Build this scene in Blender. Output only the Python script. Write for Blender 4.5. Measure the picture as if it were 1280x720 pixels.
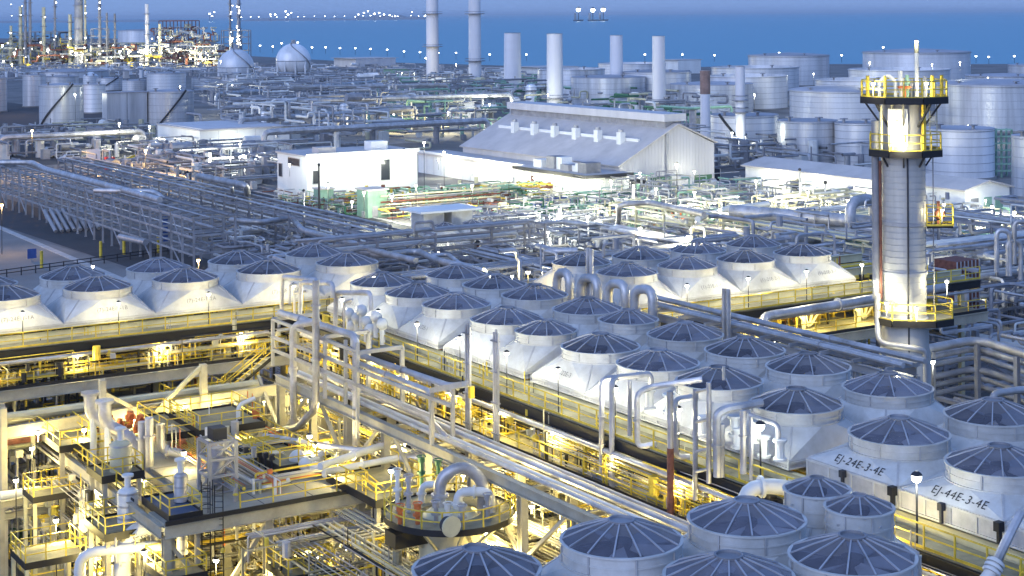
import bpy, math, random
from mathutils import Vector, Matrix
for o in list(bpy.data.objects): bpy.data.objects.remove(o)
sc = bpy.context.scene
COL = sc.collection
R = math.radians
rnd = random.Random(7)

# ------------------------------------------------------------------ camera
F, H, THETA, ROLL, Y0 = 2040.0, 38.0, 32.04, -0.447, 18.0
CAMM = Matrix.Rotation(R(-THETA), 4, 'Z') @ Matrix.Rotation(R(90), 4, 'X') @ Matrix.Rotation(R(ROLL), 4, 'Z')
cam_d = bpy.data.cameras.new('camera')
cam = bpy.data.objects.new('camera', cam_d); COL.objects.link(cam)
cam_d.sensor_width = 36.0
cam_d.lens = 36.0 * F / 1280.0
cam_d.shift_y = -(360.0 - Y0) / 1280.0
cam_d.clip_start = 1.0
cam_d.clip_end = 900000.0
cam.matrix_world = Matrix.Translation((0, 0, H)) @ CAMM
sc.camera = cam
C0 = Vector((0, 0, H))

# ------------------------------------------------------------------ sky, sun, exposure
SUN_EL, SUN_AZ = 3.0, 247.0           # dusk: a low sun behind the camera
w = bpy.data.worlds.new('World'); sc.world = w; w.use_nodes = True
nt = w.node_tree; nt.nodes.clear()
wo = nt.nodes.new('ShaderNodeOutputWorld'); bg = nt.nodes.new('ShaderNodeBackground')
sky = nt.nodes.new('ShaderNodeTexSky'); sky.sky_type = 'NISHITA'; sky.sun_disc = False
sky.sun_elevation = R(SUN_EL); sky.sun_rotation = R(SUN_AZ); sky.altitude = 0
sky.air_density = 1.0; sky.dust_density = 0.6; sky.ozone_density = 5.0
tint = nt.nodes.new('ShaderNodeMix'); tint.data_type = 'RGBA'; tint.blend_type = 'MULTIPLY'
tint.inputs['Factor'].default_value = 1.0
tint.inputs['B'].default_value = (0.86, 0.88, 1.26, 1)
nt.links.new(sky.outputs['Color'], tint.inputs['A'])
air = nt.nodes.new('ShaderNodeMix'); air.data_type = 'RGBA'; air.inputs['Factor'].default_value = 0.75
air.inputs['B'].default_value = (0.50, 0.90, 1.90, 1)       # even violet blue of a clear dusk
nt.links.new(tint.outputs['Result'], air.inputs['A'])
nt.links.new(air.outputs['Result'], bg.inputs['Color'])
bg.inputs['Strength'].default_value = 0.15
nt.links.new(bg.outputs['Background'], wo.inputs['Surface'])
sd = bpy.data.lights.new('sun', 'SUN'); so = bpy.data.objects.new('sun', sd); COL.objects.link(so)
sd.energy = 0.52; sd.angle = R(50); sd.color = (0.66, 0.76, 1.0)
az = R(SUN_AZ)
sun_dir = Vector((math.sin(az) * math.cos(R(25)), math.cos(az) * math.cos(R(25)), math.sin(R(25))))
so.rotation_euler = sun_dir.to_track_quat('Z', 'Y').to_euler()
sc.view_settings.view_transform = 'Standard'; sc.view_settings.look = 'None'
sc.view_settings.gamma = 1.0; sc.view_settings.exposure = 1.68
LAMP = 1.0                             # overall lamp power
try:
    sc.cycles.use_denoising = True
    sc.cycles.denoiser = 'OPENIMAGEDENOISE'
    sc.cycles.max_bounces = 5; sc.cycles.diffuse_bounces = 2; sc.cycles.glossy_bounces = 2
    sc.cycles.transparent_max_bounces = 8
    sc.cycles.caustics_reflective = False; sc.cycles.caustics_refractive = False
    sc.cycles.sample_clamp_indirect = 3.0
    sc.cycles.use_light_tree = True
except Exception: pass

# ------------------------------------------------------------------ reading points off the camera's rays
def ray(x, y):
    return CAMM.to_3x3() @ Vector(((x - 640) / F, -(y - Y0) / F, -1.0))
def PZ(x, y, z=0.0):
    d = ray(x, y); k = (z - H) / d.z; return C0 + d * k
def PU(x, y, u):
    d = ray(x, y); return C0 + d * (u / d.x)
def PV(x, y, v):
    d = ray(x, y); return C0 + d * (v / d.y)
def PD(x, y, dist):
    return C0 + ray(x, y) * dist

# ------------------------------------------------------------------ materials
def mat(name, col, rough=0.6, metal=0.0, var=0.25, scale=0.6, bump=0.0, bscale=8.0, streak=False,
        rndv=0.0, dirt=None, emis=None, alpha=None, spec=0.4, rim=None):
    m = bpy.data.materials.new(name); m.use_nodes = True
    n = m.node_tree.nodes; l = m.node_tree.links
    b = n['Principled BSDF']; out = n['Material Output']
    b.inputs['Roughness'].default_value = rough; b.inputs['Metallic'].default_value = metal
    b.inputs['Specular IOR Level'].default_value = spec
    if emis:
        b.inputs['Base Color'].default_value = (*col, 1)
        b.inputs['Emission Color'].default_value = (*emis[0], 1)
        b.inputs['Emission Strength'].default_value = emis[1]
        m.cycles.emission_sampling = 'NONE'
        return m
    geo = n.new('ShaderNodeNewGeometry')
    mp = n.new('ShaderNodeMapping'); l.new(geo.outputs['Position'], mp.inputs['Vector'])
    if streak: mp.inputs['Scale'].default_value = (1, 1, 0.07)
    nz = n.new('ShaderNodeTexNoise'); nz.inputs['Scale'].default_value = scale; nz.inputs['Detail'].default_value = 6
    nz.inputs['Roughness'].default_value = 0.65
    l.new(mp.outputs['Vector'], nz.inputs['Vector'])
    rp = n.new('ShaderNodeValToRGB'); rp.color_ramp.elements[0].position = 0.3; rp.color_ramp.elements[1].position = 0.7
    lo = dirt if dirt else tuple(c * (1 - var) for c in col)
    rp.color_ramp.elements[0].color = (*lo, 1); rp.color_ramp.elements[1].color = (*[min(1, c * (1 + var * 0.4)) for c in col], 1)
    l.new(nz.outputs['Fac'], rp.inputs['Fac'])
    last = rp.outputs['Color']
    if rndv:
        oi = n.new('ShaderNodeObjectInfo'); ma = n.new('ShaderNodeMath'); ma.operation = 'MULTIPLY_ADD'
        ma.inputs[1].default_value = 2 * rndv; ma.inputs[2].default_value = 1 - rndv
        l.new(oi.outputs['Random'], ma.inputs[0])
        mx = n.new('ShaderNodeVectorMath'); mx.operation = 'SCALE'
        l.new(last, mx.inputs[0]); l.new(ma.outputs[0], mx.inputs['Scale']); last = mx.outputs[0]
    l.new(last, b.inputs['Base Color'])
    rr = n.new('ShaderNodeMapRange'); rr.inputs['To Min'].default_value = max(0.05, rough - 0.12); rr.inputs['To Max'].default_value = min(1, rough + 0.15)
    l.new(nz.outputs['Fac'], rr.inputs['Value']); l.new(rr.outputs['Result'], b.inputs['Roughness'])
    if bump:
        n2 = n.new('ShaderNodeTexNoise'); n2.inputs['Scale'].default_value = bscale; n2.inputs['Detail'].default_value = 4
        l.new(geo.outputs['Position'], n2.inputs['Vector'])
        bp = n.new('ShaderNodeBump'); bp.inputs['Strength'].default_value = bump; bp.inputs['Distance'].default_value = 0.05
        l.new(n2.outputs['Fac'], bp.inputs['Height']); l.new(bp.outputs['Normal'], b.inputs['Normal'])
    if alpha is not None:
        tr = n.new('ShaderNodeBsdfTransparent'); ms = n.new('ShaderNodeMixShader'); ms.inputs[0].default_value = alpha
        l.new(tr.outputs[0], ms.inputs[1]); l.new(b.outputs[0], ms.inputs[2]); l.new(ms.outputs[0], out.inputs['Surface'])
    return m

class M: pass
M.hood = mat('weathered_white_paint', (0.53, 0.53, 0.525), 0.5, dirt=(0.42, 0.405, 0.38), scale=0.9, streak=False, rndv=0.10, bump=0.15)
M.casing = mat('dusty_casing_paint', (0.46, 0.45, 0.45), 0.55, var=0.3, scale=1.2, rndv=0.08)
M.screen = mat('wire_mesh', (0.23, 0.225, 0.27), 0.6, metal=0.2, var=0.35, scale=1.2, rndv=0.3, alpha=0.50)
M.rib = mat('galvanised_rib', (0.46, 0.46, 0.49), 0.5, metal=0.3)
M.blade = mat('fan_blade_paint', (0.48, 0.48, 0.52), 0.45)
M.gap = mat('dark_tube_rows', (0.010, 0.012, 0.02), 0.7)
M.dark = mat('dark_steel', (0.035, 0.035, 0.042), 0.6, var=0.4)
M.black = mat('black_steel', (0.016, 0.015, 0.017), 0.55, var=0.3)
M.steel = mat('grey_steel', (0.42, 0.42, 0.44), 0.5, metal=0.35, var=0.3, rndv=0.12)
M.dsteel = mat('dull_blue_grey_steel', (0.30, 0.30, 0.325), 0.6, metal=0.2, var=0.35, rndv=0.2)
M.pipe = mat('aluminium_clad_pipe', (0.52, 0.52, 0.55), 0.42, metal=0.45, var=0.35, dirt=(0.30, 0.28, 0.26), rndv=0.14)
M.wpipe = mat('white_insulated_pipe', (0.68, 0.68, 0.66), 0.5, var=0.2, rndv=0.06)
M.beam = mat('fireproofed_beam', (0.40, 0.375, 0.30), 0.75, var=0.3, rndv=0.08, bump=0.2)
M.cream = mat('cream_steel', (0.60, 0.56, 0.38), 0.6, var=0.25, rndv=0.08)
M.yellow = mat('safety_yellow_paint', (0.74, 0.55, 0.05), 0.5, dirt=(0.46, 0.34, 0.05), scale=2, rndv=0.12)
M.grating = mat('olive_grating', (0.27, 0.25, 0.17), 0.8, var=0.35, scale=1.5, bump=0.3)
M.deckc = mat('concrete_deck', (0.34, 0.325, 0.265), 0.85, var=0.3, scale=0.5, bump=0.25)
M.blued = mat('blue_deck', (0.06, 0.09, 0.16), 0.6, var=0.3)
M.conc = mat('worn_concrete', (0.30, 0.29, 0.28), 0.9, var=0.55, scale=0.12, bump=0.3)
M.pad = mat('oil_stained_concrete', (0.18, 0.165, 0.12), 0.9, var=0.5, scale=0.25, bump=0.3)  # pad colour lowered to stand for dim light near the ground
M.asph = mat('asphalt', (0.055, 0.056, 0.062), 0.85, var=0.35, scale=0.15, bump=0.2)
M.lane = mat('pale_road', (0.24, 0.23, 0.22), 0.9, var=0.3, scale=0.08, bump=0.2)
M.sand = mat('gravel_ground', (0.20, 0.19, 0.185), 0.95, var=0.5, scale=0.05, bump=0.4)
M.kerb = mat('pale_kerb', (0.48, 0.47, 0.46), 0.85)
M.chim = mat('weathered_chimney_top', (0.34, 0.22, 0.18), 0.75, var=0.4, scale=0.6)
M.rust = mat('rusty_paint', (0.20, 0.075, 0.05), 0.75, var=0.5, scale=2.5)
M.orange = mat('orange_paint', (0.60, 0.17, 0.05), 0.5, var=0.3)
M.red = mat('red_paint', (0.60, 0.05, 0.04), 0.5)
M.green = mat('pale_green_paint', (0.26, 0.44, 0.33), 0.55, var=0.25, rndv=0.15)
M.dgreen = mat('dark_green_paint', (0.05, 0.16, 0.08), 0.5)
M.blue = mat('blue_paint', (0.05, 0.10, 0.30), 0.5)
M.wall = mat('white_cladding', (0.82, 0.82, 0.80), 0.6, var=0.12, scale=0.25, streak=True)
M.gwall = mat('grey_cladding', (0.60, 0.585, 0.60), 0.6, var=0.15, scale=0.25, streak=True)
M.roof = mat('faded_roof_sheet', (0.56, 0.52, 0.50), 0.65, var=0.2, scale=0.2)
M.tank = mat('grey_tank_paint', (0.68, 0.68, 0.70), 0.36, metal=0.3, var=0.38, scale=0.3, streak=True, rndv=0.12)
M.wtank = mat('white_tank_paint', (0.82, 0.81, 0.82), 0.38, metal=0.2, var=0.32, scale=0.12, streak=True, rndv=0.08)
M.tankroof = mat('tank_roof_paint', (0.40, 0.39, 0.42), 0.6, var=0.3, scale=0.08, rndv=0.15)
M.stack = mat('pale_chimney_paint', (0.76, 0.74, 0.76), 0.5, var=0.15, scale=0.15, streak=True)
M.tower = mat('tower_cladding', (0.52, 0.505, 0.48), 0.5, metal=0.15, var=0.3, scale=0.7, streak=True)
M.glass = mat('dark_window_glass', (0.03, 0.035, 0.05), 0.15, spec=0.6)
M.bulb = mat('lit_lamp', (1, 1, 1), emis=((1.0, 0.98, 0.86), 4.5))
M.bulbo = mat('lit_sodium_lamp', (1, 1, 1), emis=((1.0, 0.70, 0.28), 8.0))
M.bulbc = mat('lit_cool_lamp', (1, 1, 1), emis=((0.92, 1.0, 0.97), 5.0))
M.ink2 = mat('faded_stencil_ink', (0.16, 0.16, 0.17), 0.8)
M.ink = mat('black_stencil_ink', (0.03, 0.03, 0.035), 0.8)
M.leaf = mat('palm_leaf', (0.05, 0.10, 0.03), 0.6)
M.bark = mat('palm_bark', (0.16, 0.11, 0.07), 0.9)
M.truck = mat('vehicle_white_paint', (0.6, 0.6, 0.62), 0.3)
M.tyre = mat('tyre_rubber', (0.02, 0.02, 0.02), 0.8)

# ------------------------------------------------------------------ mesh building
class MB:
    def __init__(s): s.v = []; s.f = []; s.m = []; s.mi = 0
    def add(s, vs, fs):
        b = len(s.v); s.v.extend(tuple(q) for q in vs)
        for q in fs: s.f.append([b + i for i in q]); s.m.append(s.mi)
        return s
    def box(s, x0, x1, y0, y1, z0, z1):
        vs = [(x0,y0,z0),(x1,y0,z0),(x1,y1,z0),(x0,y1,z0),(x0,y0,z1),(x1,y0,z1),(x1,y1,z1),(x0,y1,z1)]
        return s.add(vs, [(3,2,1,0),(4,5,6,7),(0,1,5,4),(1,2,6,5),(2,3,7,6),(3,0,4,7)])
    def bar(s, p, q, w=0.2, h=None, up=(0,0,1)):
        p = Vector(p); q = Vector(q); h = h or w
        d = (q - p)
        if d.length < 1e-6: return s
        d.normalize(); up = Vector(up)
        if abs(d.dot(up)) > 0.98: up = Vector((0, 1, 0))
        a = d.cross(up).normalized() * (w / 2); b = a.cross(d).normalized() * (h / 2)
        vs = [p-a-b, p+a-b, p+a+b, p-a+b, q-a-b, q+a-b, q+a+b, q-a+b]
        return s.add(vs, [(0,1,2,3),(7,6,5,4),(4,5,1,0),(5,6,2,1),(6,7,3,2),(7,4,0,3)])
    def ibeam(s, p, q, w=0.3, h=0.5):
        p = Vector(p); q = Vector(q); t = 0.04
        z = Vector((0, 0, 1))
        s.bar(p + z*(h/2 - t/2), q + z*(h/2 - t/2), w, t); s.bar(p - z*(h/2 - t/2), q - z*(h/2 - t/2), w, t)
        return s.bar(p, q, t, h - 2*t)
    def tube(s, pts, r, n=8, bend=None, cap=True):
        pts = [Vector(p) for p in pts]
        if bend is None: bend = r * 2.6
        path = []
        for i, p in enumerate(pts):
            if i in (0, len(pts) - 1) or bend <= 0: path.append(p); continue
            a = (pts[i-1] - p); b = (pts[i+1] - p)
            k = min(bend, a.length * 0.48, b.length * 0.48)
            a.normalize(); b.normalize()
            if a.dot(b) < -0.995: path.append(p); continue
            A = p + a * k; B = p + b * k
            for t in (0, .25, .5, .75, 1):
                path.append(A * (1-t)**2 + p * 2*t*(1-t) + B * t*t)
        base = len(s.v)
        d0 = (path[1] - path[0]).normalized()
        up = Vector((0,0,1)) if abs(d0.z) < 0.9 else Vector((0,1,0))
        a = d0.cross(up).normalized()
        rings = 0; prev = d0
        for i, p in enumerate(path):
            if i == 0: d = d0
            elif i == len(path) - 1: d = (path[-1] - path[-2]).normalized()
            else: d = ((path[i+1] - p).normalized() + (p - path[i-1]).normalized()).normalized()
            a = (a - d * a.dot(d)).normalized(); b = d.cross(a)
            for k in range(n):
                t = 2*math.pi*k/n
                s.v.append(tuple(p + (a*math.cos(t) + b*math.sin(t)) * r))
        m = len(path)
        for i in range(m - 1):
            for k in range(n):
                s.f.append([base+i*n+k, base+i*n+(k+1)%n, base+(i+1)*n+(k+1)%n, base+(i+1)*n+k]); s.m.append(s.mi)
        if cap:
            s.f.append([base+k for k in range(n)][::-1]); s.m.append(s.mi)
            s.f.append([base+(m-1)*n+k for k in range(n)]); s.m.append(s.mi)
        return s
    def lathe(s, c, prof, n=24, a0=0.0, a1=2*math.pi, axis='Z'):
        full = abs(a1 - a0 - 2*math.pi) < 1e-6; c = Vector(c)
        k = n if full else n + 1; b = len(s.v)
        for (r, z) in prof:
            for i in range(k):
                t = a0 + (a1-a0)*i/n
                if axis == 'Z': s.v.append((c.x + r*math.cos(t), c.y + r*math.sin(t), c.z + z))
                elif axis == 'X': s.v.append((c.x + z, c.y + r*math.cos(t), c.z + r*math.sin(t)))
                else: s.v.append((c.x + r*math.sin(t), c.y + z, c.z + r*math.cos(t)))
        for j in range(len(prof) - 1):
            for i in range(n):
                i2 = (i+1) % k if full else i+1
                s.f.append([b+j*k+i, b+j*k+i2, b+(j+1)*k+i2, b+(j+1)*k+i]); s.m.append(s.mi)
        return s
    def disc(s, c, r, n=24, flip=False):
        c = Vector(c); vs = [(c.x+r*math.cos(2*math.pi*i/n), c.y+r*math.sin(2*math.pi*i/n), c.z) for i in range(n)]
        f = list(range(n)); return s.add(vs, [f[::-1] if flip else f])
    def cyl(s, c, r, h, n=16, r1=None):
        r1 = r if r1 is None else r1
        return s.lathe(c, [(0.0001, 0), (r, 0), (r1, h), (0.0001, h)], n)
    def sphere(s, c, r, n=12, m=8, sz=1.0):
        return s.lathe(c, [(max(1e-4, r*math.sin(math.pi*j/m)), -sz*r*math.cos(math.pi*j/m)) for j in range(m+1)], n)
    def torus(s, c, R_, r, n=16, m=6, axis='Z'):
        prof = [(R_ + r*math.cos(2*math.pi*j/m), r*math.sin(2*math.pi*j/m)) for j in range(m+1)]
        return s.lathe(c, prof, n, axis=axis)
    def mesh(s, name, mats, off=(0,0,0), ang=38):
        me = bpy.data.meshes.new(name); ox, oy, oz = off
        me.from_pydata([(x-ox, y-oy, z-oz) for x, y, z in s.v], [], s.f)
        if not isinstance(mats, (list, tuple)): mats = [mats]
        for q in mats: me.materials.append(q)
        if len(mats) > 1: me.polygons.foreach_set('material_index', s.m)
        me.polygons.foreach_set('use_smooth', [True]*len(me.polygons))
        me.update(); me.set_sharp_from_angle(angle=R(ang))
        return me

LABELS = {}
def tagt(o, label, cat, group=None):
    o['label'] = label; o['category'] = cat
    if group: o['group'] = group
    LABELS.setdefault(label, []).append(group)
    return o
def thing(name, label, cat, loc=(0,0,0), group=None):
    o = bpy.data.objects.new(name, None); o.empty_display_size = 0.5; COL.objects.link(o)
    o.location = loc; return tagt(o, label, cat, group)
def origin(p):
    o = Vector((0,0,0))
    while p is not None: o = o + p.location; p = p.parent
    return o
def part(par, name, mb, m, label=None):
    o = bpy.data.objects.new(name, mb.mesh(name, m, origin(par))); o.parent = par; COL.objects.link(o)
    if label: o['label'] = label
    return o
def inst(par, name, me, loc, rotz=0.0):
    o = bpy.data.objects.new(name, me); o.parent = par; o.location = Vector(loc) - (origin(par) if par else Vector((0,0,0)))
    if rotz: o.rotation_euler = (0, 0, rotz)
    COL.objects.link(o); return o
def solo(name, mb, m, label, cat, group=None):
    # a thing that is one mesh: origin at its bounding box base
    xs = [q[0] for q in mb.v]; ys = [q[1] for q in mb.v]; zs = [q[2] for q in mb.v]
    c = ((min(xs)+max(xs))/2, (min(ys)+max(ys))/2, min(zs))
    o = bpy.data.objects.new(name, mb.mesh(name, m, c)); o.location = c; COL.objects.link(o)
    return tagt(o, label, cat, group)
def struct(name, mb, m, kind='structure'):
    o = bpy.data.objects.new(name, mb.mesh(name, m)); COL.objects.link(o); o['kind'] = kind; return o
def stuff(name, mb, m, label=None):
    o = struct(name, mb, m, 'stuff')
    if label: o['label'] = label
    return o
def copy_tree(o, parent=None):
    c = o.copy(); COL.objects.link(c)
    if parent is not None: c.parent = parent
    for ch in list(KIDS.get(o.name, [])): copy_tree(ch, c)
    return c
KIDS = {}
def snapshot(o):
    KIDS[o.name] = list(o.children)
    for ch in KIDS[o.name]: snapshot(ch)
ORD = ['first','second','third','fourth','fifth','sixth','seventh','eighth','ninth','tenth','eleventh','twelfth',
       'thirteenth','fourteenth','fifteenth','sixteenth','seventeenth','eighteenth','nineteenth','twentieth']
def od(i): return ORD[i] if i < 20 else '%dth' % (i+1)

# ------------------------------------------------------------------ lamps
N_LIGHT = [0]
BULB = {}
def lamp(p, base, label, power=0, warm=0.5, r=0.16, group='lamps on poles around the plant', arm=None, name='pole_lamp'):
    """a round lamp at p on a thin pole that stands at height base"""
    p = Vector(p)
    t = thing(name, label, 'lamp', (p.x, p.y, base), group)
    mb = MB()
    if p.z - base > 0.3: mb.tube([(p.x, p.y, base), (p.x, p.y, p.z)], max(0.035, r*0.22), 6)
    mb.lathe((p.x, p.y, p.z + r*0.55), [(r*0.3, r*0.75), (r*0.85, r*0.4), (r*1.15, 0.0), (r*1.05, -0.02)], 10)
    part(t, 'pole_and_hood', mb, M.dark if p.z - base > 1 else M.steel)
    k = 'o' if warm > 0.9 else ('c' if warm < 0.25 else 'w')
    bm = {'o': M.bulbo, 'c': M.bulbc, 'w': M.bulb}[k]
    part(t, 'bulb', MB().sphere(p, r, 10, 7), bm)
    if power:
        d = bpy.data.lights.new('lamp_light', 'POINT'); d.energy = power * LAMP; d.shadow_soft_size = 0.25
        cw = (1.0, 0.76, 0.19); cc = (0.93, 1.0, 0.86); co = (1.0, 0.62, 0.2)
        d.color = co if k == 'o' else tuple(cc[i]*(1-warm) + cw[i]*warm for i in range(3))
        ob = bpy.data.objects.new('lamp_light', d); COL.objects.link(ob); ob.parent = t
        dv = (C0 - p); dv.z = 0; dv.normalize()
        ob.location = Vector((p.x, p.y, p.z - r*1.9)) + dv*0.25 - t.location
        N_LIGHT[0] += 1
    return t

# ------------------------------------------------------------------ rails, walkways
POSTM = {}
def rail_post(h, m):
    k = (round(h, 2), m.name)
    if k not in POSTM: POSTM[k] = MB().box(-0.035, 0.035, -0.035, 0.035, 0, h).mesh('rail_post', m)
    return POSTM[k]
def guardrail(par, pts, h=1.05, step=1.7, m=None, toe=True, rw=0.06):
    m = m or M.yellow; pts = [Vector(p) for p in pts]; mb = MB()
    for a, b in zip(pts, pts[1:]):
        for f in (1.0, 0.52):
            mb.bar(a + Vector((0,0,h*f)), b + Vector((0,0,h*f)), rw, rw)
        if toe: mb.bar(a + Vector((0,0,0.07)), b + Vector((0,0,0.07)), 0.03, 0.13)
    g = part(par, 'guardrail', mb, m)
    for i, (a, b) in enumerate(zip(pts, pts[1:])):
        k = max(1, int(round((b-a).length/step)))
        for j in range(k + (1 if i == len(pts)-2 else 0)):
            inst(g, 'rail_post', rail_post(h, m), a + (b-a)*(j/k))
    return g
def ladder(par, p, h, dirv=(1,0), m=None, cage=False, name='ladder'):
    m = m or M.yellow; x, y, z = p; dx, dy = dirv[0]*0.24, dirv[1]*0.24; mb = MB()
    mb.bar((x-dx,y-dy,z), (x-dx,y-dy,z+h), 0.05); mb.bar((x+dx,y+dy,z), (x+dx,y+dy,z+h), 0.05)
    for i in range(int(h/0.33)):
        mb.bar((x-dx,y-dy,z+0.3+i*0.33), (x+dx,y+dy,z+0.3+i*0.33), 0.03)
    if cage:
        nx, ny = -dirv[1], dirv[0]
        k = 0
        while 2.2 + k*0.9 < h:
            zz = z + 2.2 + k*0.9; pts = []
            for a in range(7):
                t = math.pi*a/6; c, s_ = math.cos(t)*0.38, math.sin(t)*0.65
                pts.append((x + dirv[0]*c + nx*s_, y + dirv[1]*c + ny*s_, zz))
            for q, w2 in zip(pts, pts[1:]): mb.bar(q, w2, 0.04)
            k += 1
        for a in (1, 3, 5):
            t = math.pi*a/6; c, s_ = math.cos(t)*0.38, math.sin(t)*0.65
            if h > 2.6: mb.bar((x+dirv[0]*c+nx*s_, y+dirv[1]*c+ny*s_, z+2.2), (x+dirv[0]*c+nx*s_, y+dirv[1]*c+ny*s_, z+h), 0.04)
    return part(par, name, mb, m)
def stair(par, p, q, w=0.9, across=(1,0), m=None):
    """straight stair from p (bottom) to q (top)"""
    m = m or M.yellow; p = Vector(p); q = Vector(q); ac = Vector((across[0], across[1], 0))*(w/2); mb = MB()
    for s_ in (-1, 1): mb.bar(p+ac*s_, q+ac*s_, 0.06, 0.25)
    f = part(par, 'stair_stringer', mb, M.black)
    n = max(2, int(abs(q.z-p.z)/0.24)); tm = MB()
    for i in range(n):
        c = p + (q-p)*((i+0.5)/n); d = (q-p); d.z = 0; d.normalize()
        tm.bar(c-ac, c+ac, 0.26, 0.04)
    part(par, 'stair_tread', tm, M.cream)
    hm = MB()
    for s_ in (-1, 1):
        for hh in (0.95, 0.5): hm.bar(p+ac*s_+Vector((0,0,hh)), q+ac*s_+Vector((0,0,hh)), 0.06)
        for i in range(n//4 + 2):
            c = p + (q-p)*(i/(n//4 + 1)); hm.bar(c+ac*s_, c+ac*s_+Vector((0,0,0.95)), 0.05)
    part(par, 'stair_rail', hm, m)
def pipe(pts, r, label, m=None, group=None, n=8, flanges=(), name='pipe', cat='pipe', bend=None, parts=True):
    """one pipe; flanges: list of (index of segment, fraction) rings as parts"""
    m = m or M.pipe; pts = [Vector(p) for p in pts]
    mb = MB().tube(pts, r, n, bend)
    if not flanges: return solo(name, mb, m, label, cat, group)
    c = min(pts, key=lambda q: q.z)
    t = thing(name, label, cat, c, group); part(t, 'pipe_run', mb, m)
    for (i, f) in flanges:
        a, b = pts[i], pts[i+1]; d = (b-a).normalized(); q = a + (b-a)*f
        part(t, 'flange', MB().tube([q-d*r*0.22, q+d*r*0.22], r*1.45, max(8, n), 0), m)
    return t
# ================================================================== SETTING
shore = [PZ(-900, 52), PZ(0, 48), PZ(180, 48), PZ(262, 50), PZ(312, 70), PZ(420, 76), PZ(560, 80), PZ(700, 84), PZ(860, 84), PZ(1040, 80), PZ(1280, 80), PZ(2200, 78)]
near = [PZ(2600, 900) + Vector((80, -140, 0)), PZ(-1500, 900) + Vector((-160, -60, 0))]
mb = MB(); mb.add([(p.x, p.y, 0) for p in shore] + [(p.x, p.y, 0) for p in near], [list(range(len(shore)+2))[::-1]])
struct('ground', mb, M.sand)
mb = MB()
for a, b in zip(shore, shore[1:]):
    d = (b-a).normalized(); nrm = Vector((-d.y, d.x, 0))
    if nrm.dot(a) < 0: nrm = -nrm
    mb.add([a, b, b+nrm*9-Vector((0,0,3)), a+nrm*9-Vector((0,0,3))], [(0,1,2,3)])
struct('shore_bank', mb, M.conc)
sea = bpy.data.materials.new('sea_water'); sea.use_nodes = True
n_, l_ = sea.node_tree.nodes, sea.node_tree.links; b_ = n_['Principled BSDF']
b_.inputs['Base Color'].default_value = (0.035, 0.24, 0.335, 1); b_.inputs['Roughness'].default_value = 0.3
b_.inputs['Specular IOR Level'].default_value = 0.2
g_ = n_.new('ShaderNodeNewGeometry'); mp_ = n_.new('ShaderNodeMapping'); mp_.inputs['Scale'].default_value = (0.05, 0.05, 0.05)
nz_ = n_.new('ShaderNodeTexNoise'); nz_.inputs['Scale'].default_value = 1.0; nz_.inputs['Detail'].default_value = 8
bp_ = n_.new('ShaderNodeBump'); bp_.inputs['Strength'].default_value = 0.6; bp_.inputs['Distance'].default_value = 4.0
l_.new(g_.outputs['Position'], mp_.inputs['Vector']); l_.new(mp_.outputs['Vector'], nz_.inputs['Vector'])
l_.new(nz_.outputs['Fac'], bp_.inputs['Height']); l_.new(bp_.outputs['Normal'], b_.inputs['Normal'])
cv = Vector((0.5305, 0.8477, 0)); cr = Vector((0.8477, -0.5305, 0))
def CW(dist, lat, z=0.0):            # distance and sideways offset from the camera foot
    q = cv*dist + cr*lat; return Vector((q.x, q.y, z))
mb = MB(); K = 16
for i in range(K+1):
    for k in (0, 1):
        t = R(-62 + 124*i/K); rr = 500 if k == 0 else 600000
        q = CW(rr*math.cos(t), rr*math.sin(t), -2.0); mb.v.append(tuple(q))
for i in range(K): mb.f.append([2*i, 2*i+1, 2*i+3, 2*i+2][::-1]); mb.m.append(0)
struct('sea', mb, sea)

def sheet(name, quad, z, m):
    mb = MB().add([(q[0], q[1], z) for q in quad], [list(range(len(quad)))])
    o = struct(name, mb, m)
    me = o.data
    if me.polygons[0].normal.z < 0: me.flip_normals()
    return o
# concrete pad under the near process area and coolers
sheet('process_pad', [(8, 30), (110, 30), (110, 128), (8, 128)], 0.004, M.pad)
# roads on the left: dark lane, kerb line, pale yard
def pq(*pp): return [(PZ(x, y).x, PZ(x, y).y) for x, y in pp]
sheet('yard', pq((-60, 268), (-60, 560), (260, 380), (120, 322)), 0.008, M.lane)
sheet('road', pq((-60, 228), (-60, 262), (330, 390), (420, 372)), 0.012, M.asph)
a_, b_2 = PZ(-40, 268), PZ(190, 366)
mb = MB().bar((a_.x, a_.y, 0.07), (b_2.x, b_2.y, 0.07), 1.1, 0.14); struct('kerb', mb, M.kerb)
sheet('site_road', [(123, 215), (140, 215), (140, 330), (123, 330)], 0.016, M.asph)
mb = MB().box(140.0, 140.5, 222, 330, 0, 0.14); struct('kerb', mb, M.kerb)
sheet('tank_yard', pq((-60, 120), (-60, 215), (150, 200), (330, 205), (200, 150)), 0.008, M.asph)
sheet('coast_road', pq((300, 84), (300, 89), (720, 104), (720, 96)), 0.008, M.lane)
sheet('plant_yard', pq((340, 128), (345, 190), (560, 175), (640, 128)), 0.006, M.conc)
sheet('hall_yard', pq((360, 262), (640, 270), (900, 262), (1270, 275), (1290, 240), (880, 230), (520, 232), (350, 236)), 0.004, M.conc)

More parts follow.
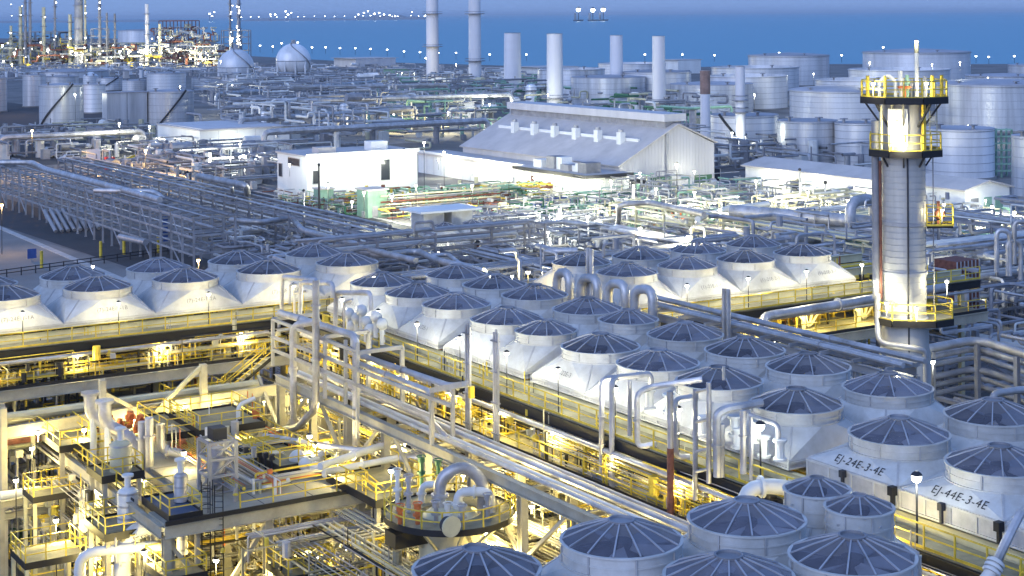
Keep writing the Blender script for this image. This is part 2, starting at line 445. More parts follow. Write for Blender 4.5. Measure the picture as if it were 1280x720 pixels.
# ================================================================== TANKS, SPHERES, CHIMNEYS
def hdir(P):
    q = Vector((P.x, P.y, 0)); return q.normalized()
def tank(xl, xr, yt, yb, label, m=None, roof='cone', stair=None, hidden=0, lamp_=False, group='storage tanks', rim=True):
    m = m or M.tank
    P = PZ((xl+xr)/2, yb); d0 = P.dot(cv)
    Rr = (xr-xl)/2*d0/F; Rr = (xr-xl)/2*(d0+Rr)/F
    C = P + hdir(P)*Rr
    z1 = H - (yt - (Y0 - 0.0078*((xl+xr)/2-640)))*d0/F
    t = thing('storage_tank', label, 'tank', (C.x, C.y, 0), group)
    n = 48 if xr-xl > 60 else 32
    # shell of plate courses: each course a hair proud of the next
    prof = []; k = 6
    for i in range(k):
        o = 0.02*((i) % 2)*Rr*0.15
        prof += [(Rr+o, z1*i/k), (Rr+o, z1*(i+1)/k)]
    part(t, 'tank_shell', MB().lathe(C, prof, n), m)
    if rim:
        part(t, 'wind_girder', MB().lathe(C, [(Rr, z1*0.96), (Rr*1.025, z1*0.963), (Rr*1.025, z1*0.975), (Rr, z1*0.978)], n), M.steel)
    sb_ = MB()
    for i in range(1, 6): sb_.lathe(C, [(Rr+.004, z1*i/6-.06), (Rr+.07, z1*i/6-.05), (Rr+.07, z1*i/6+.05), (Rr+.004, z1*i/6+.06)], n)
    part(t, 'shell_seam', sb_, M.steel)['kind'] = 'stuff'
    if roof == 'cone':
        part(t, 'tank_roof', MB().lathe(C, [(Rr*1.01, z1-0.02), (Rr*1.01, z1+0.12), (Rr*0.5, z1+0.12+Rr*0.035), (0.01, z1+0.12+Rr*0.06)], n), M.tankroof)
    elif roof == 'dome':
        part(t, 'tank_roof', MB().lathe(C, [(Rr*1.01, z1-0.02)] + [(Rr*math.cos(a), z1+Rr*0.07*math.sin(a)) for a in [R(q) for q in range(0, 90, 12)]] + [(0.01, z1+Rr*0.07)], n), M.tankroof)
    elif roof == 'steep':
        part(t, 'tank_roof', MB().lathe(C, [(Rr*1.01, z1-0.02), (Rr*0.25, z1+Rr*0.5), (0.01, z1+Rr*0.52)], n), m)
    else:
        part(t, 'floating_roof', MB().lathe(C, [(Rr*0.985, z1*0.7), (Rr*0.93, z1*0.7), (Rr*0.92, z1*0.68), (0.01, z1*0.68)], n), M.tankroof)
        part(t, 'inner_shell', MB().lathe(C, [(Rr-0.05, z1), (Rr-0.05, z1*0.66)], n), m)
    part(t, 'tank_footing', MB().lathe(C, [(Rr*1.06, 0), (Rr*1.06, 0.5), (Rr, 0.5)], n), M.conc)
    if stair:
        a0, a1 = stair; base = math.atan2(-P.y, -P.x); sb = MB(); N = 14
        for i in range(N):
            ta, tb = base + R(a0 + (a1-a0)*i/N), base + R(a0 + (a1-a0)*(i+1)/N)
            za, zb = z1*i/N, z1*(i+1)/N; ro = Rr + 0.35
            sb.bar((C.x+ro*math.cos(ta), C.y+ro*math.sin(ta), za+0.5), (C.x+ro*math.cos(tb), C.y+ro*math.sin(tb), zb+0.5), 0.4, 0.55)
        part(t, 'spiral_stair', sb, M.dark)
    # small fittings on the roof edge
    base = math.atan2(-P.y, -P.x)
    for q in (-40, 25):
        fb = MB(); ta = base + R(q); x, y = C.x + Rr*0.9*math.cos(ta), C.y + Rr*0.9*math.sin(ta)
        fb.cyl((x, y, z1), 0.35, 1.1, 8); fb.box(x-0.7, x+0.7, y-0.7, y+0.7, z1+1.0, z1+1.25)
        part(t, 'roof_vent', fb, M.dsteel)
    return C, Rr, z1
T = tank
T(-34, 8, 98, 141, 'grey tank cut off by the left edge of the view')
T(50, 104, 107, 158, 'blue grey tank with dark rim in front at far left', stair=(-60, 30))
T(29, 57, 94, 134, 'pale narrow tank just behind the dark rimmed tank at far left')
T(58, 98, 96, 126, 'shaded tank behind the dark rimmed tank at far left')
T(105, 132, 106, 142, 'pale upright tank right beside the dark rimmed tank at far left', m=M.wtank)
T(104, 123, 95, 112, 'small tank with steep cone roof among the left tanks', roof='steep', m=M.wtank)
T(40, 136, 90, 99, 'wide low tank with pale roof behind the left tanks')
T(121, 153, 98, 114, 'short tank right of the steep cone roof', stair=(-50, 40))
T(153, 184, 101, 115, 'lowest short tank left of the bright round tank')
T(184, 232, 92, 116, 'bright round tank above the tank with the diagonal stair', m=M.wtank)
T(240, 273, 98, 113, 'small tank left of the sphere that stands over a tank', m=M.wtank)
T(183, 242, 115, 166, 'big round tank with a dark diagonal stair down its front', stair=(-38, 40))
T(273, 320, 90, 112, 'round tank in front of the first sphere', m=M.wtank)
T(148, 201, 38, 55, 'white lit tank behind the far refinery', m=M.wtank)
# right of the chimneys
T(672, 756, 87, 127, 'tank with dark rim behind the second short chimney', m=M.tank, roof='float')
T(714, 807, 98, 139, 'flat topped grey tank behind the two right white chimneys', rim=False)
T(748, 832, 80, 101, 'far pale tank above the flat topped grey tank', m=M.wtank, roof='float')
T(780, 864, 91, 136, 'pale tank between the two right white chimneys', m=M.wtank)
T(838, 941, 107, 143, 'wide grey tank behind the rust topped chimney', rim=False)
T(884, 984, 96, 138, 'large tank with thick rim behind the thin pale chimney', m=M.wtank, roof='float')
T(890, 998, 85, 116, 'rust rimmed tank behind the thin pale chimney', roof='float', m=M.wtank)
T(936, 1036, 70, 108, 'far white tank nearest the sea, left of the tower', m=M.wtank)
T(889, 973, 146, 200, 'pale tank with stair low behind the gable hall', stair=(20, -45), m=M.wtank)
T(972, 1047, 153, 210, 'silver tank above the middle of the long shed roof', m=M.tank)
T(1044, 1100, 155, 212, 'silver tank hidden in part by the tower', m=M.wtank)
T(988, 1114, 115, 156, 'broad tank with pale domed rim left of the tower', m=M.wtank, roof='dome')
T(1020, 1132, 101, 134, 'flat tank with thin white rim behind the broad left tank', roof='float', m=M.wtank)
T(1062, 1186, 88, 126, 'tank with black line rim behind the tower head', m=M.wtank, roof='float')
T(1080, 1211, 66, 106, 'farthest wide tank behind the tower head', m=M.wtank)
T(1172, 1312, 107, 166, 'broad silver tank with rounded rim right of the tower', m=M.tank, roof='dome')
T(1158, 1242, 163, 226, 'white tank right of the tower in front of the broad silver one', m=M.wtank)
T(1208, 1300, 96, 116, 'low reddish roofed tank far right')
T(1261, 1316, 82, 108, 'dark tank at the far right edge by the sea')
T(1266, 1330, 172, 250, 'tank cut off by the right edge beside the green frame', m=M.tank)

# grey windowless block between the left tanks
def corner_block(name, label, cat, xl, yl, xf, yf, xr, yr, ytl, ytf, ytr, mw, mr, seams=0, group=None):
    """a box building whose near corner stands at (xf,yf); left wall to (xl), right wall to (xr)"""
    Pf = PZ(xf, yf); z1 = H - (ytf - (Y0 - 0.0078*(xf-640)))*Pf.dot(cv)/F
    Pl = PU(xl, yl, Pf.x); Pr = PV(xr, yr, Pf.y)
    x0, x1, y0, y1 = Pf.x, Pr.x, Pf.y, Pl.y
    t = thing(name, label, cat, (x0, y0, 0), group)
    part(t, 'wall', MB().box(x0, x1, y0, y1, 0, z1), mw)
    part(t, 'roof', MB().box(x0-0.3, x1+0.3, y0-0.3, y1+0.3, z1, z1+0.35), mr)
    if seams:
        for i in range(1, seams):
            x = x0 + (x1-x0)*i/seams
            part(t, 'wall_seam', MB().box(x-0.12, x+0.12, y0-0.06, y0-0.002, 0, z1-0.05), M.dsteel)
    return t, (x0, x1, y0, y1, z1)
corner_block('grey_block', 'windowless grey block with one seam left of the diagonal stair tank', 'building', 128, 166, 134, 168, 184, 165, 116, 117, 116, M.tank, M.tankroof, seams=2)

def sphere_tank(xc, yc, r_, yb, label):
    P = PZ(xc, yb); d = P.dot(cv); Rr = r_*d/F; C = P + hdir(P)*Rr*0.8
    zc = H - (yc - (Y0 - 0.0078*(xc-640)))*C.dot(cv)/F
    t = thing('sphere_tank', label, 'tank', (C.x, C.y, 0), 'sphere tanks')
    part(t, 'sphere_shell', MB().sphere((C.x, C.y, zc), Rr, 32, 20), M.wtank)
    part(t, 'equator_band', MB().torus((C.x, C.y, zc), Rr*1.0, 0.25, 40, 5), M.steel)
    lm = MB().cyl((0, 0, 0), 0.55, zc, 8).mesh('leg', M.wtank)
    for i in range(10):
        a = 2*math.pi*i/10; inst(t, 'leg', lm, (C.x+Rr*0.97*math.cos(a), C.y+Rr*0.97*math.sin(a), 0))
    pb = MB().cyl((C.x, C.y, zc+Rr*0.97), Rr*0.2, 0.7, 12); pb.box(C.x-1, C.x+1, C.y-1, C.y+1, zc+Rr, zc+Rr+2.2)
    part(t, 'top_platform', pb, M.steel)
    sb = MB(); base = math.atan2(-P.y, -P.x); N = 18
    pts = []
    for i in range(N+1):
        th = R(-20 + 100*i/N); ph = base + R(75 - 110*i/N)
        pts.append((C.x+(Rr+.4)*math.cos(th)*math.cos(ph), C.y+(Rr+.4)*math.cos(th)*math.sin(ph), zc+(Rr+.4)*math.sin(th)))
    for a, b in zip(pts, pts[1:]): sb.bar(a, b, 0.4, 0.4)
    part(t, 'curved_stair', sb, M.dsteel)
    return C, Rr, zc
S1 = sphere_tank(295, 84, 23, 112, 'pale sphere tank standing behind a round tank left of the other sphere')
S2 = sphere_tank(367, 76, 22, 98, 'sphere tank standing clear by the coast with legs showing')

def chimney(x, w_, yt, yb, label, m=None, collars=(), top=None, base_y=None):
    P = PZ(x, yb); d = P.dot(cv); r0 = w_/2*d/F
    z1 = H - (yt - (Y0 - 0.0078*(x-640)))*d/F
    t = thing('chimney', label, 'chimney', (P.x, P.y, 0), 'chimneys behind the hall')
    prof = []; k = 8
    for i in range(k):
        za, zb = z1*i/k, z1*(i+1)/k
        prof += [(r0*(1.08-0.1*i/k), za), (r0*(1.08-0.1*(i+1)/k), zb-0.25), (r0*(1.11-0.1*(i+1)/k), zb-0.25), (r0*(1.11-0.1*(i+1)/k), zb)]
    part(t, 'chimney_shaft', MB().lathe(P, prof, 28), m or M.stack)
    part(t, 'flue_mouth', MB().lathe(P, [(r0*1.05, z1), (r0*0.8, z1), (r0*0.8, z1-3)], 28), M.chim if top else M.dark)
    if top: part(t, 'rusty_top_band', MB().lathe(P, [(r0*1.06, z1-7), (r0*1.06, z1-0.1)], 28), M.chim)
    for yc in collars:
        zc = H - (yc - (Y0 - 0.0078*(x-640)))*d/F
        cb = MB().lathe(P, [(r0, zc-0.4), (r0*1.7, zc-0.2), (r0*1.7, zc+0.1), (r0, zc+0.1)], 24)
        cb.torus((P.x, P.y, zc+1.1), r0*1.66, 0.1, 24, 4)
        part(t, 'service_ring', cb, M.dsteel)
    return P
chimney(541, 15, -26, 100, 'left of the two tallest chimneys, with a dark service ring', collars=(17, 58))
chimney(594, 15, -26, 113, 'right of the two tallest chimneys, with a dark service ring', collars=(17, 76))
chimney(641, 21, 41, 120, 'leftmost short white chimney, farthest from the tower')
chimney(694, 20, 42, 146, 'short white chimney standing behind the ridge of the hall', collars=(122,))
chimney(771, 16, 44, 134, 'short white chimney third from the left')
chimney(824, 16, 45, 153, 'short white chimney with banded shaft above the gable peak', collars=(128,))
chimney(882, 12, 88, 176, 'thin chimney with a rusty top right of the hall', top=True)
chimney(926, 12, 83, 203, 'thin pale chimney with dark bands right of the rusty one', collars=(125, 140))

# ================================================================== BUILDINGS
def windows(t, wall, pts, w_=1.4, h_=1.8, y=None, x=None):
    for a, z in pts:
        fb = MB(); gb = MB()
        if y is not None:
            fb.box(a-w_/2-.12, a+w_/2+.12, y-0.14, y-0.003, z-h_/2-.12, z+h_/2+.12); gb.box(a-w_/2, a+w_/2, y-0.17, y-0.141, z-h_/2, z+h_/2)
        else:
            fb.box(x-0.14, x-0.003, a-w_/2-.12, a+w_/2+.12, z-h_/2-.12, z+h_/2+.12); gb.box(x-0.17, x-0.141, a-w_/2, a+w_/2, z-h_/2, z+h_/2)
        f = part(t, 'window', fb, M.steel); part(f, 'pane', gb, M.glass)
def cladding_ribs(t, x0, x1, y, z0, z1, step, name='wall_panel_joint'):
    mb = MB(); x = x0 + step
    while x < x1 - 0.5: mb.box(x-0.05, x+0.05, y-0.05, y-0.003, z0, z1); x += step
    part(t, name, mb, M.gwall)
# --- hall with the gable end and the monitor roof
Pf = PZ(775, 246); gx0, gy = Pf.x, Pf.y
Pr_ = PV(893, 236, gy); gx1 = Pr_.x
ze = H - (209 - 17)*Pf.dot(cv)/F
zr = PV(893, 179, gy).z
pk = PV(847, 156, gy); px_, pz_ = pk.x, pk.z
back = PU(645, 144, px_).y
t = thing('turbine_hall', 'big grey hall with gable end and long sloping roof with vent stubs', 'building', (gx0, gy, 0))
wb = MB(); y0, y1 = gy, back
for yy, fl in ((y0, 0), (y1, 1)):
    vs = [(gx0, yy, 0), (gx1, yy, 0), (gx1, yy, zr), (px_, yy, pz_), (gx0, yy, ze)]
    wb.add(vs, [list(range(5))[::-1] if fl else list(range(5))])
wb.add([(gx0, y0, 0), (gx0, y1, 0), (gx0, y1, ze), (gx0, y0, ze)], [(3,2,1,0)])
wb.add([(gx1, y0, 0), (gx1, y1, 0), (gx1, y1, zr), (gx1, y0, zr)], [(0,1,2,3)])
part(t, 'wall', wb, M.gwall)
rb = MB()
def slab(mb, p0, p1, p2, p3, th=0.3):
    p = [Vector(q) for q in (p0, p1, p2, p3)]; nrm = (p[1]-p[0]).cross(p[3]-p[0]).normalized()*th
    if nrm.z < 0: nrm = -nrm
    q = [a+nrm for a in p]; mb.add(p + q, [(3,2,1,0), (4,5,6,7), (0,1,5,4), (1,2,6,5), (2,3,7,6), (3,0,4,7)])
slab(rb, (gx0-0.6, y0-0.5, ze), (gx0-0.6, y1+0.5, ze), (px_, y1+0.5, pz_), (px_, y0-0.5, pz_))
rf = part(t, 'roof', rb, M.roof)
rb2 = MB(); slab(rb2, (px_, y0-0.5, pz_), (px_, y1+0.5, pz_), (gx1+0.6, y1+0.5, zr), (gx1+0.6, y0-0.5, zr)); part(t, 'roof', rb2, M.roof)
mb = MB(); mw_ = (px_-gx0)*0.14
mb.box(px_-mw_, px_+mw_, y0+1.5, y1-1, pz_-1.0, pz_+0.7); mon = part(t, 'roof_monitor', mb, M.dsteel)  # darker wall tone stands for the shadow line under the cap
part(mon, 'monitor_cap', MB().box(px_-mw_-0.8, px_+mw_+0.8, y0+0.8, y1-0.5, pz_+0.7, pz_+2.3), M.gwall)
# roof purlin rib half way up and six vent stubs on it
mxx = gx0 + (px_-gx0)*0.52; mzz = ze + (pz_-ze)*0.52
part(t, 'roof_step', MB().box(mxx-0.25, mxx+0.25, y0+4, y1-4, mzz, mzz+1.0), M.wall)
for i in range(6):
    yy = y0 + 9 + i*(y1-y0-20)/5.2; vb = MB()
    vb.box(mxx-1.7, mxx-0.4, yy-0.75, yy+0.75, mzz-1.2, mzz+2.2); v = part(t, 'roof_vent', vb, M.wall)
    part(v, 'vent_cowl', MB().cyl((mxx-1.05, yy, mzz+2.2), 0.55, 0.6, 10), M.steel)
pj = MB()
for i in range(1, 30):
    x = gx0 + (gx1-gx0)*i/30
    zz = ze + (pz_-ze)*(x-gx0)/(px_-gx0) if x < px_ else zr + (pz_-zr)*(gx1-x)/(gx1-px_)
    pj.box(x-0.06, x+0.06, y0-0.07, y0-0.003, 0, zz-0.1)
part(t, 'gable_cladding_joint', pj, M.gwall)
xk = PV(833, 200, gy).x
part(t, 'corner_downpipe', MB().tube([(xk, y0-0.25, 0.2), (xk, y0-0.25, PV(833, 166, gy).z)], 0.28, 8), M.steel)
sg = PV(958-0, 224, gy)
# green notices on the gable foot
for xx, yy, ww in ((826, 226, 5.5), (879, 223, 4.6)):
    q = PV(xx, yy, gy); part(t, 'wall_sign', MB().box(q.x-ww/2, q.x+ww/2, gy-0.16, gy-0.072, q.z-0.8, q.z+0.8), M.dgreen)
q = PV(796, 231, gy); dr = MB()
for k in range(3): dr.box(q.x-2+k*1.7, q.x-0.8+k*1.7, gy-0.16, gy-0.072, q.z-1, q.z+1.2)
part(t, 'louvre', dr, M.dark)
HALL = (gx0, gx1, y0, y1, ze, pz_)
# --- white lit annex in front (two walls meeting at x=735)
Pa = PZ(735, 252)
ax0, ay0 = Pa.x, Pa.y
ax1 = min(PV(777, 246, ay0).x, gx0 + 14); ayb = PU(650, 236, ax0).y
az1 = PZ(735, 252).z + H*0 + (H - (222 - 17.3)*Pa.dot(cv)/F)
t = thing('hall_annex', 'bright white annex with flat roof and rooftop units in front of the hall', 'building', (ax0, ay0, 0))
part(t, 'wall', MB().box(ax0, gx0-0.01, ay0, ayb, 0, az1), M.wall)
rr_ = part(t, 'roof', MB().box(ax0-1.5, gx0-0.02, ay0-1.5, ayb+0.4, az1, az1+0.5), M.roof)
part(t, 'roof_fascia', MB().box(ax0-1.7, ax0-1.502, ay0-1.7, ayb+0.4, az1-0.1, az1+0.6), M.dark)
part(t, 'roof_fascia', MB().box(ax0-1.5, gx0-0.02, ay0-1.7, ay0-1.502, az1-0.1, az1+0.6), M.dark)
for i in range(9):
    yy = ay0 + 4 + i*(ayb-ay0-8)/8.5; zz = az1 + 0.5
    s_ = 1.2 + 0.8*rnd.random()
    u_ = part(t, 'rooftop_unit', MB().box(ax0+1.0+rnd.random()*2, ax0+3.5+s_, yy-1.6, yy+1.5, zz, zz+1.2+rnd.random()*1.4), M.wall if i % 3 else M.dsteel)
cladding_ribs(t, ax0, gx0, ay0, 0.1, az1-0.2, 2.2)
mb = MB(); yy = ay0+3
while yy < ayb-1: mb.box(ax0-0.06, ax0-0.003, yy-0.06, yy+0.06, 0.1, az1-0.2); yy += 3
part(t, 'wall_panel_joint', mb, M.gwall)
# --- long low wing running left from the annex to the white offices
lx0 = PU(523, 228, ax0+0).y
wz1 = az1*0.92
t = thing('low_wing', 'long white low wing lit by wall lamps left of the annex', 'building', (ax0+2, ayb, 0))
wy1 = PU(523, 226, ax0+2).y
part(t, 'wall', MB().box(ax0+2, gx0-0.3, ayb+0.02, wy1, 0, wz1), M.wall)
part(t, 'roof', MB().box(ax0+1.4, gx0-0.3, ayb+0.45, wy1+0.3, wz1, wz1+0.5), M.roof)
mb = MB(); yy = ayb+4
while yy < wy1-1: mb.box(ax0+1.94, ax0+1.997, yy-0.06, yy+0.06, 0.1, wz1-0.2); yy += 3.4
part(t, 'wall_panel_joint', mb, M.gwall)
part(t, 'parapet', MB().box(ax0+1.3, ax0+1.7, ayb+0.5, wy1+0.3, wz1+0.5, wz1+1.0), M.wall)
# --- white office block
t, bx = corner_block('office_block', 'white two storey office block lit from the front', 'building', 347, 243, 384, 253, 522, 240, 190, 197, 187, M.wall, M.roof)
x0, x1, y0, y1, z1 = bx
windows(t, None, [(y0+(y1-y0)*0.88, z1*0.62)], 1.6, 2.6, x=x0); windows(t, None, [(y0+(y1-y0)*0.42, z1*0.86)], 5.5, 1.4, x=x0)
windows(t, None, [(x0-0+0.0+(x1-x0)*0.0+2.0, z1*0.55)], 1.4, 2.6, y=y0)
windows(t, None, [(x0+(x1-x0)*0.70, z1*0.62)], 2.0, 4.2, y=y0)
part(t, 'parapet', MB().box(x0-0.35, x1+0.35, y0-0.35, y0-0.303, z1-0.1, z1+0.7), M.wall)
cladding_ribs(t, x0+3, x1, y0, 0.1, z1-0.2, 6.0)
part(t, 'roof_hatch', MB().box(x0+4, x0+8, y0+3, y0+6, z1+0.35, z1+1.6), M.roof)
part(t, 'roof_hatch', MB().box(x1-9, x1-5, y0+4, y0+7, z1+0.35, z1+2.2), M.wall)
OFFICE = bx
# --- low white store at the left
t, bx2 = corner_block('flat_roofed_store', 'low white flat roofed building beside the left tanks', 'building', 197, 184, 250, 193, 362, 185, 157, 164, 158, M.wall, M.roof)
cladding_ribs(t, bx2[0], bx2[1], bx2[2], 0.1, bx2[4]-0.1, 5.5)
windows(t, None, [(bx2[0]+(bx2[1]-bx2[0])*0.6, bx2[4]*0.3)], 3.0, 3.2, y=bx2[2])
part(t, 'roof_curb', MB().box(bx2[0]+1, bx2[1]-1, bx2[2]+1, bx2[3]-1, bx2[4]+0.35, bx2[4]+0.5), M.gwall)
# --- long shed on the right, behind the tower
Pc = PZ(1207, 272); sx0, sy0 = Pc.x, Pc.y
sz1 = H - (238 - 13.6)*Pc.dot(cv)/F; sx1 = PV(1262, 268, sy0).x; sy1 = PU(932, 240, sx0).y
t = thing('long_shed', 'long low shed with grey sloping roof running behind the tower', 'building', (sx0, sy0, 0))
sh = sz1 + 1.3
wb = MB(); mxs = (sx0+sx1)/2
for yy, fl in ((sy0, 0), (sy1, 1)):
    vs = [(sx0, yy, 0), (sx1, yy, 0), (sx1, yy, sz1), (mxs, yy, sh), (sx0, yy, sz1)]; wb.add(vs, [list(range(5))[::-1] if fl else list(range(5))])
wb.add([(sx0, sy0, 0), (sx0, sy1, 0), (sx0, sy1, sz1), (sx0, sy0, sz1)], [(3,2,1,0)]); wb.add([(sx1, sy0, 0), (sx1, sy1, 0), (sx1, sy1, sz1), (sx1, sy0, sz1)], [(0,1,2,3)])
part(t, 'wall', wb, M.wall)
for q0, q1 in (((sx0-0.8, sz1-0.2), (mxs, sh)), ((mxs, sh), (sx1+0.8, sz1-0.2))):
    rb = MB(); slab(rb, (q0[0], sy0-0.6, q0[1]), (q0[0], sy1+0.6, q0[1]), (q1[0], sy1+0.6, q1[1]), (q1[0], sy0-0.6, q1[1])); part(t, 'roof', rb, M.roof)
windows(t, None, [(sy0 + 20 + i*26, sz1*0.45) for i in range(4)], 3.0, 2.6, x=sx0)
for k, fx in enumerate((0.2, 0.5, 0.75)):
    part(t, 'door', MB().box(sx0+(sx1-sx0)*fx-1, sx0+(sx1-sx0)*fx+1, sy0-0.12, sy0-0.003, 0.1, 3.4), M.green if k else M.dsteel)
SHED = (sx0, sx1, sy0, sy1, sz1)
# --- small green cabin and pale green cabinet in front of the offices
def box_house(name, label, cat, x, y, wpx, hpx, m, mr=None, dep=None, group=None):
    P = PZ(x, y); d = P.dot(cv); w_ = wpx*d/F; h_ = hpx*d/F; dep = dep or w_
    t = thing(name, label, cat, (P.x, P.y, 0), group)
    part(t, 'wall', MB().box(P.x-w_*0.45, P.x+w_*0.45, P.y, P.y+dep, 0, h_), m)
    part(t, 'roof', MB().box(P.x-w_*0.52, P.x+w_*0.52, P.y-0.25, P.y+dep+0.25, h_, h_+0.25), mr or M.roof)
    part(t, 'door', MB().box(P.x-w_*0.25, P.x+w_*0.02, P.y-0.08, P.y-0.003, 0.1, min(2.2, h_*0.8)), M.dsteel)
    return P, w_, h_
box_house('green_cabin', 'tall pale green cabin with flat roof in front of the white offices', 'cabin', 472, 272, 30, 34, M.green)
box_house('equipment_cabinet', 'small pale green cabinet left of the tall green cabin', 'cabinet', 409, 262, 20, 25, M.green)
box_house('gate_cabin', 'small pale cabin beside the low left store', 'cabin', 213, 197, 24, 15, M.wall)
box_house('blue_cabinet', 'blue upright cabinet below the white annex', 'cabinet', 663, 280, 8, 18, M.blue)
box_house('blue_container', 'blue steel box below the white annex among pipework', 'container', 673, 268, 11, 14, M.blue)
box_house('coast_shelter', 'long low building with lit arcade by the coast road', 'building', 470, 84, 62, 11, M.gwall)
box_house('coast_block', 'pale block between the chimneys and the coast', 'building', 583, 152, 26, 24, M.gwall)
box_house('far_white_block', 'white block by the sea right of the banded chimney', 'building', 862, 92, 40, 17, M.wall)
box_house('control_hut', 'white lit hut above the coast road left of the tallest chimneys', 'hut', 502, 98, 26, 12, M.green)
# ================================================================== AIR COOLERS
ZD = 18.0
def fan_proto(D, hx, hy, label, number=None, ring=0.74, hood=0.62, casing=0.95, nribs=12, stub=True):
    r = D/2
    t = thing('fan_cooler', label, 'cooling fan', (0, 0, ZD), None)
    def P(name, mb, m): 
        o = bpy.data.objects.new(name, mb.mesh(name, m)); o.parent = t; COL.objects.link(o); return o
    n = 40
    # ring with a lip at the top, a mid band and a foot flange; inner wall too
    P('fan_ring', MB().lathe((0,0,0), [(r-0.06, -ring), (r-0.06, 0.0), (r+0.07, 0.0), (r+0.07, -0.07), (r, -0.07), (r, -ring*0.48), (r+0.035, -ring*0.48), (r+0.035, -ring*0.56), (r, -ring*0.56), (r, -ring+0.06), (r+0.08, -ring+0.06), (r+0.08, -ring)], n), M.hood)
    jm = MB().bar((r+0.01, 0, -ring+0.08), (r+0.01, 0, -0.08), 0.09, 0.07).mesh('ring_joint', M.casing)
    for i in range(8):
        q = bpy.data.objects.new('ring_joint', jm); q.parent = t; q.rotation_euler = (0, 0, 2*math.pi*(i+0.5)/8); COL.objects.link(q)
    # hood: square base to round ring, flat faces with conical corners
    zb = -ring - hood; zt = -ring; k = 8; hb = MB()
    sq = [(hx, -hy), (hx, hy), (-hx, hy), (-hx, -hy)]
    for c in range(4):
        cx, cy = sq[c]; a0 = -math.pi/2 + c*math.pi/2 + 0.0
        ac = math.atan2(math.copysign(1, cy), math.copysign(1, cx)); pts = []
        for i in range(k+1):
            a = ac - math.pi/4 + (math.pi/2)*i/k
            a2 = ac + (a-ac)*0.78
            pts.append((r*1.03*math.cos(a2), r*1.03*math.sin(a2), zt))
        hb.add([(cx, cy, zb)] + pts, [[0, i+1, i+2] for i in range(k)])
        nx, ny = sq[(c+1) % 4]
        an = ac + math.pi/2
        p_end = pts[-1]; an0 = an - math.pi/4*0.78
        p_next = (r*1.03*math.cos(an0), r*1.03*math.sin(an0), zt)
        # the flat face lies between this corner and the next
        mid = [ (r*1.03*math.cos(ac + math.pi/4*0.78 + (an0-ac-math.pi/4*0.78)*j/3), r*1.03*math.sin(ac + math.pi/4*0.78 + (an0-ac-math.pi/4*0.78)*j/3), zt) for j in range(4)]
        hb.add([(cx, cy, zb), (nx, ny, zb)] + mid, [[0, 1, 5, 4, 3, 2]])
    o = P('plenum_hood', hb, M.hood)
    # seams along the four hip lines
    sb = MB()
    for cx, cy in sq:
        l = math.hypot(cx, cy); q = (cx/l*r*1.03, cy/l*r*1.03, zt+0.01)
        sb.bar((cx*0.99, cy*0.99, zb+0.03), q, 0.10, 0.05)
    P('hood_seam', sb, M.casing)['kind'] = 'stuff'
    cb = MB().box(-hx, hx, -hy, hy, zb-casing, zb-0.005)
    P('casing', cb, M.casing)
    fl = MB(); w_ = 0.06
    for zz in (zb-0.10, zb-casing+0.06):
        fl.box(-hx-w_, hx+w_, -hy-w_, -hy-0.003, zz-0.05, zz+0.05); fl.box(-hx-w_, -hx-0.003, -hy-0.0, hy+w_, zz-0.05, zz+0.05)
    for i in range(5):
        y = -hy + 2*hy*i/4; fl.box(-hx-w_*0.8, -hx-0.003, y-0.05, y+0.05, zb-casing+0.12, zb-0.16)
        x = -hx + 2*hx*i/4; fl.box(x-0.05, x+0.05, -hy-w_*0.8, -hy-0.003, zb-casing+0.12, zb-0.16)
    P('casing_stiffener', fl, M.hood)['kind'] = 'stuff'
    # wire guard: a low cone, straight-sided panels between the ribs
    apex = 0.145*D; rh = r*0.21
    cone = MB().lathe((0,0,0.0), [(r*0.99, 0.01), (r*0.62, apex*0.52), (rh, apex)], nribs)
    P('wire_guard', cone, M.screen)
    rm = MB().bar((r*0.99, 0, 0.03), (r*0.62, 0, apex*0.52+0.03), 0.06, 0.05).bar((r*0.62, 0, apex*0.52+0.03), (rh, 0, apex+0.03), 0.055, 0.05).mesh('guard_rib', M.rib)
    for i in range(nribs):
        q = bpy.data.objects.new('guard_rib', rm); q.parent = t; q.rotation_euler = (0, 0, 2*math.pi*i/nribs); COL.objects.link(q)
    P('guard_cap', MB().lathe((0,0,apex), [(rh*1.04, -0.03), (rh*1.1, 0.08), (rh*0.92, 0.09), (rh*0.90, 0.0), (0.01, 0.0)], 20), M.dsteel)
    # fan below the guard
    bm = MB().add([(0.35,-0.12,-0.06),(r*0.95,-0.62,-0.22),(r*0.95,0.58,0.16),(0.35,0.14,0.06)], [(0,1,2,3)]).add([(0.35,-0.12,-0.10),(r*0.95,-0.62,-0.26),(r*0.95,0.58,0.12),(0.35,0.14,0.02)], [(3,2,1,0)]).mesh('fan_blade', M.blade)
    a_off = rnd.random()
    for i in range(5):
        q = bpy.data.objects.new('fan_blade', bm); q.parent = t; q.location = (0,0,-0.25); q.rotation_euler = (0,0,2*math.pi*i/5 + a_off); COL.objects.link(q)
    P('fan_hub', MB().cyl((0,0,-0.45), 0.42, 0.4, 14), M.dark)
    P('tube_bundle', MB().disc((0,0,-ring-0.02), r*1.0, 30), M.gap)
    # drive hanging below the casing: motor, belt guard
    P('fan_drive', MB().cyl((0.2,0,zb-casing-1.9), 0.42, 1.9, 10).box(-0.9,-0.2,-0.35,0.35,zb-casing-1.5,zb-casing-0.1), M.yellow)
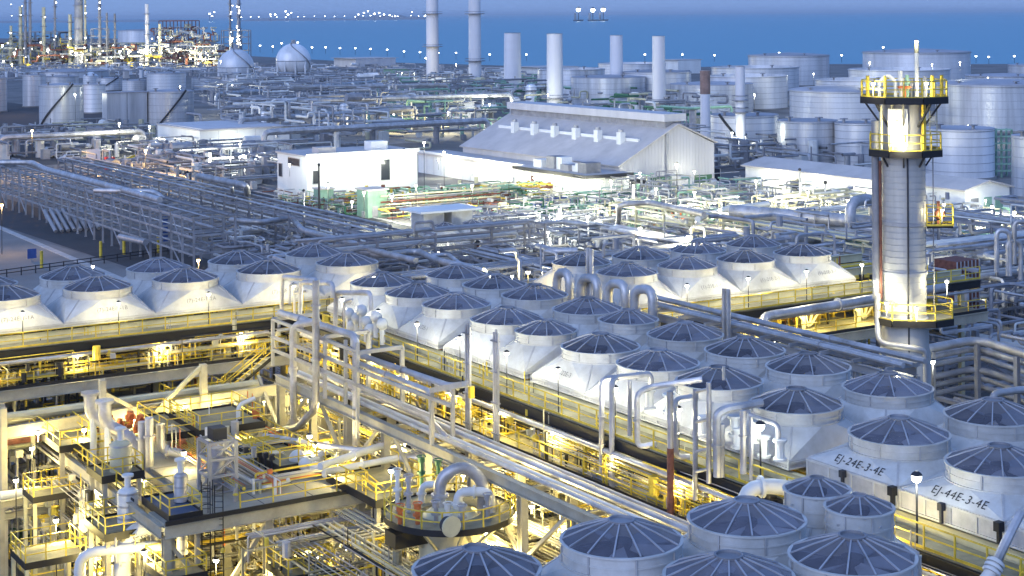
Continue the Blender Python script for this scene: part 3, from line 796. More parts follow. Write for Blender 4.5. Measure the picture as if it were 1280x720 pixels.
    if stub:
        kb = MB().bar((-hx-0.25, -hy+0.05, zb-casing+0.1), (-hx-0.25, -hy+0.05, zb-0.35), 0.16); kb.box(-hx-0.42, -hx-0.08, -hy-0.08, -hy+0.22, zb-0.35, zb+0.05)
        P('junction_box', kb, M.black)
        kb = MB().bar((-hx-0.25, 0.3, zb-casing+0.1), (-hx-0.25, 0.3, zb-0.3), 0.13); kb.box(-hx-0.36, -hx-0.1, 0.2, 0.45, zb-0.3, zb+0.02)
        P('junction_box', kb, M.dark)
    return t
def stencil(t, text, hx, hy, r, front, ring=0.74, hood=0.62):
    """number stencilled on the flat face of the hood; front 'x' = the face towards -X, 'y' = towards -Y"""
    cu = bpy.data.curves.new('stencil_number', 'FONT'); cu.body = text; cu.size = 0.60 if ring > .7 else 0.40; cu.align_x = 'CENTER'; cu.align_y = 'CENTER'; cu.space_character = 1.1
    o = bpy.data.objects.new('stencil_number', cu); cu.materials.append(M.ink)
    zb, zt = -ring-hood, -ring
    if front == 'x':
        a = Vector((-hx, 0, zb)); b = Vector((-r*1.03, 0, zt)); right = Vector((0, -1, 0))
    else:
        a = Vector((0, -hy, zb)); b = Vector((0, -r*1.03, zt)); right = Vector((1, 0, 0))
    up = (b-a).normalized(); nrm = right.cross(up)
    mtx = Matrix((right, up, nrm)).transposed().to_4x4(); mtx.translation = a + (b-a)*0.47 + nrm*0.012 + right*0.2
    COL.objects.link(o); bpy.context.view_layer.update()
    me = bpy.data.meshes.new_from_object(o.evaluated_get(bpy.context.evaluated_depsgraph_get()))
    bpy.data.objects.remove(o)
    me.materials.clear(); me.materials.append(M.ink if ring > .7 else M.ink2)
    o = bpy.data.objects.new('stencil_number', me); o.parent = t; o.matrix_local = mtx; COL.objects.link(o)
    return o
def place(proto, u, v, label, group, z=0.0, first=[set()]):
    if proto.name not in first[0]:
        first[0].add(proto.name); snapshot(proto); o = proto
    else: o = copy_tree(proto)
    o.location = (u, v, ZD+z); o['label'] = label; o['group'] = group
    a1, a2 = rnd.uniform(0, 6.28), rnd.uniform(0, 6.28)      # no two fans stopped at the same angle
    for ch in o.children:
        if ch.name.startswith('fan_blade'): ch.rotation_euler.z += a1
        elif ch.name.startswith(('guard_rib', 'wire_guard')): ch.rotation_euler.z += a2
    return o
GF = 'caged fans on the cooler banks'
# left bank ------------------------------------------------------------
protoL = fan_proto(4.95, 3.40, 2.95, 'x', stub=False, ring=.62, hood=1.3, casing=.35)
UL = [24.45 + 6.87*k for k in range(6)]
for j, v in enumerate((119.5, 125.5)):
    for k, u in enumerate(UL):
        row = 'front row' if j == 0 else 'back row'
        if k == 0: lb = 'caged fan at the left edge in the %s of the left bank' % row
        else: lb = 'caged fan, %s from the right end of the left bank, %s' % (od(5-k), row)
        o = place(protoL, u, v, lb, GF)
        if j == 0 and k in (1, 2, 3, 4): stencil(o, ['', '(7)-24E-1-1A', '(7)-24E-1-1B', '(7)-24E-1-2A', '(7)-24E-1-2B'][k], 3.40, 2.95, 2.475, 'y', .62, 1.3)
# middle bank -----------------------------------------------------------
protoM = fan_proto(4.70, 3.12, 2.88, 'x', stub=False, ring=.64, hood=1.25, casing=.42)
protoE = fan_proto(4.70, 3.12, 2.95, 'x')
protoS = fan_proto(3.90, 3.12, 2.30, 'x', stub=False, ring=.64, hood=1.25, casing=.42)
VM = [109.0, 103.4, 97.9, 91.3, 86.6, 80.6, 74.9, 69.4, 63.2, 56.0, 49.9, 43.9]
for j, u in enumerate((56.55, 63.0)):
    for k, v in enumerate(VM):
        row = 'walkway side' if j == 0 else 'far side'
        if k == 4: lb = 'smaller caged fan in the long middle bank, %s' % row
        elif k < 4: lb = 'caged fan, %s from the rear end of the middle bank, %s' % (od(k), row)
        elif k == 11: lb = 'caged fan at the very right edge, middle bank, %s' % row
        else: lb = 'caged fan, %s nearer than the small fan in the middle bank, %s' % (od(k-5), row)
        o = place(protoS if k == 4 else (protoE if k >= 9 else protoM), u, v, lb, GF)
        if j == 0 and k in (0, 2, 5, 9, 10): stencil(o, {0: 'EJ-20E-1-1', 2: 'EJ-22E-1', 5: 'EJ-22E-3', 9: 'EJ-24E-3-4E', 10: 'EJ-44E-3-4E'}[k], 3.12, 2.95 if k >= 9 else 2.88, 2.35, 'x', *((.74, .62) if k >= 9 else (.64, 1.25)))
# right bank -------------------------------------------------------------
protoR = fan_proto(4.70, 3.0, 3.05, 'x', stub=False, ring=.62, hood=1.3, casing=.35)
for j, v in enumerate((102.4, 108.6)):
    for k, u in enumerate((74.4, 80.3, 86.3, 92.4)):
        o = place(protoR, u, v, 'caged fan in the bank behind the tower, %s from the left, %s row' % (od(k), ('front', 'back')[j]), GF)
        if j == 0 and k in (1, 2, 3): stencil(o, '(1)-21E-%d-1' % k, 3.0, 3.05, 2.35, 'y', .62, 1.3)
# near low bank -----------------------------------------------------------
protoN = fan_proto(4.60, 3.0, 2.6, 'x', stub=False, nribs=14, ring=.8, hood=1.1, casing=.5)
protoT = fan_proto(2.75, 1.9, 1.45, 'x', nribs=10, stub=False, ring=1.25)
for u, v, lb in ((30.1, 50.8, 'big caged fan with dark cap at the bottom centre of the view'), (36.4, 50.6, 'big caged fan with many ribs right of the bottom centre one'),
                 (42.0, 49.9, 'big caged fan left of the two small fans by the yellow rail'), (42.4, 44.4, 'nearest big caged fan in front of the two small fans'),
                 (37.2, 45.2, 'big caged fan cut off by the bottom edge, only its cap showing')):
    place(protoN, u, v, lb, GF)
for u, v, lb in ((47.1, 51.4, 'small caged fan, the left one of two by the yellow rail'), (46.8, 48.6, 'small caged fan, the right one of two by the yellow rail')):
    place(protoT, u, v, lb, GF)

# ------------------------------------------------------------------ the racks that carry them
COLM = {}
def column_mesh(h, w_, m):
    k = (round(h, 2), w_, m.name)
    if k not in COLM:
        mb = MB(); t_ = 0.05
        mb.box(-w_/2, w_/2, -w_/2, -w_/2+t_, 0, h); mb.box(-w_/2, w_/2, w_/2-t_, w_/2, 0, h); mb.box(-t_/2, t_/2, -w_/2+t_, w_/2-t_, 0, h)
        mb.box(-w_*0.7, w_*0.7, -w_*0.7, w_*0.7, 0, 0.08)
        COLM[k] = mb.mesh('column', m)
    return COLM[k]
def cooler_rack(label, axis, a0, a1, out, inn, bays, zc=15.75, zdeck=15.05, walkout=1.9, z2=12.4, rail_step=1.75, low=True):
    """axis 'x': bank runs along X, outer face at y=out ; axis 'y': runs along Y, outer face at x=out"""
    def Q(a, b, z): return Vector((a, b, z)) if axis == 'x' else Vector((b, a, z))
    t = thing('cooler_rack', label, 'steel structure', Q(a0, out, 0), 'structures under the fans')
    def boxq(mb, a_0, a_1, b_0, b_1, z0, z1):
        return mb.box(a_0, a_1, b_0, b_1, z0, z1) if axis == 'x' else mb.box(b_0, b_1, a_0, a_1, z0, z1)
    o1 = out - walkout
    # top walkway
    part(t, 'walkway_deck', boxq(MB(), a0, a1, o1, out-0.05, zdeck-0.08, zdeck), M.grating)
    part(t, 'edge_beam', MB().ibeam(Q(a0, o1, zdeck-0.42), Q(a1, o1, zdeck-0.42), 0.25, 0.62), M.black)
    part(t, 'edge_beam', MB().ibeam(Q(a0, out, zdeck-0.35), Q(a1, out, zdeck-0.35), 0.25, 0.5), M.black)
    guardrail(t, [Q(a0, o1+0.05, zdeck), Q(a1, o1+0.05, zdeck)], step=rail_step)
    part(t, 'bracket_pipe', MB().tube([Q(a0, o1-0.25, zdeck-0.9), Q(a1, o1-0.25, zdeck-0.9)], 0.14), M.pipe)
    # fan deck beams
    for b in (out+0.3, (out+inn)/2, inn-0.3):
        part(t, 'deck_beam', MB().ibeam(Q(a0, b, zc-0.55), Q(a1, b, zc-0.55), 0.3, 0.7), M.cream)
    cm = column_mesh(zc-0.9, 0.42, M.cream); ym = column_mesh(zc-0.9-z2, 0.22, M.yellow)
    for i in range(bays+1):
        a = a0 + (a1-a0)*i/bays
        for b in (out+0.3, inn-0.3): inst(t, 'column', cm, Q(a, b, 0))
        part(t, 'cross_beam', MB().ibeam(Q(a, o1, zdeck-0.9), Q(a, inn, zdeck-0.9), 0.22, 0.34), M.cream)
        if i < bays:
            am = a0 + (a1-a0)*(i+0.5)/bays; da = (a1-a0)/bays*0.22
            # V struts under the deck
            vb = MB()
            for s_ in (-1, -0.33, 0.33, 1):
                vb.bar(Q(a+da*0.4, out+0.1, z2+0.1), Q(a+da*0.4+s_*da*1.25, out+0.1, zdeck-0.9), 0.13)
            part(t, 'v_strut', vb, M.cream)
            for q in (0.16, 0.30, 0.42, 0.55, 0.68, 0.8, 0.93): inst(t, 'hanger', ym, Q(a0+(a1-a0)*(i+q)/bays, out+1.2+1.6*(q > 0.5), z2))
    if low:
        o2 = out - 2.6
        part(t, 'lower_deck', boxq(MB(), a0, a1, o2, inn, z2-0.1, z2), M.grating)
        part(t, 'lower_edge_beam', MB().ibeam(Q(a0, o2-0.1, z2-0.4), Q(a1, o2-0.1, z2-0.4), 0.3, 0.75), M.beam)
        part(t, 'lower_toe_plate', boxq(MB(), a0, a1, o2-0.06, o2+0.0, z2+0.001, z2+0.22), M.black)
        guardrail(t, [Q(a0, o2+0.1, z2), Q(a1, o2+0.1, z2)], step=rail_step*1.25)
        guardrail(t, [Q(a0, out+1.8, z2), Q(a1, out+1.8, z2)], step=rail_step*1.8, toe=False)
    return t, Q, boxq
RL = cooler_rack('yellow railed steel rack carrying the left bank of fans', 'x', 21.0, 62.3, 116.5, 128.5, 6)
RM = cooler_rack('long yellow railed steel rack carrying the middle bank of fans', 'y', 41.0, 112.0, 53.4, 66.2, 11, zdeck=15.1)
RR = cooler_rack('yellow railed steel rack carrying the bank of fans behind the tower', 'x', 71.4, 108.0, 99.2, 111.8, 6)
# near bank: rack mostly hidden by its own hoods
t = thing('cooler_rack', 'steel rack under the nearest fans at the bottom of the view', 'steel structure', (27, 42, 0), 'structures under the fans')
for b in (42.6, 53.2): part(t, 'deck_beam', MB().ibeam((27, b, 15.2), (45.3, b, 15.2), 0.3, 0.7), M.cream)
cm = column_mesh(14.9, 0.42, M.cream)
for a in (27.5, 33.3, 39.3, 45.0):
    for b in (42.6, 53.2): inst(t, 'column', cm, (a, b, 0))
# tops of the drive galleries under each bank: motors row, cable trays and header pipes (yellow lit)
k = 0
for nm, axis, a0, a1, bs in (('left bank', 'x', 21.5, 62, (117.6, 119.0, 121.0, 123.2, 126)), ('middle bank', 'y', 42, 111.5, (54.6, 56.0, 58.4, 61.0, 64)), ('right bank', 'x', 72, 107.5, (100.4, 102, 104, 106.5))):
    for i, b in enumerate(bs):
        z = (13.6, 14.1, 13.2, 13.9, 13.4)[i]; r = (0.16, 0.22, 0.3, 0.18, 0.25)[i]
        p = (Vector((a0, b, z)), Vector((a1, b, z))) if axis == 'x' else (Vector((b, a0, z)), Vector((b, a1, z)))
        pipe(p, r, 'header pipe under the fans of the %s, %s from the walkway' % (nm, od(i)), (M.pipe, M.yellow, M.cream, M.rust, M.wpipe)[i], 'header pipes under the fans')
# ================================================================== FOREGROUND PROCESS AREA
def wv(p): return Vector(p)
# --- outer pipe rack in front of the middle bank -----------------------
UO = 47.0
vA, vB = PU(345, 455, UO).y, PU(872, 690, UO).y
zA = 12.35
t = thing('pipe_rack', 'pale beam pipe rack running below the walkway of the middle bank', 'pipe rack', (UO, vB, 0), 'pipe racks')
part(t, 'long_beam', MB().ibeam((UO, vA, zA), (UO, vB, zA), 0.4, 0.62), M.beam)
part(t, 'long_beam', MB().ibeam((UO+3.2, vA, zA), (UO+3.2, vB, zA), 0.35, 0.55), M.beam)
cm = column_mesh(zA-0.3, 0.45, M.beam)
nb = 9
for i in range(nb+1):
    v = vA + (vB-vA)*(i+0.15)/nb
    for u in (UO, UO+3.2): inst(t, 'column', cm, (u, v, 0))
    part(t, 'cross_beam', MB().ibeam((UO+0.21, v, zA-0.1), (UO+2.98, v, zA-0.1), 0.25, 0.35), M.beam)
    part(t, 'cross_beam', MB().ibeam((UO+0.23, v, 7.2), (UO+2.97, v, 7.2), 0.25, 0.35), M.beam)
    if i % 2 == 0 and i < nb:
        part(t, 'knee_brace', MB().bar((UO, v-0.3, zA-3.6), (UO, v-4.2, zA-0.4), 0.2).bar((UO, v+0.3, zA-3.6), (UO, v+4.0, zA-0.4), 0.2), M.beam)
part(t, 'lower_beam', MB().ibeam((UO-0.02, vA, 7.4), (UO-0.02, vB, 7.4), 0.3, 0.5), M.beam)
GP = 'pipes on the rack below the middle bank walkway'
for i, (u, z, r, m) in enumerate(((47.6, 12.95, .15, M.pipe), (48.2, 12.9, .12, M.wpipe), (48.9, 13.0, .2, M.pipe), (49.6, 12.95, .12, M.steel), (47.9, 7.9, .25, M.pipe), (48.8, 7.8, .18, M.cream), (49.5, 7.9, .3, M.pipe))):
    pipe([(u, vA-1-i*.3, z), (u, vB+0.6, z)], r, '%s pipe lying on the %s tier of the rack below the walkway, %s from outside' % (('thin', 'thick')[r > .17], ('upper', 'lower')[z < 10], od(i % 4)), m, GP)
# --- upright pipe frame (left end of the middle bank) -------------------
t = thing('pipe_scaffold', 'open grey frame of posts and rails where the left and middle banks meet', 'pipe rack', PU(341, 456, 46.6), 'pipe racks')
o_ = t.location.copy()
def fr(par, name, a, b, wd=0.2, u=46.6, m=None): return part(par, name, MB().bar(PU(*a, u), PU(*b, u), wd), m or M.steel)
for x, ya, yb in ((341, 399, 457), (406, 420, 498), (447, 428, 548), (540, 487, 556), (566, 485, 545), (432, 425, 505)): fr(t, 'post', (x, ya), (x, yb))
fr(t, 'top_rail', (341, 399), (447, 440)); fr(t, 'mid_rail', (341, 421), (566, 508)); fr(t, 'mid_rail', (341, 437), (540, 520)); fr(t, 'end_rail', (540, 488), (580, 480), .3)
for (x, y) in ((341, 399), (406, 421), (447, 441)):
    a = PU(x, y, 46.6); part(t, 'cross_rail', MB().bar(a, a+Vector((3.2, 0, 0)), .24), M.steel); b = a+Vector((3.2, 0, 0)); part(t, 'post', MB().bar(b, (b.x, b.y, zA), .24), M.steel)
# pipes drawn along planes of constant u
def pp(u, pts, r, label, m=None, **k): return pipe([PU(x, y, u + (q[0] if q else 0)) for x, y, *q in pts], r*.84, label, m, 'pipes round the upright pipe frame', **k)
pp(47.2, [(350, 391), (445, 420), (445, 556)], .30, 'thick grey header pipe that bends straight down beside the upright pipe frame', flanges=[(0, .3), (1, .5)])
pp(46.5, [(398, 401, .8), (366, 407), (367, 540)], .29, 'grey pipe bending down at the left of the upright pipe frame', flanges=[(1, .4)])
pp(46.2, [(395, 350), (395, 510), (372, 534), (300, 548)], .30, 'tallest grey riser in the upright pipe frame, kinked at its foot', flanges=[(0, .2), (0, .62)])
pp(48.0, [(450, 444), (563, 483), (584, 480, 1.2)], .24, 'upper of two silver pipes sloping right from the upright pipe frame', flanges=[(0, .5)])
pp(47.6, [(450, 455), (539, 490), (540, 552)], .22, 'lower of two silver pipes sloping right from the upright pipe frame', flanges=[(0, .4)])
pp(48.0, [(452, 486), (532, 520), (560, 548)], .20, 'thin silver pipe running low under the two sloping pipes')
pp(49.4, [(352, 388), (353, 346), (396, 350), (396, 362)], .20, 'leftmost tall pipe loop above the upright pipe frame')
pp(49.2, [(375, 398), (376, 353), (416, 354), (417, 372)], .20, 'second tall pipe loop above the upright pipe frame')
pp(49.6, [(419, 408), (420, 366), (463, 366), (464, 388)], .20, 'widest tall pipe loop, nearest to the white hoods')
pp(49.8, [(362, 380), (362, 357), (372, 355)], .12, 'thin hooked pipe between the first two pipe loops')
pp(49.8, [(368, 392), (368, 366), (384, 364)], .12, 'thin hooked pipe behind the second pipe loop')
pp(49.7, [(430, 410), (430, 378), (440, 374)], .12, 'thin hooked pipe under the widest pipe loop')
# tall multi-pipe poles in front of the hoods
for xx, ya, yb, lb in ((585, 403, 552, 'left'), (620, 412, 566, 'right')):
    b = PU(xx, yb, 50.6); tp = PU(xx, ya, 50.6)
    t = thing('riser_bundle', '%s one of two tall triple riser poles in front of the white hoods' % lb, 'pipe', b, 'triple riser poles')
    for k in (-1, 0, 1): part(t, 'riser', MB().tube([b+Vector((0.0, -.24*k, -3)), (tp.x, tp.y-.24*k, tp.z-.2*abs(k))], .09, 6), M.pipe)
    for f in (.15, .4, .65, .9): part(t, 'clamp', MB().box(b.x-.12, b.x+.12, b.y-.38, b.y+.38, b.z+(tp.z-b.z)*f, b.z+(tp.z-b.z)*f+.08), M.dsteel)
# --- the pipe loops in front of the right half --------------------------
GL = 'tall pipe loops in front of the near hoods'
def pl(pts, r, label, m=None, u=51.2, **k): return pipe([PU(x, y, u + (q[0] if q else 0)) for x, y, *q in pts], r*.8, label, m, GL, **k)
pl([(752, 590), (752, 474), (814, 467, 2.6), (814, 482, 2.6)], .19, 'leftmost pipe loop with long arm reaching over the casing', flanges=[(0, .3), (0, .6)])
pl([(765, 705), (765, 476, .1), (770, 474, .6)], .20, 'longest grey riser dropping past the lower deck near the near fans', flanges=[(0, .5)])
pl([(787, 545), (787, 476)], .15, 'short grey riser right of the leftmost loop')
pl([(820, 555, .6), (797, 559), (796, 492), (812, 484, 1.0), (878, 474, 3)], .20, 'pipe loop with foot elbow and arm to the right', flanges=[(1, .5)])
pl([(862, 571, .6), (845, 571), (843, 500), (864, 496, 1.2)], .19, 'pipe loop with foot elbow next to the rusty riser', flanges=[(1, .4)])
pl([(897, 596), (896, 518), (905, 512, .4), (952, 503, 2.6)], .27, 'thickest pipe loop beside the ladder frame', flanges=[(0, .5)])
pl([(902, 596, .2), (902, 530, .2)], .20, 'short pipe against the thickest pipe loop')
pl([(929, 592), (929, 513, .1)], .20, 'plain grey riser right of the thickest loop', flanges=[(0, .6)])
pl([(939, 600, .3), (939, 521, .3)], .12, 'thin riser right of the plain grey riser')
pl([(938, 519, 1.2), (973, 531, 1.2), (973, 557, 1.2)], .15, 'pipe arm bent down over the casing, rightmost of the loops')
pl([(905, 475, 2), (905, 458, 2)], .12, 'short vent stub by the second hood')
t = thing('riser', 'tall riser, grey above and rusty red below', 'pipe', PU(838, 646, 50.6), GL)
a, b, c = PU(838, 646, 50.6), PU(838, 560, 50.6), PU(834, 488, 50.6)
part(t, 'rusty_length', MB().tube([a-Vector((0,0,2)), b], .18, 10), M.rust); part(t, 'grey_length', MB().tube([b, (b.x, b.y, c.z)], .17, 10), M.pipe)
t = thing('rung_scaffold', 'narrow upright pipe frame with rungs among the pipe loops', 'pipe frame', PU(869, 612, 51.0), GL)
for x, ya, yb in ((869, 487, 625), (886, 478, 604)): part(t, 'upright', MB().tube([PU(x, yb, 51), PU(x, ya, 51)], .13, 8), M.pipe)
for y in (490, 528, 565, 590): part(t, 'rung', MB().tube([PU(869, y, 51), PU(886, y-4, 51)], .09, 6), M.pipe)
for i, (x, y) in enumerate(((812, 497), (836, 502), (918, 530), (945, 537), (975, 560), (880, 530), (922, 545), (955, 556))):
    q = PU(x, y, 52.4); mb = MB().cyl(q-Vector((0,0,.55)), .22, .9, 8).cyl(q+Vector((0,0,.3)), .34, .12, 10).cyl(q-Vector((0,0,.6)), .34, .12, 10)
    solo('nozzle', mb, M.wpipe, 'flanged white nozzle on the casing top behind the pipe loops, %s from the left' % od(sorted([812,836,918,945,975,880,922,955]).index(x)), 'nozzle', 'white nozzles behind the pipe loops')
# white insulated pipe in the glare right of the loops
P0 = PU(930, 616, 49.5)
pipe([P0-Vector((0,0,2.2)), P0+Vector((0,0,.2)), P0+Vector((1.6,-.6,.25)), P0+Vector((4.6,-1.6,-.9))], .36, 'bright white lagged pipe bend glaring beside the near fans', M.wpipe, None, 10, flanges=[(1, .5)])
# cluster of lagged heads beside the last pipe loop
for i, (x, y) in enumerate(((436, 392), (446, 398), (458, 402), (470, 396), (441, 408), (463, 412), (478, 405), (452, 388))):
    q = PU(x, y, 51.5); mb = MB().sphere(q, .42, 10, 7).cyl(q-Vector((0,0,1.4)), .2, 1.2, 8)
    solo('lagged_valve', mb, M.wpipe, 'white lagged valve head in the bright cluster by the widest loop, %s from the left' % od(sorted([436,446,458,470,441,463,478,452]).index(x)), 'valve', 'white lagged valves by the widest loop')

# --- loops at the rear of the middle bank and the diagonal pipe bridge ----
for i, (x0, x1, yt, yb) in enumerate(((696, 712, 340, 372), (726, 747, 347, 380), (760, 782, 354, 386), (793, 816, 361, 394))):
    pipe([PU(x0, yb, 68), PU(x0, yt, 68), PU(x1, yt+1, 68), PU(x1, yb+4, 68)], .34, 'inverted U pipe, %s of the four behind the middle bank' % od(i), M.pipe, 'inverted U pipes', 10, flanges=[(0, .2)])
for xx, ya, yb, lb in ((737, 311, 362, 'twin grey pole rising between the inverted U pipes'), (908, 361, 412, 'twin grey stub poles beside the diagonal pipe bridge')):
    b, tp = PU(xx, yb, 68.5), PU(xx, ya, 68.5); t = thing('twin_pole', lb, 'pipe', b)
    for k in (-1, 1): part(t, 'pole', MB().tube([b+Vector((.0, .22*k, -1)), (tp.x, tp.y+.22*k, tp.z)], .16, 8), M.pipe)
ub = 69.3
t = thing('pipe_bridge', 'grey steel bridge carrying pipes diagonally between the middle and right banks', 'pipe bridge', PU(1090, 450, ub), 'pipe racks')
A, B = PU(822, 384, ub), PU(1112, 446, ub); zb_ = (A.z + B.z)/2
for du in (0, 2.2):
    part(t, 'long_beam', MB().ibeam((ub+du, A.y, zb_-.9), (ub+du, B.y, zb_-.9), .3, .5), M.steel)
for i in range(9):
    v = A.y + (B.y-A.y)*i/8
    part(t, 'cross_beam', MB().bar((ub-.3, v, zb_-.5), (ub+2.4, v, zb_-.5), .2), M.steel)
    for du in (0, 2.2): inst(t, 'column', column_mesh(zb_-1.2, .3, M.steel), (ub+du, v, 0))
for i, (du, r) in enumerate(((.1, .17), (.9, .12), (1.9, .2))):
    pipe([(ub+du, A.y+1.5*i, zb_-.3+r), (ub+du, B.y-1, zb_-.3+r)], r, 'grey pipe on the diagonal pipe bridge, %s from its near side' % od(i), M.pipe, 'pipes on the diagonal bridge', flanges=[(0, .3), (0, .7)])
a = PV(952, 396, 95.5); b = PV(1092, 371, 95.5)
pipe([a+Vector((-1.2,-2.2,-1.4)), a, b+Vector((8, 0, 0))], .36, 'fat silver pipe along the yellow rails left of the tower', M.pipe, None, 10, flanges=[(1, .4)])

# --- raised concrete deck and its furniture -------------------------------
ZK = 9.5
dk = [PZ(205, 655, ZK), PZ(398, 618, ZK)]
du0, dv0, du1 = dk[0].x, dk[0].y, 44.6
dv1 = 107.6
t = thing('process_deck', 'large raised concrete deck on steel columns in the near left plant', 'platform', (du0, dv0, 0), 'raised platforms')
DK = t
dvm = PZ(398, 618, ZK).y
part(t, 'deck_slab', MB().box(du0+3.3, du1, dv0+0.01, dv1, ZK-.25, ZK), M.deckc)
part(t, 'deck_slab', MB().box(du0, du0+3.295, dv0+0.01, dv0+2.6, ZK-.25, ZK), M.deckc)
part(t, 'edge_beam', MB().ibeam((du0+3.2, dv0+2.7, ZK-.55), (du0+3.2, dv1, ZK-.55), .25, .55), M.beam)
part(t, 'edge_beam', MB().ibeam((du0-.16, dv0, ZK-.45), (du0-.16, dv1, ZK-.45), .3, .7), M.beam)
part(t, 'edge_beam', MB().ibeam((du0, dv0-.16, ZK-.45), (du1, dv0-.16, ZK-.45), .3, .7), M.beam)
part(t, 'kick_plate', MB().box(du0-.05, du1, dv0-.40, dv0-.325, ZK-.05, ZK+.22), M.black)
part(t, 'kick_plate', MB().box(du1+.002, du1+.06, dv0, dv1, ZK-.3, ZK+.2), M.black)
part(t, 'kick_plate', MB().box(du0-.05, du0, dv0+5, dv1, ZK+.002, ZK+.15), M.black)
guardrail(t, [(du0+4.5, dv0-.2, ZK), (du1, dv0-.2, ZK), (du1, dv1, ZK)], step=1.9)
guardrail(t, [(du0, dv0+6, ZK), (du0, dv1, ZK), (du1, dv1, ZK)], step=2.1)
cm = column_mesh(ZK-.8, .45, M.beam)
for u in (du0+.2, (du0+du1)/2, du1-.3):
    for v in (dv0+.2, dv0+6.5, dv0+13, dv1-.3): inst(t, 'column', cm, (u, v, 0))
for (ua, ub_) in ((du0+.2, (du0+du1)/2), ((du0+du1)/2, du1-.3)):
    part(t, 'cross_brace', MB().bar((ua, dv0+.2, .4), (ub_, dv0+.2, ZK-1), .24), M.beam)
    part(t, 'cross_brace', MB().bar((ub_, dv0+.25, .4), (ua, dv0+.25, ZK-1), .24), M.beam)
    part(t, 'tie_beam', MB().ibeam((ua+.25, dv0+.2, 4.6), (ub_-.25, dv0+.2, 4.6), .25, .4), M.beam)
jb = MB()
for i in range(1, 5): jb.box(du0+3.4, du1-.1, dv0+i*3.7, dv0+i*3.7+.05, ZK+.001, ZK+.012)
for i in (2, 3): jb.box(du0+i*3.1, du0+i*3.1+.05, dv0+.2, dv1-.1, ZK+.0015, ZK+.0125)
part(t, 'deck_joint', jb, M.dark)
# lattice post frame at the deck's front edge
b = PZ(272, 612, ZK)
t = thing('hoist_frame', 'grey lattice post frame standing at the front edge of the concrete deck', 'frame', b)
w_ = .85; h = PD(272, 549, b.dot(cv)).z - ZK
for sx in (-1, 1):
    for sy in (-1, 1): part(t, 'post', MB().bar(b+Vector((sx*w_, sy*w_, 0)), b+Vector((sx*w_, sy*w_, h)), .2), M.steel)
for k in (0, .34, .67, 1):
    zz = b.z + h*k
    mb = MB()
    for (p_, q_) in (((-1,-1),(1,-1)), ((1,-1),(1,1)), ((1,1),(-1,1)), ((-1,1),(-1,-1))):
        mb.bar((b.x+p_[0]*(w_-.02), b.y+p_[1]*(w_-.02), zz), (b.x+q_[0]*(w_-.02), b.y+q_[1]*(w_-.02), zz), .15)
        if k < 1: mb.bar((b.x+p_[0]*w_, b.y+p_[1]*w_, zz), (b.x+q_[0]*w_, b.y+q_[1]*w_, zz+h*.33), .09)
    part(t, 'ring_frame', mb, M.steel)
part(t, 'inner_cylinder', MB().cyl(b+Vector((0,0,.5)), .42, h-1.0, 14), M.pipe)
part(t, 'hoist_head', MB().box(b.x-.45, b.x+.45, b.y-.45, b.y+.45, b.z+h+.05, b.z+h+.75), M.dark)
# column leg under the frame, reaching the ground
# vents: two gooseneck ducts
for i, (x, y, xe, ye) in enumerate(((113, 491, 138, 524), (131, 501, 153, 527))):
    q = PZ(x, y+28, 12.0); r = .42; z1 = PD(x, y, q.dot(cv)).z
    pipe([(q.x, q.y, z1), (q.x, q.y, z1-1.5), (q.x+1.5, q.y-.6, z1-2.4), (q.x+2.0, q.y-.8, 9.6)], r, '%s of two fat grey gooseneck vents behind the concrete deck' % ('taller left', 'lower right')[i], M.pipe, 'gooseneck vents', 14, flanges=[(0, .02)], bend=1.1)
    pipe([(q.x+.1, q.y-.25, z1-1.6), (q.x+.1, q.y-.25, 8)], .22, 'white leg under the %s gooseneck vent' % ('taller left', 'lower right')[i], M.wpipe, 'legs under the gooseneck vents')
# vertical vessels
def vessel(x, yt, yb, wpx, z0, label, m=None, base=None, saddle=True, group='upright vessels'):
    """upright drum whose top is at pixel row yt and bottom row yb, standing from z0"""
    q = PZ(x, yb, z0); d = q.dot(cv); r = wpx/2*d/F; z1 = PD(x, yt, d).z
    t = thing('vessel', label, 'vessel', (q.x, q.y, z0), group)
    part(t, 'shell', MB().lathe((q.x, q.y, 0), [(r, z0), (r, z1-.25*r)] + [(r*math.cos(a), z1-.25*r+.5*r*math.sin(a)) for a in (.4, .8, 1.2)] + [(.01, z1+.25*r)], 28), m or M.cream)
    bb = MB()
    for f in (.12, .5, .88): bb.lathe((q.x, q.y, 0), [(r, z0+(z1-z0)*f), (r*1.04, z0+(z1-z0)*f), (r*1.04, z0+(z1-z0)*f+.12), (r, z0+(z1-z0)*f+.12)], 28)
    part(t, 'band', bb, M.steel)
    part(t, 'top_nozzle', MB().cyl((q.x, q.y, z1+.15*r), .2, .7, 10).cyl((q.x, q.y, z1+.15*r+.7), .36, .12, 12), M.wpipe)
    return q, r, z1
vessel(151, 553, 588, 27, 10.2, 'pale drum with bands beside the gooseneck vents')
vessel(160, 612, 652, 26, 8.05, 'white drum leg under the first raised platform', M.wpipe)
vessel(226, 592, 626, 17, 9.8, 'narrow silver drum inside the yellow railed dark platform', M.pipe)
vessel(228, 655, 692, 14, 7.0, 'narrow white drum below the dark platform', M.wpipe)
vessel(660, 560, 640, 16, 4, 'slender pale drum under the rack beside the round platform', M.cream)
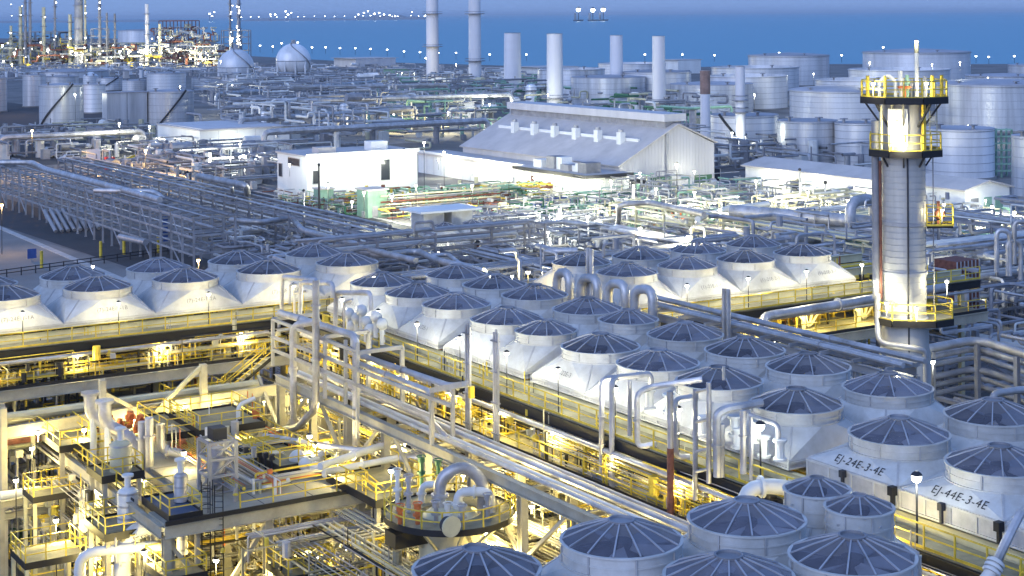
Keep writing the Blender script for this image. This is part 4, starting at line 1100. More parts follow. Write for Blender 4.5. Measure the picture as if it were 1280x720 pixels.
# raised side platforms (deck polygons given by pixels on one level)
def platform(px4, z, label, m=None, rails=True, legs=True, group='raised platforms', black=True, toz=0):
    c = [PZ(x, y, z) for x, y in px4]; xs = [q.x for q in c]; ys = [q.y for q in c]
    x0, x1, y0, y1 = min(xs), max(xs), min(ys), max(ys)
    t = thing('platform', label, 'platform', (x0, y0, toz), group)
    part(t, 'deck_plate', MB().box(x0, x1, y0, y1, z-.06, z), m or M.grating)
    mb = MB(); e = .06
    mb.box(x0-e, x1+e, y0-e, y0-.003, z-.34, z+.12); mb.box(x0-e, x1+e, y1+.003, y1+e, z-.34, z+.12); mb.box(x0-e, x0-.003, y0-.003, y1+.003, z-.34, z+.12); mb.box(x1+.003, x1+e, y0-.003, y1+.003, z-.34, z+.12)
    part(t, 'edge_channel', mb, M.black if black else M.beam)
    if rails: guardrail(t, [(x0, y0, z), (x1, y0, z), (x1, y1, z), (x0, y1, z), (x0, y0, z)], step=1.35, toe=False)
    if legs:
        lm = column_mesh(z-toz-.3, .26, M.beam)
        for x in (x0+.2, x1-.2):
            for y in (y0+.2, y1-.2): inst(t, 'column', lm, (x, y, toz))
    return t, (x0, x1, y0, y1)
platform([(128, 598), (176, 588), (150, 578)], 10.2, 'small yellow railed platform round the pale drum')
platform([(183, 622), (252, 640), (205, 642)], 9.75, 'dark blue plated platform with yellow rails left of the hoist frame', M.blued)
platform([(108, 650), (178, 662), (130, 669)], 8.0, 'olive plated platform with black edge below the sloping beam')
platform([(182, 705), (258, 716), (205, 722)], 6.7, 'olive plated platform at the bottom left of the cage ladder')
platform([(60, 528), (100, 540), (75, 560)], 10.2, 'yellow railed landing beside the gooseneck vents')
platform([(172, 522), (240, 540), (210, 520)], 10.6, 'yellow railed landing behind the orange valves')
platform([(322, 560), (392, 575), (350, 585)], 9.9, 'low railed platform on the right part of the concrete deck')
platform([(235, 515), (330, 528), (250, 540)], 10.8, 'wide landing below the yellow stair')
platform([(438, 590), (528, 602), (470, 628)], 9.9, 'yellow railed landing left of the round platform')
platform([(1150, 712), (1250, 700), (1180, 745)], 12.8, 'yellow railed landing at the bottom right corner')
platform([(15, 700), (70, 690), (40, 730)], 2.2, 'low railed plinth at the bottom left corner', legs=False, toz=2)
# caged ladder beside the hoist frame
b = PZ(258, 722, 6.0); t = thing('caged_ladder', 'black caged ladder climbing to the dark platform', 'ladder', b)
ladder(t, b, PD(258, 602, b.dot(cv)).z - b.z, (cr.x, cr.y), M.black, cage=True)
b2 = b + Vector((.7, -.2, 0)); t = thing('caged_ladder', 'black twin rails right of the caged ladder', 'ladder', b2); ladder(t, b2, 5.2, (cr.x, cr.y), M.black)
# stair down from the left walkway
t = thing('stair', 'yellow railed stair with pale treads below the left bank', 'stair', PV(283, 488, 110)); stair(t, PV(283, 490, 110.5), PV(335, 446, 112.0), 1.0, (.3, -.95))
t = thing('stair', 'yellow stair dropping from the landing left of the round platform', 'stair', PZ(500, 640, 7)); stair(t, PZ(502, 650, 8), PZ(455, 612, 9.9), .9, (.5, .5))
t = thing('stair', 'yellow zigzag stair under the round platform', 'stair', PZ(500, 715, 3.2)); stair(t, PZ(488, 722, 3.2), PZ(512, 690, 6.5), .9, (.5, .5))
# --- sloping pale beams of the low left frame
t = thing('low_steelwork', 'pale steel frame of sloping beams in the near left corner', 'steel frame', PZ(215, 720, 0))
for (a, b_, z) in (((112, 582), (214, 656), 8.6), ((100, 648), (205, 722), 6.0), ((0, 632), (100, 612), 6.4), ((5, 645), (95, 630), 5.4)):
    part(t, 'beam', MB().ibeam(PZ(*a, z), PZ(*b_, z), .32, .5), M.beam)
for (x, y, z) in ((112, 582, 8.6), (160, 617, 8.6), (100, 648, 6), (150, 684, 6), (2, 632, 6.4), (98, 612, 6.4), (2, 500, 12), (66, 640, 6)):
    q = PZ(x, y, z); part(t, 'post', MB().bar((q.x, q.y, 0), (q.x, q.y, z-.25), .3), M.beam)
# columns that show tall in the photo
for x, yt, yb, z, lb in ((5, 520, 612, 4, 'tall pale column at the left edge of the view'), (134, 472, 505, 10, 'pale column behind the gooseneck vents'), (254, 455, 510, 9, 'thick pale column under the left walkway'),
                         (355, 455, 545, 4, 'pale double column left of the thick header pipe'), (714, 600, 690, 2, 'grey column under the pale rack left of the near fan'), (80, 580, 640, 4, 'pale column of the low frame by the left drums')):
    q = PZ(x, yb, z); h = PD(x, yt, q.dot(cv)).z
    mb = MB().box(q.x-.2, q.x+.2, q.y-.2, q.y-.15, 0, h).box(q.x-.2, q.x+.2, q.y+.15, q.y+.2, 0, h).box(q.x-.04, q.x+.04, q.y-.15, q.y+.15, 0, h).box(q.x-.3, q.x+.3, q.y-.3, q.y+.3, h, h+.08)
    solo('column', mb, M.beam, lb, 'column', 'free standing columns in the near plant')
# lower truss under the left bank
t = thing('lower_truss', 'pale beam truss with long V braces under the left bank', 'steel structure', (22, 109, 0), 'structures under the fans')
yv = 109.0
part(t, 'bottom_beam', MB().ibeam(PV(-15, 545, yv), PV(345, 487, yv), .35, .8), M.beam)
part(t, 'v_brace', MB().bar(PV(130, 492, yv), PV(188, 520, yv), .26).bar(PV(188, 520, yv), PV(252, 458, yv), .26), M.cream)
part(t, 'v_brace', MB().bar(PV(160, 560, yv), PV(185, 523, yv), .22).bar(PV(195, 523, yv), PV(220, 560, yv), .22), M.cream)
part(t, 'column', MB().bar(PV(128, 475, yv), (PV(128, 475, yv).x, yv, 0), .4), M.beam)
part(t, 'column', MB().bar(PV(254, 455, yv), (PV(254, 455, yv).x, yv, 0), .45), M.beam)
part(t, 'column', MB().bar(PV(4, 510, yv), (PV(4, 510, yv).x, yv, 0), .4), M.beam)
for i in range(9):
    z = (11.4, 10.9, 9.2, 8.4, 10.2, 11.1, 7.0, 7.8, 6.2)[i]; y = 110.2 + i*1.25
    pipe([(20, y, z), (47 - (i % 3), y, z)], (.3, .2, .34, .18, .26, .22, .3, .2, .25)[i], 'olive lit pipe lying along the truss under the left bank, %s from the front' % od(i), (M.cream, M.pipe, M.rust)[i % 3 if i % 5 else 0], 'pipes along the truss under the left bank')
# --- round platform on its column --------------------------------------------
ZR = 10.8; c = PZ(562, 640, ZR); Rr = 82*c.dot(cv)/F
t = thing('column_platform', 'round yellow railed platform on a stout column crowded with white pipes', 'platform', (c.x, c.y, 0), 'raised platforms')
part(t, 'column_vessel', MB().lathe(c, [(1.7, -ZR), (1.7, -.3), (1.2, .1), (.01, .25)], 28), M.cream)
part(t, 'deck_ring', MB().lathe(c, [(1.72, -.1), (1.72, 0), (Rr, 0), (Rr, -.1)], 40), M.grating)
part(t, 'edge_channel', MB().lathe(c, [(Rr+.01, -.22), (Rr+.07, -.22), (Rr+.07, .12), (Rr+.01, .12)], 40), M.black)
guardrail(t, [(c.x+Rr*math.cos(2*math.pi*i/20), c.y+Rr*math.sin(2*math.pi*i/20), ZR) for i in range(21)], step=1.6, toe=False)
bk = MB()
for i in range(10):
    a = 2*math.pi*i/10; bk.bar((c.x+1.7*math.cos(a), c.y+1.7*math.sin(a), ZR-1.6), (c.x+Rr*.95*math.cos(a), c.y+Rr*.95*math.sin(a), ZR-.15), .14)
part(t, 'bracket', bk, M.cream)
q = PZ(500, 665, ZR-.6); part(t, 'hanging_box', MB().box(q.x-.6, q.x+1.6, q.y-.6, q.y+.6, q.z-.7, q.z+.1), M.black)
GT = 'pipes on the round platform'
big = PZ(572, 640, ZR)
pipe([big+Vector((-.6,.9,-.2)), big+Vector((-.6,.9,1.8)), big+Vector((.6,.3,2.4)), big+Vector((1.5,-.2,1.6)), big+Vector((1.5,-.2,-.2))], .34, 'fat silver pipe arching over the round platform', M.pipe, GT, 14, flanges=[(0, .5)], bend=.9)
b3 = PZ(592, 640, ZR)
pipe([b3+Vector((-.7,.5,0)), b3+Vector((-.7,.5,1.1)), b3+Vector((.8,-.5,1.1)), b3+Vector((.8,-.5,0))], .26, 'white pipe bend on the right of the round platform', M.wpipe, GT, 12, flanges=[(0, .4), (1, .5)])
b3 = PZ(540, 628, ZR)
pipe([b3+Vector((-.5,.3,0)), b3+Vector((-.5,.3,1.0)), b3+Vector((.5,-.3,1.0)), b3+Vector((.5,-.3,0))], .2, 'small white pipe bend at the back of the round platform', M.wpipe, GT, 12, flanges=[(0, .5)])
for i, (x, y, m, h) in enumerate(((497, 637, M.wpipe, 1.9), (511, 640, M.steel, 1.7), (527, 610, M.dgreen, 1.5), (548, 612, M.dgreen, 1.4), (545, 655, M.steel, .9), (560, 655, M.wpipe, .8), (578, 658, M.steel, .8), (610, 648, M.steel, 1.0), (522, 655, M.orange, .8), (500, 655, M.orange, .7))):
    q = PZ(x, y, ZR); mb = MB().cyl(q, .13, h, 8).cyl(q+Vector((0,0,h*.55)), .26, .12, 10).cyl(q+Vector((0,0,h)), .2, .25, 10); mb.torus(q+Vector((0,0,h+.32)), .26, .04, 12, 4)
    nm = {'safety': 'x'}.get(m.name, m.name.split('_')[0])
    solo('valve', mb, m, '%s hand valve standing on the round platform, %s from its left' % ({'white':'white','grey':'grey','dark':'green','orange':'orange'}[nm], od(sorted([497,511,527,548,545,560,578,610,522,500]).index(x))), 'valve', 'hand valves')
mw = PZ(558, 655, ZR+.5); t = thing('manway', 'round flanged manway on the front of the round platform', 'manway', mw)
part(t, 'neck', MB().lathe(mw, [(.42, -.5), (.42, 0)], 20, axis='Y'), M.dark); part(t, 'cover', MB().lathe(mw, [(.01, -.58), (.55, -.58), (.55, -.48), (.42, -.48)], 20, axis='Y'), M.cream)
# long silver pipes running left to right towards the rack
GG = 'long pipes above the near plant'
for i, (pts, z, r, m) in enumerate(((((400, 583), (480, 556), (600, 533), (640, 545)), 11.2, .22, M.wpipe), (((405, 590), (500, 572), (572, 562), (625, 553)), 10.6, .20, M.wpipe), (((500, 572), (560, 574), (636, 579)), 10.9, .28, M.pipe), (((330, 545), (420, 560), (470, 565)), 10.4, .2, M.pipe), (((300, 640), (380, 690), (440, 640), (520, 655)), 6.0, .35, M.cream), (((395, 675), (430, 700), (400, 735)), 5.0, .5, M.cream), (((455, 722), (470, 702), (540, 690)), 5.6, .3, M.pipe), (((0, 620), (60, 612), (105, 616), (105, 660)), 6.8, .3, M.wpipe))):
    pipe([PZ(x, y, z) for x, y in pts], r, ('upper white pipe crossing above the landing by the round platform', 'lower white pipe crossing above the landing by the round platform', 'silver pipe reaching right to the pale rack above the round platform', 'silver pipe along the rear edge of the concrete deck', 'fat pale pipe snaking below the concrete deck', 'fattest pale pipe elbow low at the bottom centre', 'grey pipe bend left of the bottom centre fan', 'white pipe elbow at the left edge by the low frame')[i], m, GG, 10, flanges=[(0, .5)], bend=1.2)
# big white duct bend below the dark platform
q = PZ(200, 700, 6.0)
pipe([q+Vector((-2.2,.4,-6.5)), q+Vector((-2.2,.4,1.2)), q+Vector((-.6,.2,2.2)), q+Vector((2.6,-.4,2.2))], .56, 'fat white duct bend under the dark plated platform', M.wpipe, GG, 18, flanges=[(2, .3)], bend=1.8)
q = PZ(120, 718, 5.6)
pipe([q+Vector((-1,0,-5.5)), q+Vector((-1,0,1.4)), q+Vector((3.5,-1.8,1.6)), q+Vector((6,-2,-2))], .3, 'white pipe hoop at the bottom left of the view', M.wpipe, GG, 12, flanges=[(0, .6)], bend=1.0)
# lagged valve group on the deck's right end
for i, (x, y, r) in enumerate(((372, 573, .55), (382, 580, .45), (395, 585, .4), (400, 570, .35), (408, 592, .3))):
    q = PZ(x, y, ZK+.5); mb = MB().sphere(q, r, 14, 9).tube([q, q+Vector((.9, .3, .2)), q+Vector((1.4, .6, -.6))], r*.45, 8)
    solo('lagged_valve', mb, M.wpipe, 'white lagged valve at the right end of the concrete deck, %s from the left' % od(i), 'valve', 'white lagged valves on the deck')
# orange and rusty fittings near the vents
for i, (x, y, s) in enumerate(((138, 533, .5), (150, 537, .5), (163, 530, .6), (175, 533, .55), (186, 536, .4), (215, 563, .5), (228, 566, .6), (240, 571, .4), (170, 541, .4))):
    q = PZ(x, y, 10.4 if y < 550 else ZK); mb = MB().cyl(q, .2*s*2, .9*s*1.6, 9).box(q.x-.5*s, q.x+.5*s, q.y-.4*s, q.y+.4*s, q.z+.5*s, q.z+1.0*s); mb.torus(q+Vector((0,-.5*s,.9*s)), .34*s, .06, 12, 4, axis='Y')
    solo('valve', mb, M.orange, 'orange actuated valve %s, %s from the left' % (('by the gooseneck vents', 'on the concrete deck')[y > 550], od(sorted(a for a, b in (((138,533),(150,537),(163,530),(175,533),(186,536),(170,541)) if y < 550 else ((215,563),(228,566),(240,571)))).index(x))), 'valve', 'orange valves')
pipe([PZ(205, 566, ZK+.15), PZ(290, 571, ZK+.15)], .12, 'orange pipe lying across the concrete deck', M.orange)
# three round pipe ends standing on the deck
for i, (x, yt, yb) in enumerate(((178, 527, 598), (187, 522, 600), (201, 530, 575))):
    q = PZ(x, yb, 8.6 if i < 2 else ZK); d = q.dot(cv); zt_ = PD(x, yt, d).z
    pipe([(q.x, q.y, q.z), (q.x, q.y, zt_)] if i < 2 else [(q.x+1.2, q.y-.8, q.z+.4), (q.x, q.y, q.z+.6), (q.x, q.y, zt_)], .27 if i < 2 else .3, 'open ended grey riser at the left of the concrete deck, %s from the left' % od(i), M.pipe, 'open risers on the deck', 12, flanges=[(0, .7)])
# small meters row and a drain strip on the deck
for i in range(6):
    q = PZ(300+i*8, 578+i*2.2, ZK); mb = MB().cyl(q, .07, .75, 6).box(q.x-.16, q.x+.16, q.y-.12, q.y+.12, q.z+.7, q.z+1.05)
    solo('gauge_post', mb, M.dark, 'small dark gauge post on the concrete deck, %s from the left' % od(i), 'gauge', 'gauge posts on the deck')
pipe([PZ(290, 590, ZK+.3), PZ(330, 610, ZK+.3), PZ(362, 600, ZK+.3)], .13, 'white pipe along the front of the concrete deck', M.wpipe)
# vehicle-like pump skid with a wheel
q = PZ(305, 548, ZK); t = thing('pump_skid', 'white pump on a skid with a dark round casing on the concrete deck', 'pump', q)
part(t, 'skid', MB().box(q.x-1, q.x+1.2, q.y-.5, q.y+.5, ZK, ZK+.2), M.steel); part(t, 'motor', MB().lathe(q+Vector((.1,0,.75)), [(.01,0),(.42,0),(.42,1.0),(.01,1.0)], 14, axis='X'), M.wpipe)
part(t, 'pump_casing', MB().lathe(q+Vector((-.5,0,.8)), [(.01,0),(.62,0),(.62,.35),(.01,.35)], 16, axis='X'), M.black); part(t, 'discharge', MB().tube([q+Vector((-.4,0,1.1)), q+Vector((-.4,0,2.3)), q+Vector((.8,0,2.6))], .16, 8), M.wpipe)
# sloping boom at bottom right
pipe([PU(1236, 722, 47.5), PU(1262, 668, 48.5), PU(1276, 640, 49.2)], .18, 'thin grey boom leaning up at the bottom right corner', M.pipe, None, 8, flanges=[(0, .4)])
pipe([PU(1222, 735, 46.5), PU(1238, 718, 46.8), PU(1246, 700, 47.2)], .24, 'ribbed white hose head at the foot of the grey boom', M.wpipe, None, 12, flanges=[(1, .2), (1, .5), (1, .8)])
# palm and lawn corner at the very bottom left
q = PZ(30, 705, 0); t = thing('palm', 'small dark green palm at the bottom left corner', 'palm', q)
part(t, 'trunk', MB().lathe(q, [(.2, 0), (.15, 1.6), (.14, 2.2)], 9), M.bark)
fm = MB()
for k in range(9):
    s = Vector((0,0,0)); w0 = .16; prev = None
    for j in range(6):
        f = j/5; x = f*1.7; z = .8*f - 1.5*f*f; wq = .22*(1-f)+.02
        fm.v.append((x, -wq, z)); fm.v.append((x, wq, z-.05))
    b = len(fm.v)-12
    fm.f = [f_ for f_ in fm.f]
lf = MB()
for j in range(6):
    f = j/5; x = f*1.7; z = .8*f - 1.5*f*f; wq = .24*(1-f)+.02
    lf.v += [(x, -wq, z-.06), (x, 0, z+.02), (x, wq, z-.06)]
for j in range(5):
    b = j*3; lf.f += [[b, b+3, b+4, b+1], [b+1, b+4, b+5, b+2]]; lf.m += [0, 0]
lm = lf.mesh('frond', M.leaf)
for k in range(11): 
    o = inst(t, 'frond', lm, q+Vector((0,0,2.2)), 2*math.pi*k/11); o.rotation_euler = (0, -.25+.5*(k % 2), 2*math.pi*k/11)

# --- tangles of small pipework nobody could count ---------------------------------
def tangle(label, x0, x1, y0, y1, z0, z1, n, mats, r=(.05, .16), seg=(3, 6), seed=1, box=.25, name='small_pipework', vert=.35):
    rg = random.Random(seed); mb = MB()
    for _ in range(n):
        mb.mi = rg.randrange(len(mats))
        p = Vector((rg.uniform(x0, x1), rg.uniform(y0, y1), rg.uniform(z0, z1)))
        if rg.random() < box:
            s = rg.uniform(.25, .8); k = rg.random()
            if k < .35: mb.cyl(p, s*.6, s*1.8, 9)
            elif k < .55: mb.lathe(p, [(.01,0),(s*.5,0),(s*.5,s*2),(.01,s*2)], 9, axis='X' if rg.random() < .5 else 'Y')
            elif k < .75: mb.sphere(p, s*.5, 8, 6)
            else: mb.box(p.x-s*.4, p.x+s*.4, p.y-s*.4, p.y+s*.4, p.z, p.z+s*1.2)
            continue
        pts = [p]; ax = rg.randrange(2)
        for i in range(rg.randint(*seg)):
            q = pts[-1].copy()
            if i % 2 and rg.random() < vert*2: q.z = min(z1, max(z0, q.z + rg.uniform(-3, 3)))
            elif ax == 0: q.x = min(x1, max(x0, q.x + rg.uniform(-7, 7))); ax = 1
            else: q.y = min(y1, max(y0, q.y + rg.uniform(-7, 7))); ax = 0
            if (q-pts[-1]).length > .6: pts.append(q)
        if len(pts) > 1: mb.tube(pts, rg.uniform(*r), 5, None, cap=False)
    return stuff(name, mb, mats, label)
def runs(label, x0, x1, y0, y1, z0, z1, n, mats, seed, r=(.03, .085), name='small_pipework'):
    """groups of parallel pipes with drops, plus thin posts and little drums"""
    rg = random.Random(seed); mb = MB()
    for _ in range(n):
        ax = rg.randrange(2); k = rg.randint(1, 5); rr = rg.uniform(*r); z = rg.uniform(z0, z1); L = rg.uniform(3, 14)
        px = rg.uniform(x0, x1); py = rg.uniform(y0, y1); gap = rr*2 + rg.uniform(.1, .35); drop = rg.choice((0, 0, -1, 1, -2)) * rg.uniform(.8, 2)
        for j in range(k):
            mb.mi = rg.randrange(len(mats)) if rg.random() < .5 else mb.mi
            a = Vector((px, py + j*gap, z)) if ax == 0 else Vector((px + j*gap, py, z))
            b = a + (Vector((min(L, x1-px), 0, 0)) if ax == 0 else Vector((0, min(L, y1-py), 0)))
            pts = [a, b]
            if drop: pts.append(b + Vector((0, 0, max(z0-z-.3, drop-.2*j))))
            if rg.random() < .3: pts = [a + Vector((0, 0, -min(1.5, z-z0+.2)))] + pts
            if (b-a).length > .8: mb.tube(pts, rr*rg.uniform(.6, 1.2), 5, rr*2, cap=False)
        if rg.random() < .5: mb.bar((px, py, max(.02, z-rg.uniform(1, 4))), (px, py, z+.2), .14)
        if rg.random() < .45:
            s_ = rg.uniform(.18, .5); q = Vector((px+rg.uniform(-1, 1), py+rg.uniform(-1, 1), z))
            kk = rg.random(); mb.mi = rg.randrange(len(mats))
            if kk < .4: mb.cyl(q, s_*.6, s_*2, 8)
            elif kk < .6: mb.torus(q, s_*.6, .05, 10, 4)
            elif kk < .8: mb.sphere(q, s_*.5, 7, 5)
            else: mb.box(q.x-s_*.5, q.x+s_*.5, q.y-s_*.4, q.y+s_*.4, q.z, q.z+s_)
    return stuff(name, mb, mats, label)
near = [M.cream, M.pipe, M.cream, M.beam, M.steel, M.grating, M.dsteel, M.black, M.yellow, M.beam]
runs('dense small pipework below the near left decks', 30, 46, 92, 114, .3, 8.6, 850, near, 3)
runs('dense small pipework under the middle bank', 47.5, 65, 60, 112, .4, 11.2, 800, near, 4)
runs('yellow lit drive gear under the left bank', 21, 61, 117, 127.5, 12.6, 15, 330, [M.yellow, M.yellow, M.cream, M.rust, M.steel, M.black], 5, (.03, .08))
runs('yellow lit drive gear under the middle bank', 53.5, 65.5, 42, 111.5, 12.6, 15, 440, [M.yellow, M.yellow, M.cream, M.rust, M.steel, M.black], 6, (.03, .08))
runs('yellow rails and small fittings along the lower walkway of the middle bank', 50.9, 53.4, 44, 111.5, 12.5, 14.7, 330, [M.yellow, M.yellow, M.yellow, M.cream, M.black, M.steel], 16, (.025, .06))
runs('yellow rails and small fittings along the lower walkway of the left bank', 21, 61, 114, 116.6, 12.5, 14.6, 220, [M.yellow, M.yellow, M.cream, M.black, M.steel], 17, (.025, .06))
runs('yellow lit drive gear under the bank behind the tower', 72, 107, 99.5, 111, 12.6, 15, 240, [M.yellow, M.yellow, M.cream, M.rust, M.black], 7, (.03, .08))
runs('small pipework between the round platform and the near fans', 36, 50, 55, 88, .3, 8.6, 700, near, 8)
runs('small pipework at the bottom left corner', 22, 36, 78, 92, .3, 3.2, 70, near, 9)
runs('small pipework below the left bank', 20, 60, 112, 128, .5, 11, 330, [M.cream, M.pipe, M.beam, M.steel, M.dsteel], 10, (.06, .16))
runs('fittings standing on the concrete deck', 36.8, 44, 89.5, 106.5, 9.6, 10.6, 40, [M.cream, M.wpipe, M.yellow, M.steel, M.orange], 12, (.03, .06))
# timber-like laid lengths and short yellow rail runs at several levels of the near plant
rg = random.Random(44); GR = 'short yellow rails in the near plant'
spots = ((26, 95, 6.4), (29, 104, 7.5), (46.4, 99, 8.6), (31, 86, 4.6), (38, 85, 6.2), (44, 66, 8.2), (46, 58, 9.2), (39, 74, 5.2), (33, 112, 9.6), (41, 112, 10.4), (50, 72, 9.8), (50, 90, 10.2))
names = ('above the low frame', 'behind the low frame', 'beside the thick header pipe', 'by the caged ladder', 'below the concrete deck front', 'behind the near fans', 'left of the rusty riser foot', 'below the round platform', 'under the left truss', 'under the stair of the left bank', 'under the riser poles', 'under the sloping silver pipes')
for (x, y, z), nm in zip(spots, names):
    w_, d_ = rg.uniform(2.5, 5), rg.uniform(2, 4)
    t = thing('platform', 'small yellow railed catwalk ' + nm, 'platform', (x, y, 0), 'small catwalks')
    part(t, 'deck_plate', MB().box(x, x+w_, y, y+d_, z-.06, z), M.grating); mb = MB(); e = .05
    mb.box(x-e, x+w_+e, y-e, y-.003, z-.3, z+.1); mb.box(x-e, x-.003, y-.002, y+d_+e, z-.3, z+.1); part(t, 'edge_channel', mb, M.black)
    guardrail(t, [(x, y, z), (x+w_, y, z), (x+w_, y+d_, z), (x, y+d_, z), (x, y, z)], step=1.1, toe=False)
    for a in (.1, w_-.1):
        for b in (.1, d_-.1): inst(t, 'column', column_mesh(z-.3, .2, M.cream), (x+a, y+b, 0))
# ================================================================== STACK TOWER
DT = 112.0
tc = PD(1130, 300, DT); TX, TY = tc.x, tc.y
def tz(y): return PD(1130, y, DT).z
rT = 26.8*DT/F
t = thing('flue_tower', 'tall grey clad tower with yellow railed platforms and a thin white mast', 'tower', (TX, TY, 0))
prof = [(rT*1.18, 0), (rT*1.18, tz(440)), (rT*1.1, tz(432)), (rT*1.1, tz(396)), (rT, tz(394))]
z = tz(394); ztop = tz(190); i = 0
while z < ztop - .42:
    prof += [(rT, z), (rT, z+.33), (rT*0.982, z+.34), (rT*0.982, z+.41)]; z += .42; i += 1
prof += [(rT, ztop), (rT*.93, ztop+.02), (rT*.93, tz(128)), (rT*.8, tz(126)), (.01, tz(125))]
part(t, 'tower_shell', MB().lathe((TX, TY, 0), prof, 40), M.tower)
for yy in (278, 340, 418): part(t, 'flange_band', MB().lathe((TX, TY, 0), [(rT*1.0, tz(yy)-.14), (rT*1.06, tz(yy)-.12), (rT*1.06, tz(yy)+.12), (rT*1.0, tz(yy)+.14)], 40), M.steel)
toc = Vector((-TX, -TY, 0)).normalized(); rgt = Vector((cr.x, cr.y, 0))
def TP(lat, fwd, z): q = rgt*lat + toc*fwd; return Vector((TX+q.x, TY+q.y, z))
pxm = DT/F
part(t, 'conduit', MB().tube([TP(.28, rT*1.12, tz(460)), TP(.28, rT*1.12, tz(352)), TP(.28, rT*1.05, tz(196))], .06, 6), M.dark)
part(t, 'side_duct', MB().tube([TP(-rT-.45, .3, tz(372)), TP(-rT-.45, .3, tz(150))], .26, 10), M.dsteel)
part(t, 'side_duct', MB().tube([TP(-rT-.12, .5, tz(372)), TP(-rT-.12, .5, tz(200))], .1, 8), M.rust)
part(t, 'wrap_pipe', MB().tube([TP(-rT-.35, .5, tz(365)), TP(-rT-.35, .5, tz(400)), TP(-rT-.30, 1.3, tz(424)), TP(.9, 1.75, tz(430)), TP(1.3, 1.4, tz(434)), TP(1.35, 1.4, tz(478)), TP(1.35, 1.4, 0)], .22, 10), M.pipe)
ladder(t, TP(rT+.55, .2, tz(395)), tz(190)-tz(395), (toc.x, toc.y), M.dsteel, name='ladder')
ladder(t, TP(rT+.6, .5, tz(187)), tz(118)-tz(187), (rgt.x, rgt.y), M.cream, name='ladder')
def tplat(y, half, z_off=0, poly=8, ext=0, box=False):
    z = tz(y); mb = MB(); n = poly; rr = half/math.cos(math.pi/n); a0 = math.atan2(toc.y, toc.x) + math.pi/n
    pts = [Vector((TX+rr*math.cos(a0+2*math.pi*i/n), TY+rr*math.sin(a0+2*math.pi*i/n), z)) for i in range(n)]
    if ext: pts = [p + rgt*ext if (p-Vector((TX,TY,z))).dot(rgt) > .3 else p for p in pts]
    f = part(t, 'platform_deck', MB().add([p-Vector((0,0,.12)) for p in pts]+pts, [list(range(n))[::-1], list(range(n, 2*n))]+[[i, (i+1)%n, n+(i+1)%n, n+i] for i in range(n)]), M.grating)
    for i in range(n):
        a, b = pts[i], pts[(i+1)%n]; o = ((a+b)/2-Vector((TX,TY,z))).normalized()*.05
        mb.bar(a+o-Vector((0,0,.16)), b+o-Vector((0,0,.16)), .1, .46)
    part(t, 'platform_rim', mb, M.black)
    guardrail(t, pts+[pts[0]], step=1.2, h=1.15, m=M.yellow, rw=.075)
    return z, pts
zt1, _ = tplat(121, 2.75, ext=.15)
zt2, _ = tplat(187, 2.2, ext=.3)
zt3, _ = tplat(396, 1.95, ext=1.25)
kb = MB()
for i in range(8):
    a = 2*math.pi*i/8; d = Vector((math.cos(a), math.sin(a), 0))
    kb.bar(Vector((TX,TY,zt1-2.0))+d*rT*.95, Vector((TX,TY,zt1-.3))+d*2.6, .13); kb.bar(Vector((TX,TY,zt2-1.1))+d*rT, Vector((TX,TY,zt2-.3))+d*2.0, .11)
part(t, 'platform_bracket', kb, M.dark)
for lat in (-2.4, -1.2, 2.0, 2.65): part(t, 'yellow_locker', MB().bar(TP(lat, 1.4 if abs(lat) < 2.3 else .6, zt1), TP(lat, 1.4 if abs(lat) < 2.3 else .6, zt1+1.5), .17 if abs(lat) > 1.5 else .12), M.yellow)
for lat, wd in ((-1.9, .16), (-.95, .16), (1.75, .22)):
    part(t, 'head_post', MB().bar(TP(lat*.8, 1.2, zt2), TP(lat*.8, 1.2, zt1-.5), wd), M.yellow if wd > .2 else M.cream)
part(t, 'head_panel', MB().bar(TP(-.35, rT*.96, zt2+.35), TP(-.35, rT*.96, zt1-.75), 1.3, .1, up=(toc.x, toc.y, 0)), M.wall)
part(t, 'mast', MB().tube([TP(.95, .6, zt1), TP(.95, .6, tz(57))], .14, 8), M.wpipe)
part(t, 'mast_tip', MB().tube([TP(.95, .6, tz(66)), TP(.95, .6, tz(54))], .155, 8), M.grating)
part(t, 'hoist_arch', MB().tube([TP(-1.6, .4, zt1), TP(-1.6, .4, zt1+1.1), TP(-1.1, .4, zt1+1.6), TP(-.5, .4, zt1+1.1), TP(-.5, .4, zt1)], .12, 8), M.wpipe)
part(t, 'hand_wheel', MB().torus(TP(.1, 1.0, zt1+.7), .38, .09, 14, 5).cyl(TP(.1, 1.0, zt1), .12, .8, 8), M.orange)
for lat, hh, mm in ((-.15, 1.8, M.wpipe), (.3, 1.5, M.green), (.65, 1.2, M.steel), (1.5, 1.4, M.steel)):
    part(t, 'instrument', MB().cyl(TP(lat, .2, zt1), .13, hh, 8).cyl(TP(lat, .2, zt1+hh*.6), .22, .2, 8), mm)
# side landing on the right
za = tz(281); sp = [TP(rT+.1, -.8, za), TP(rT+1.9, -.8, za), TP(rT+1.9, .9, za), TP(rT+.1, .9, za)]
part(t, 'side_landing', MB().add([p-Vector((0,0,.14)) for p in sp]+sp, [(3,2,1,0), (4,5,6,7), (0,1,5,4), (1,2,6,5), (2,3,7,6), (3,0,4,7)]), M.black)
guardrail(t, [sp[0], sp[1], sp[2], sp[3]], step=.8, h=1.3)
part(t, 'landing_valve', MB().sphere(TP(rT+1.0, 0, za+.7), .4, 10, 7).cyl(TP(rT+.9, 0, za), .12, 1.6, 8), M.rust)
TOWER = t

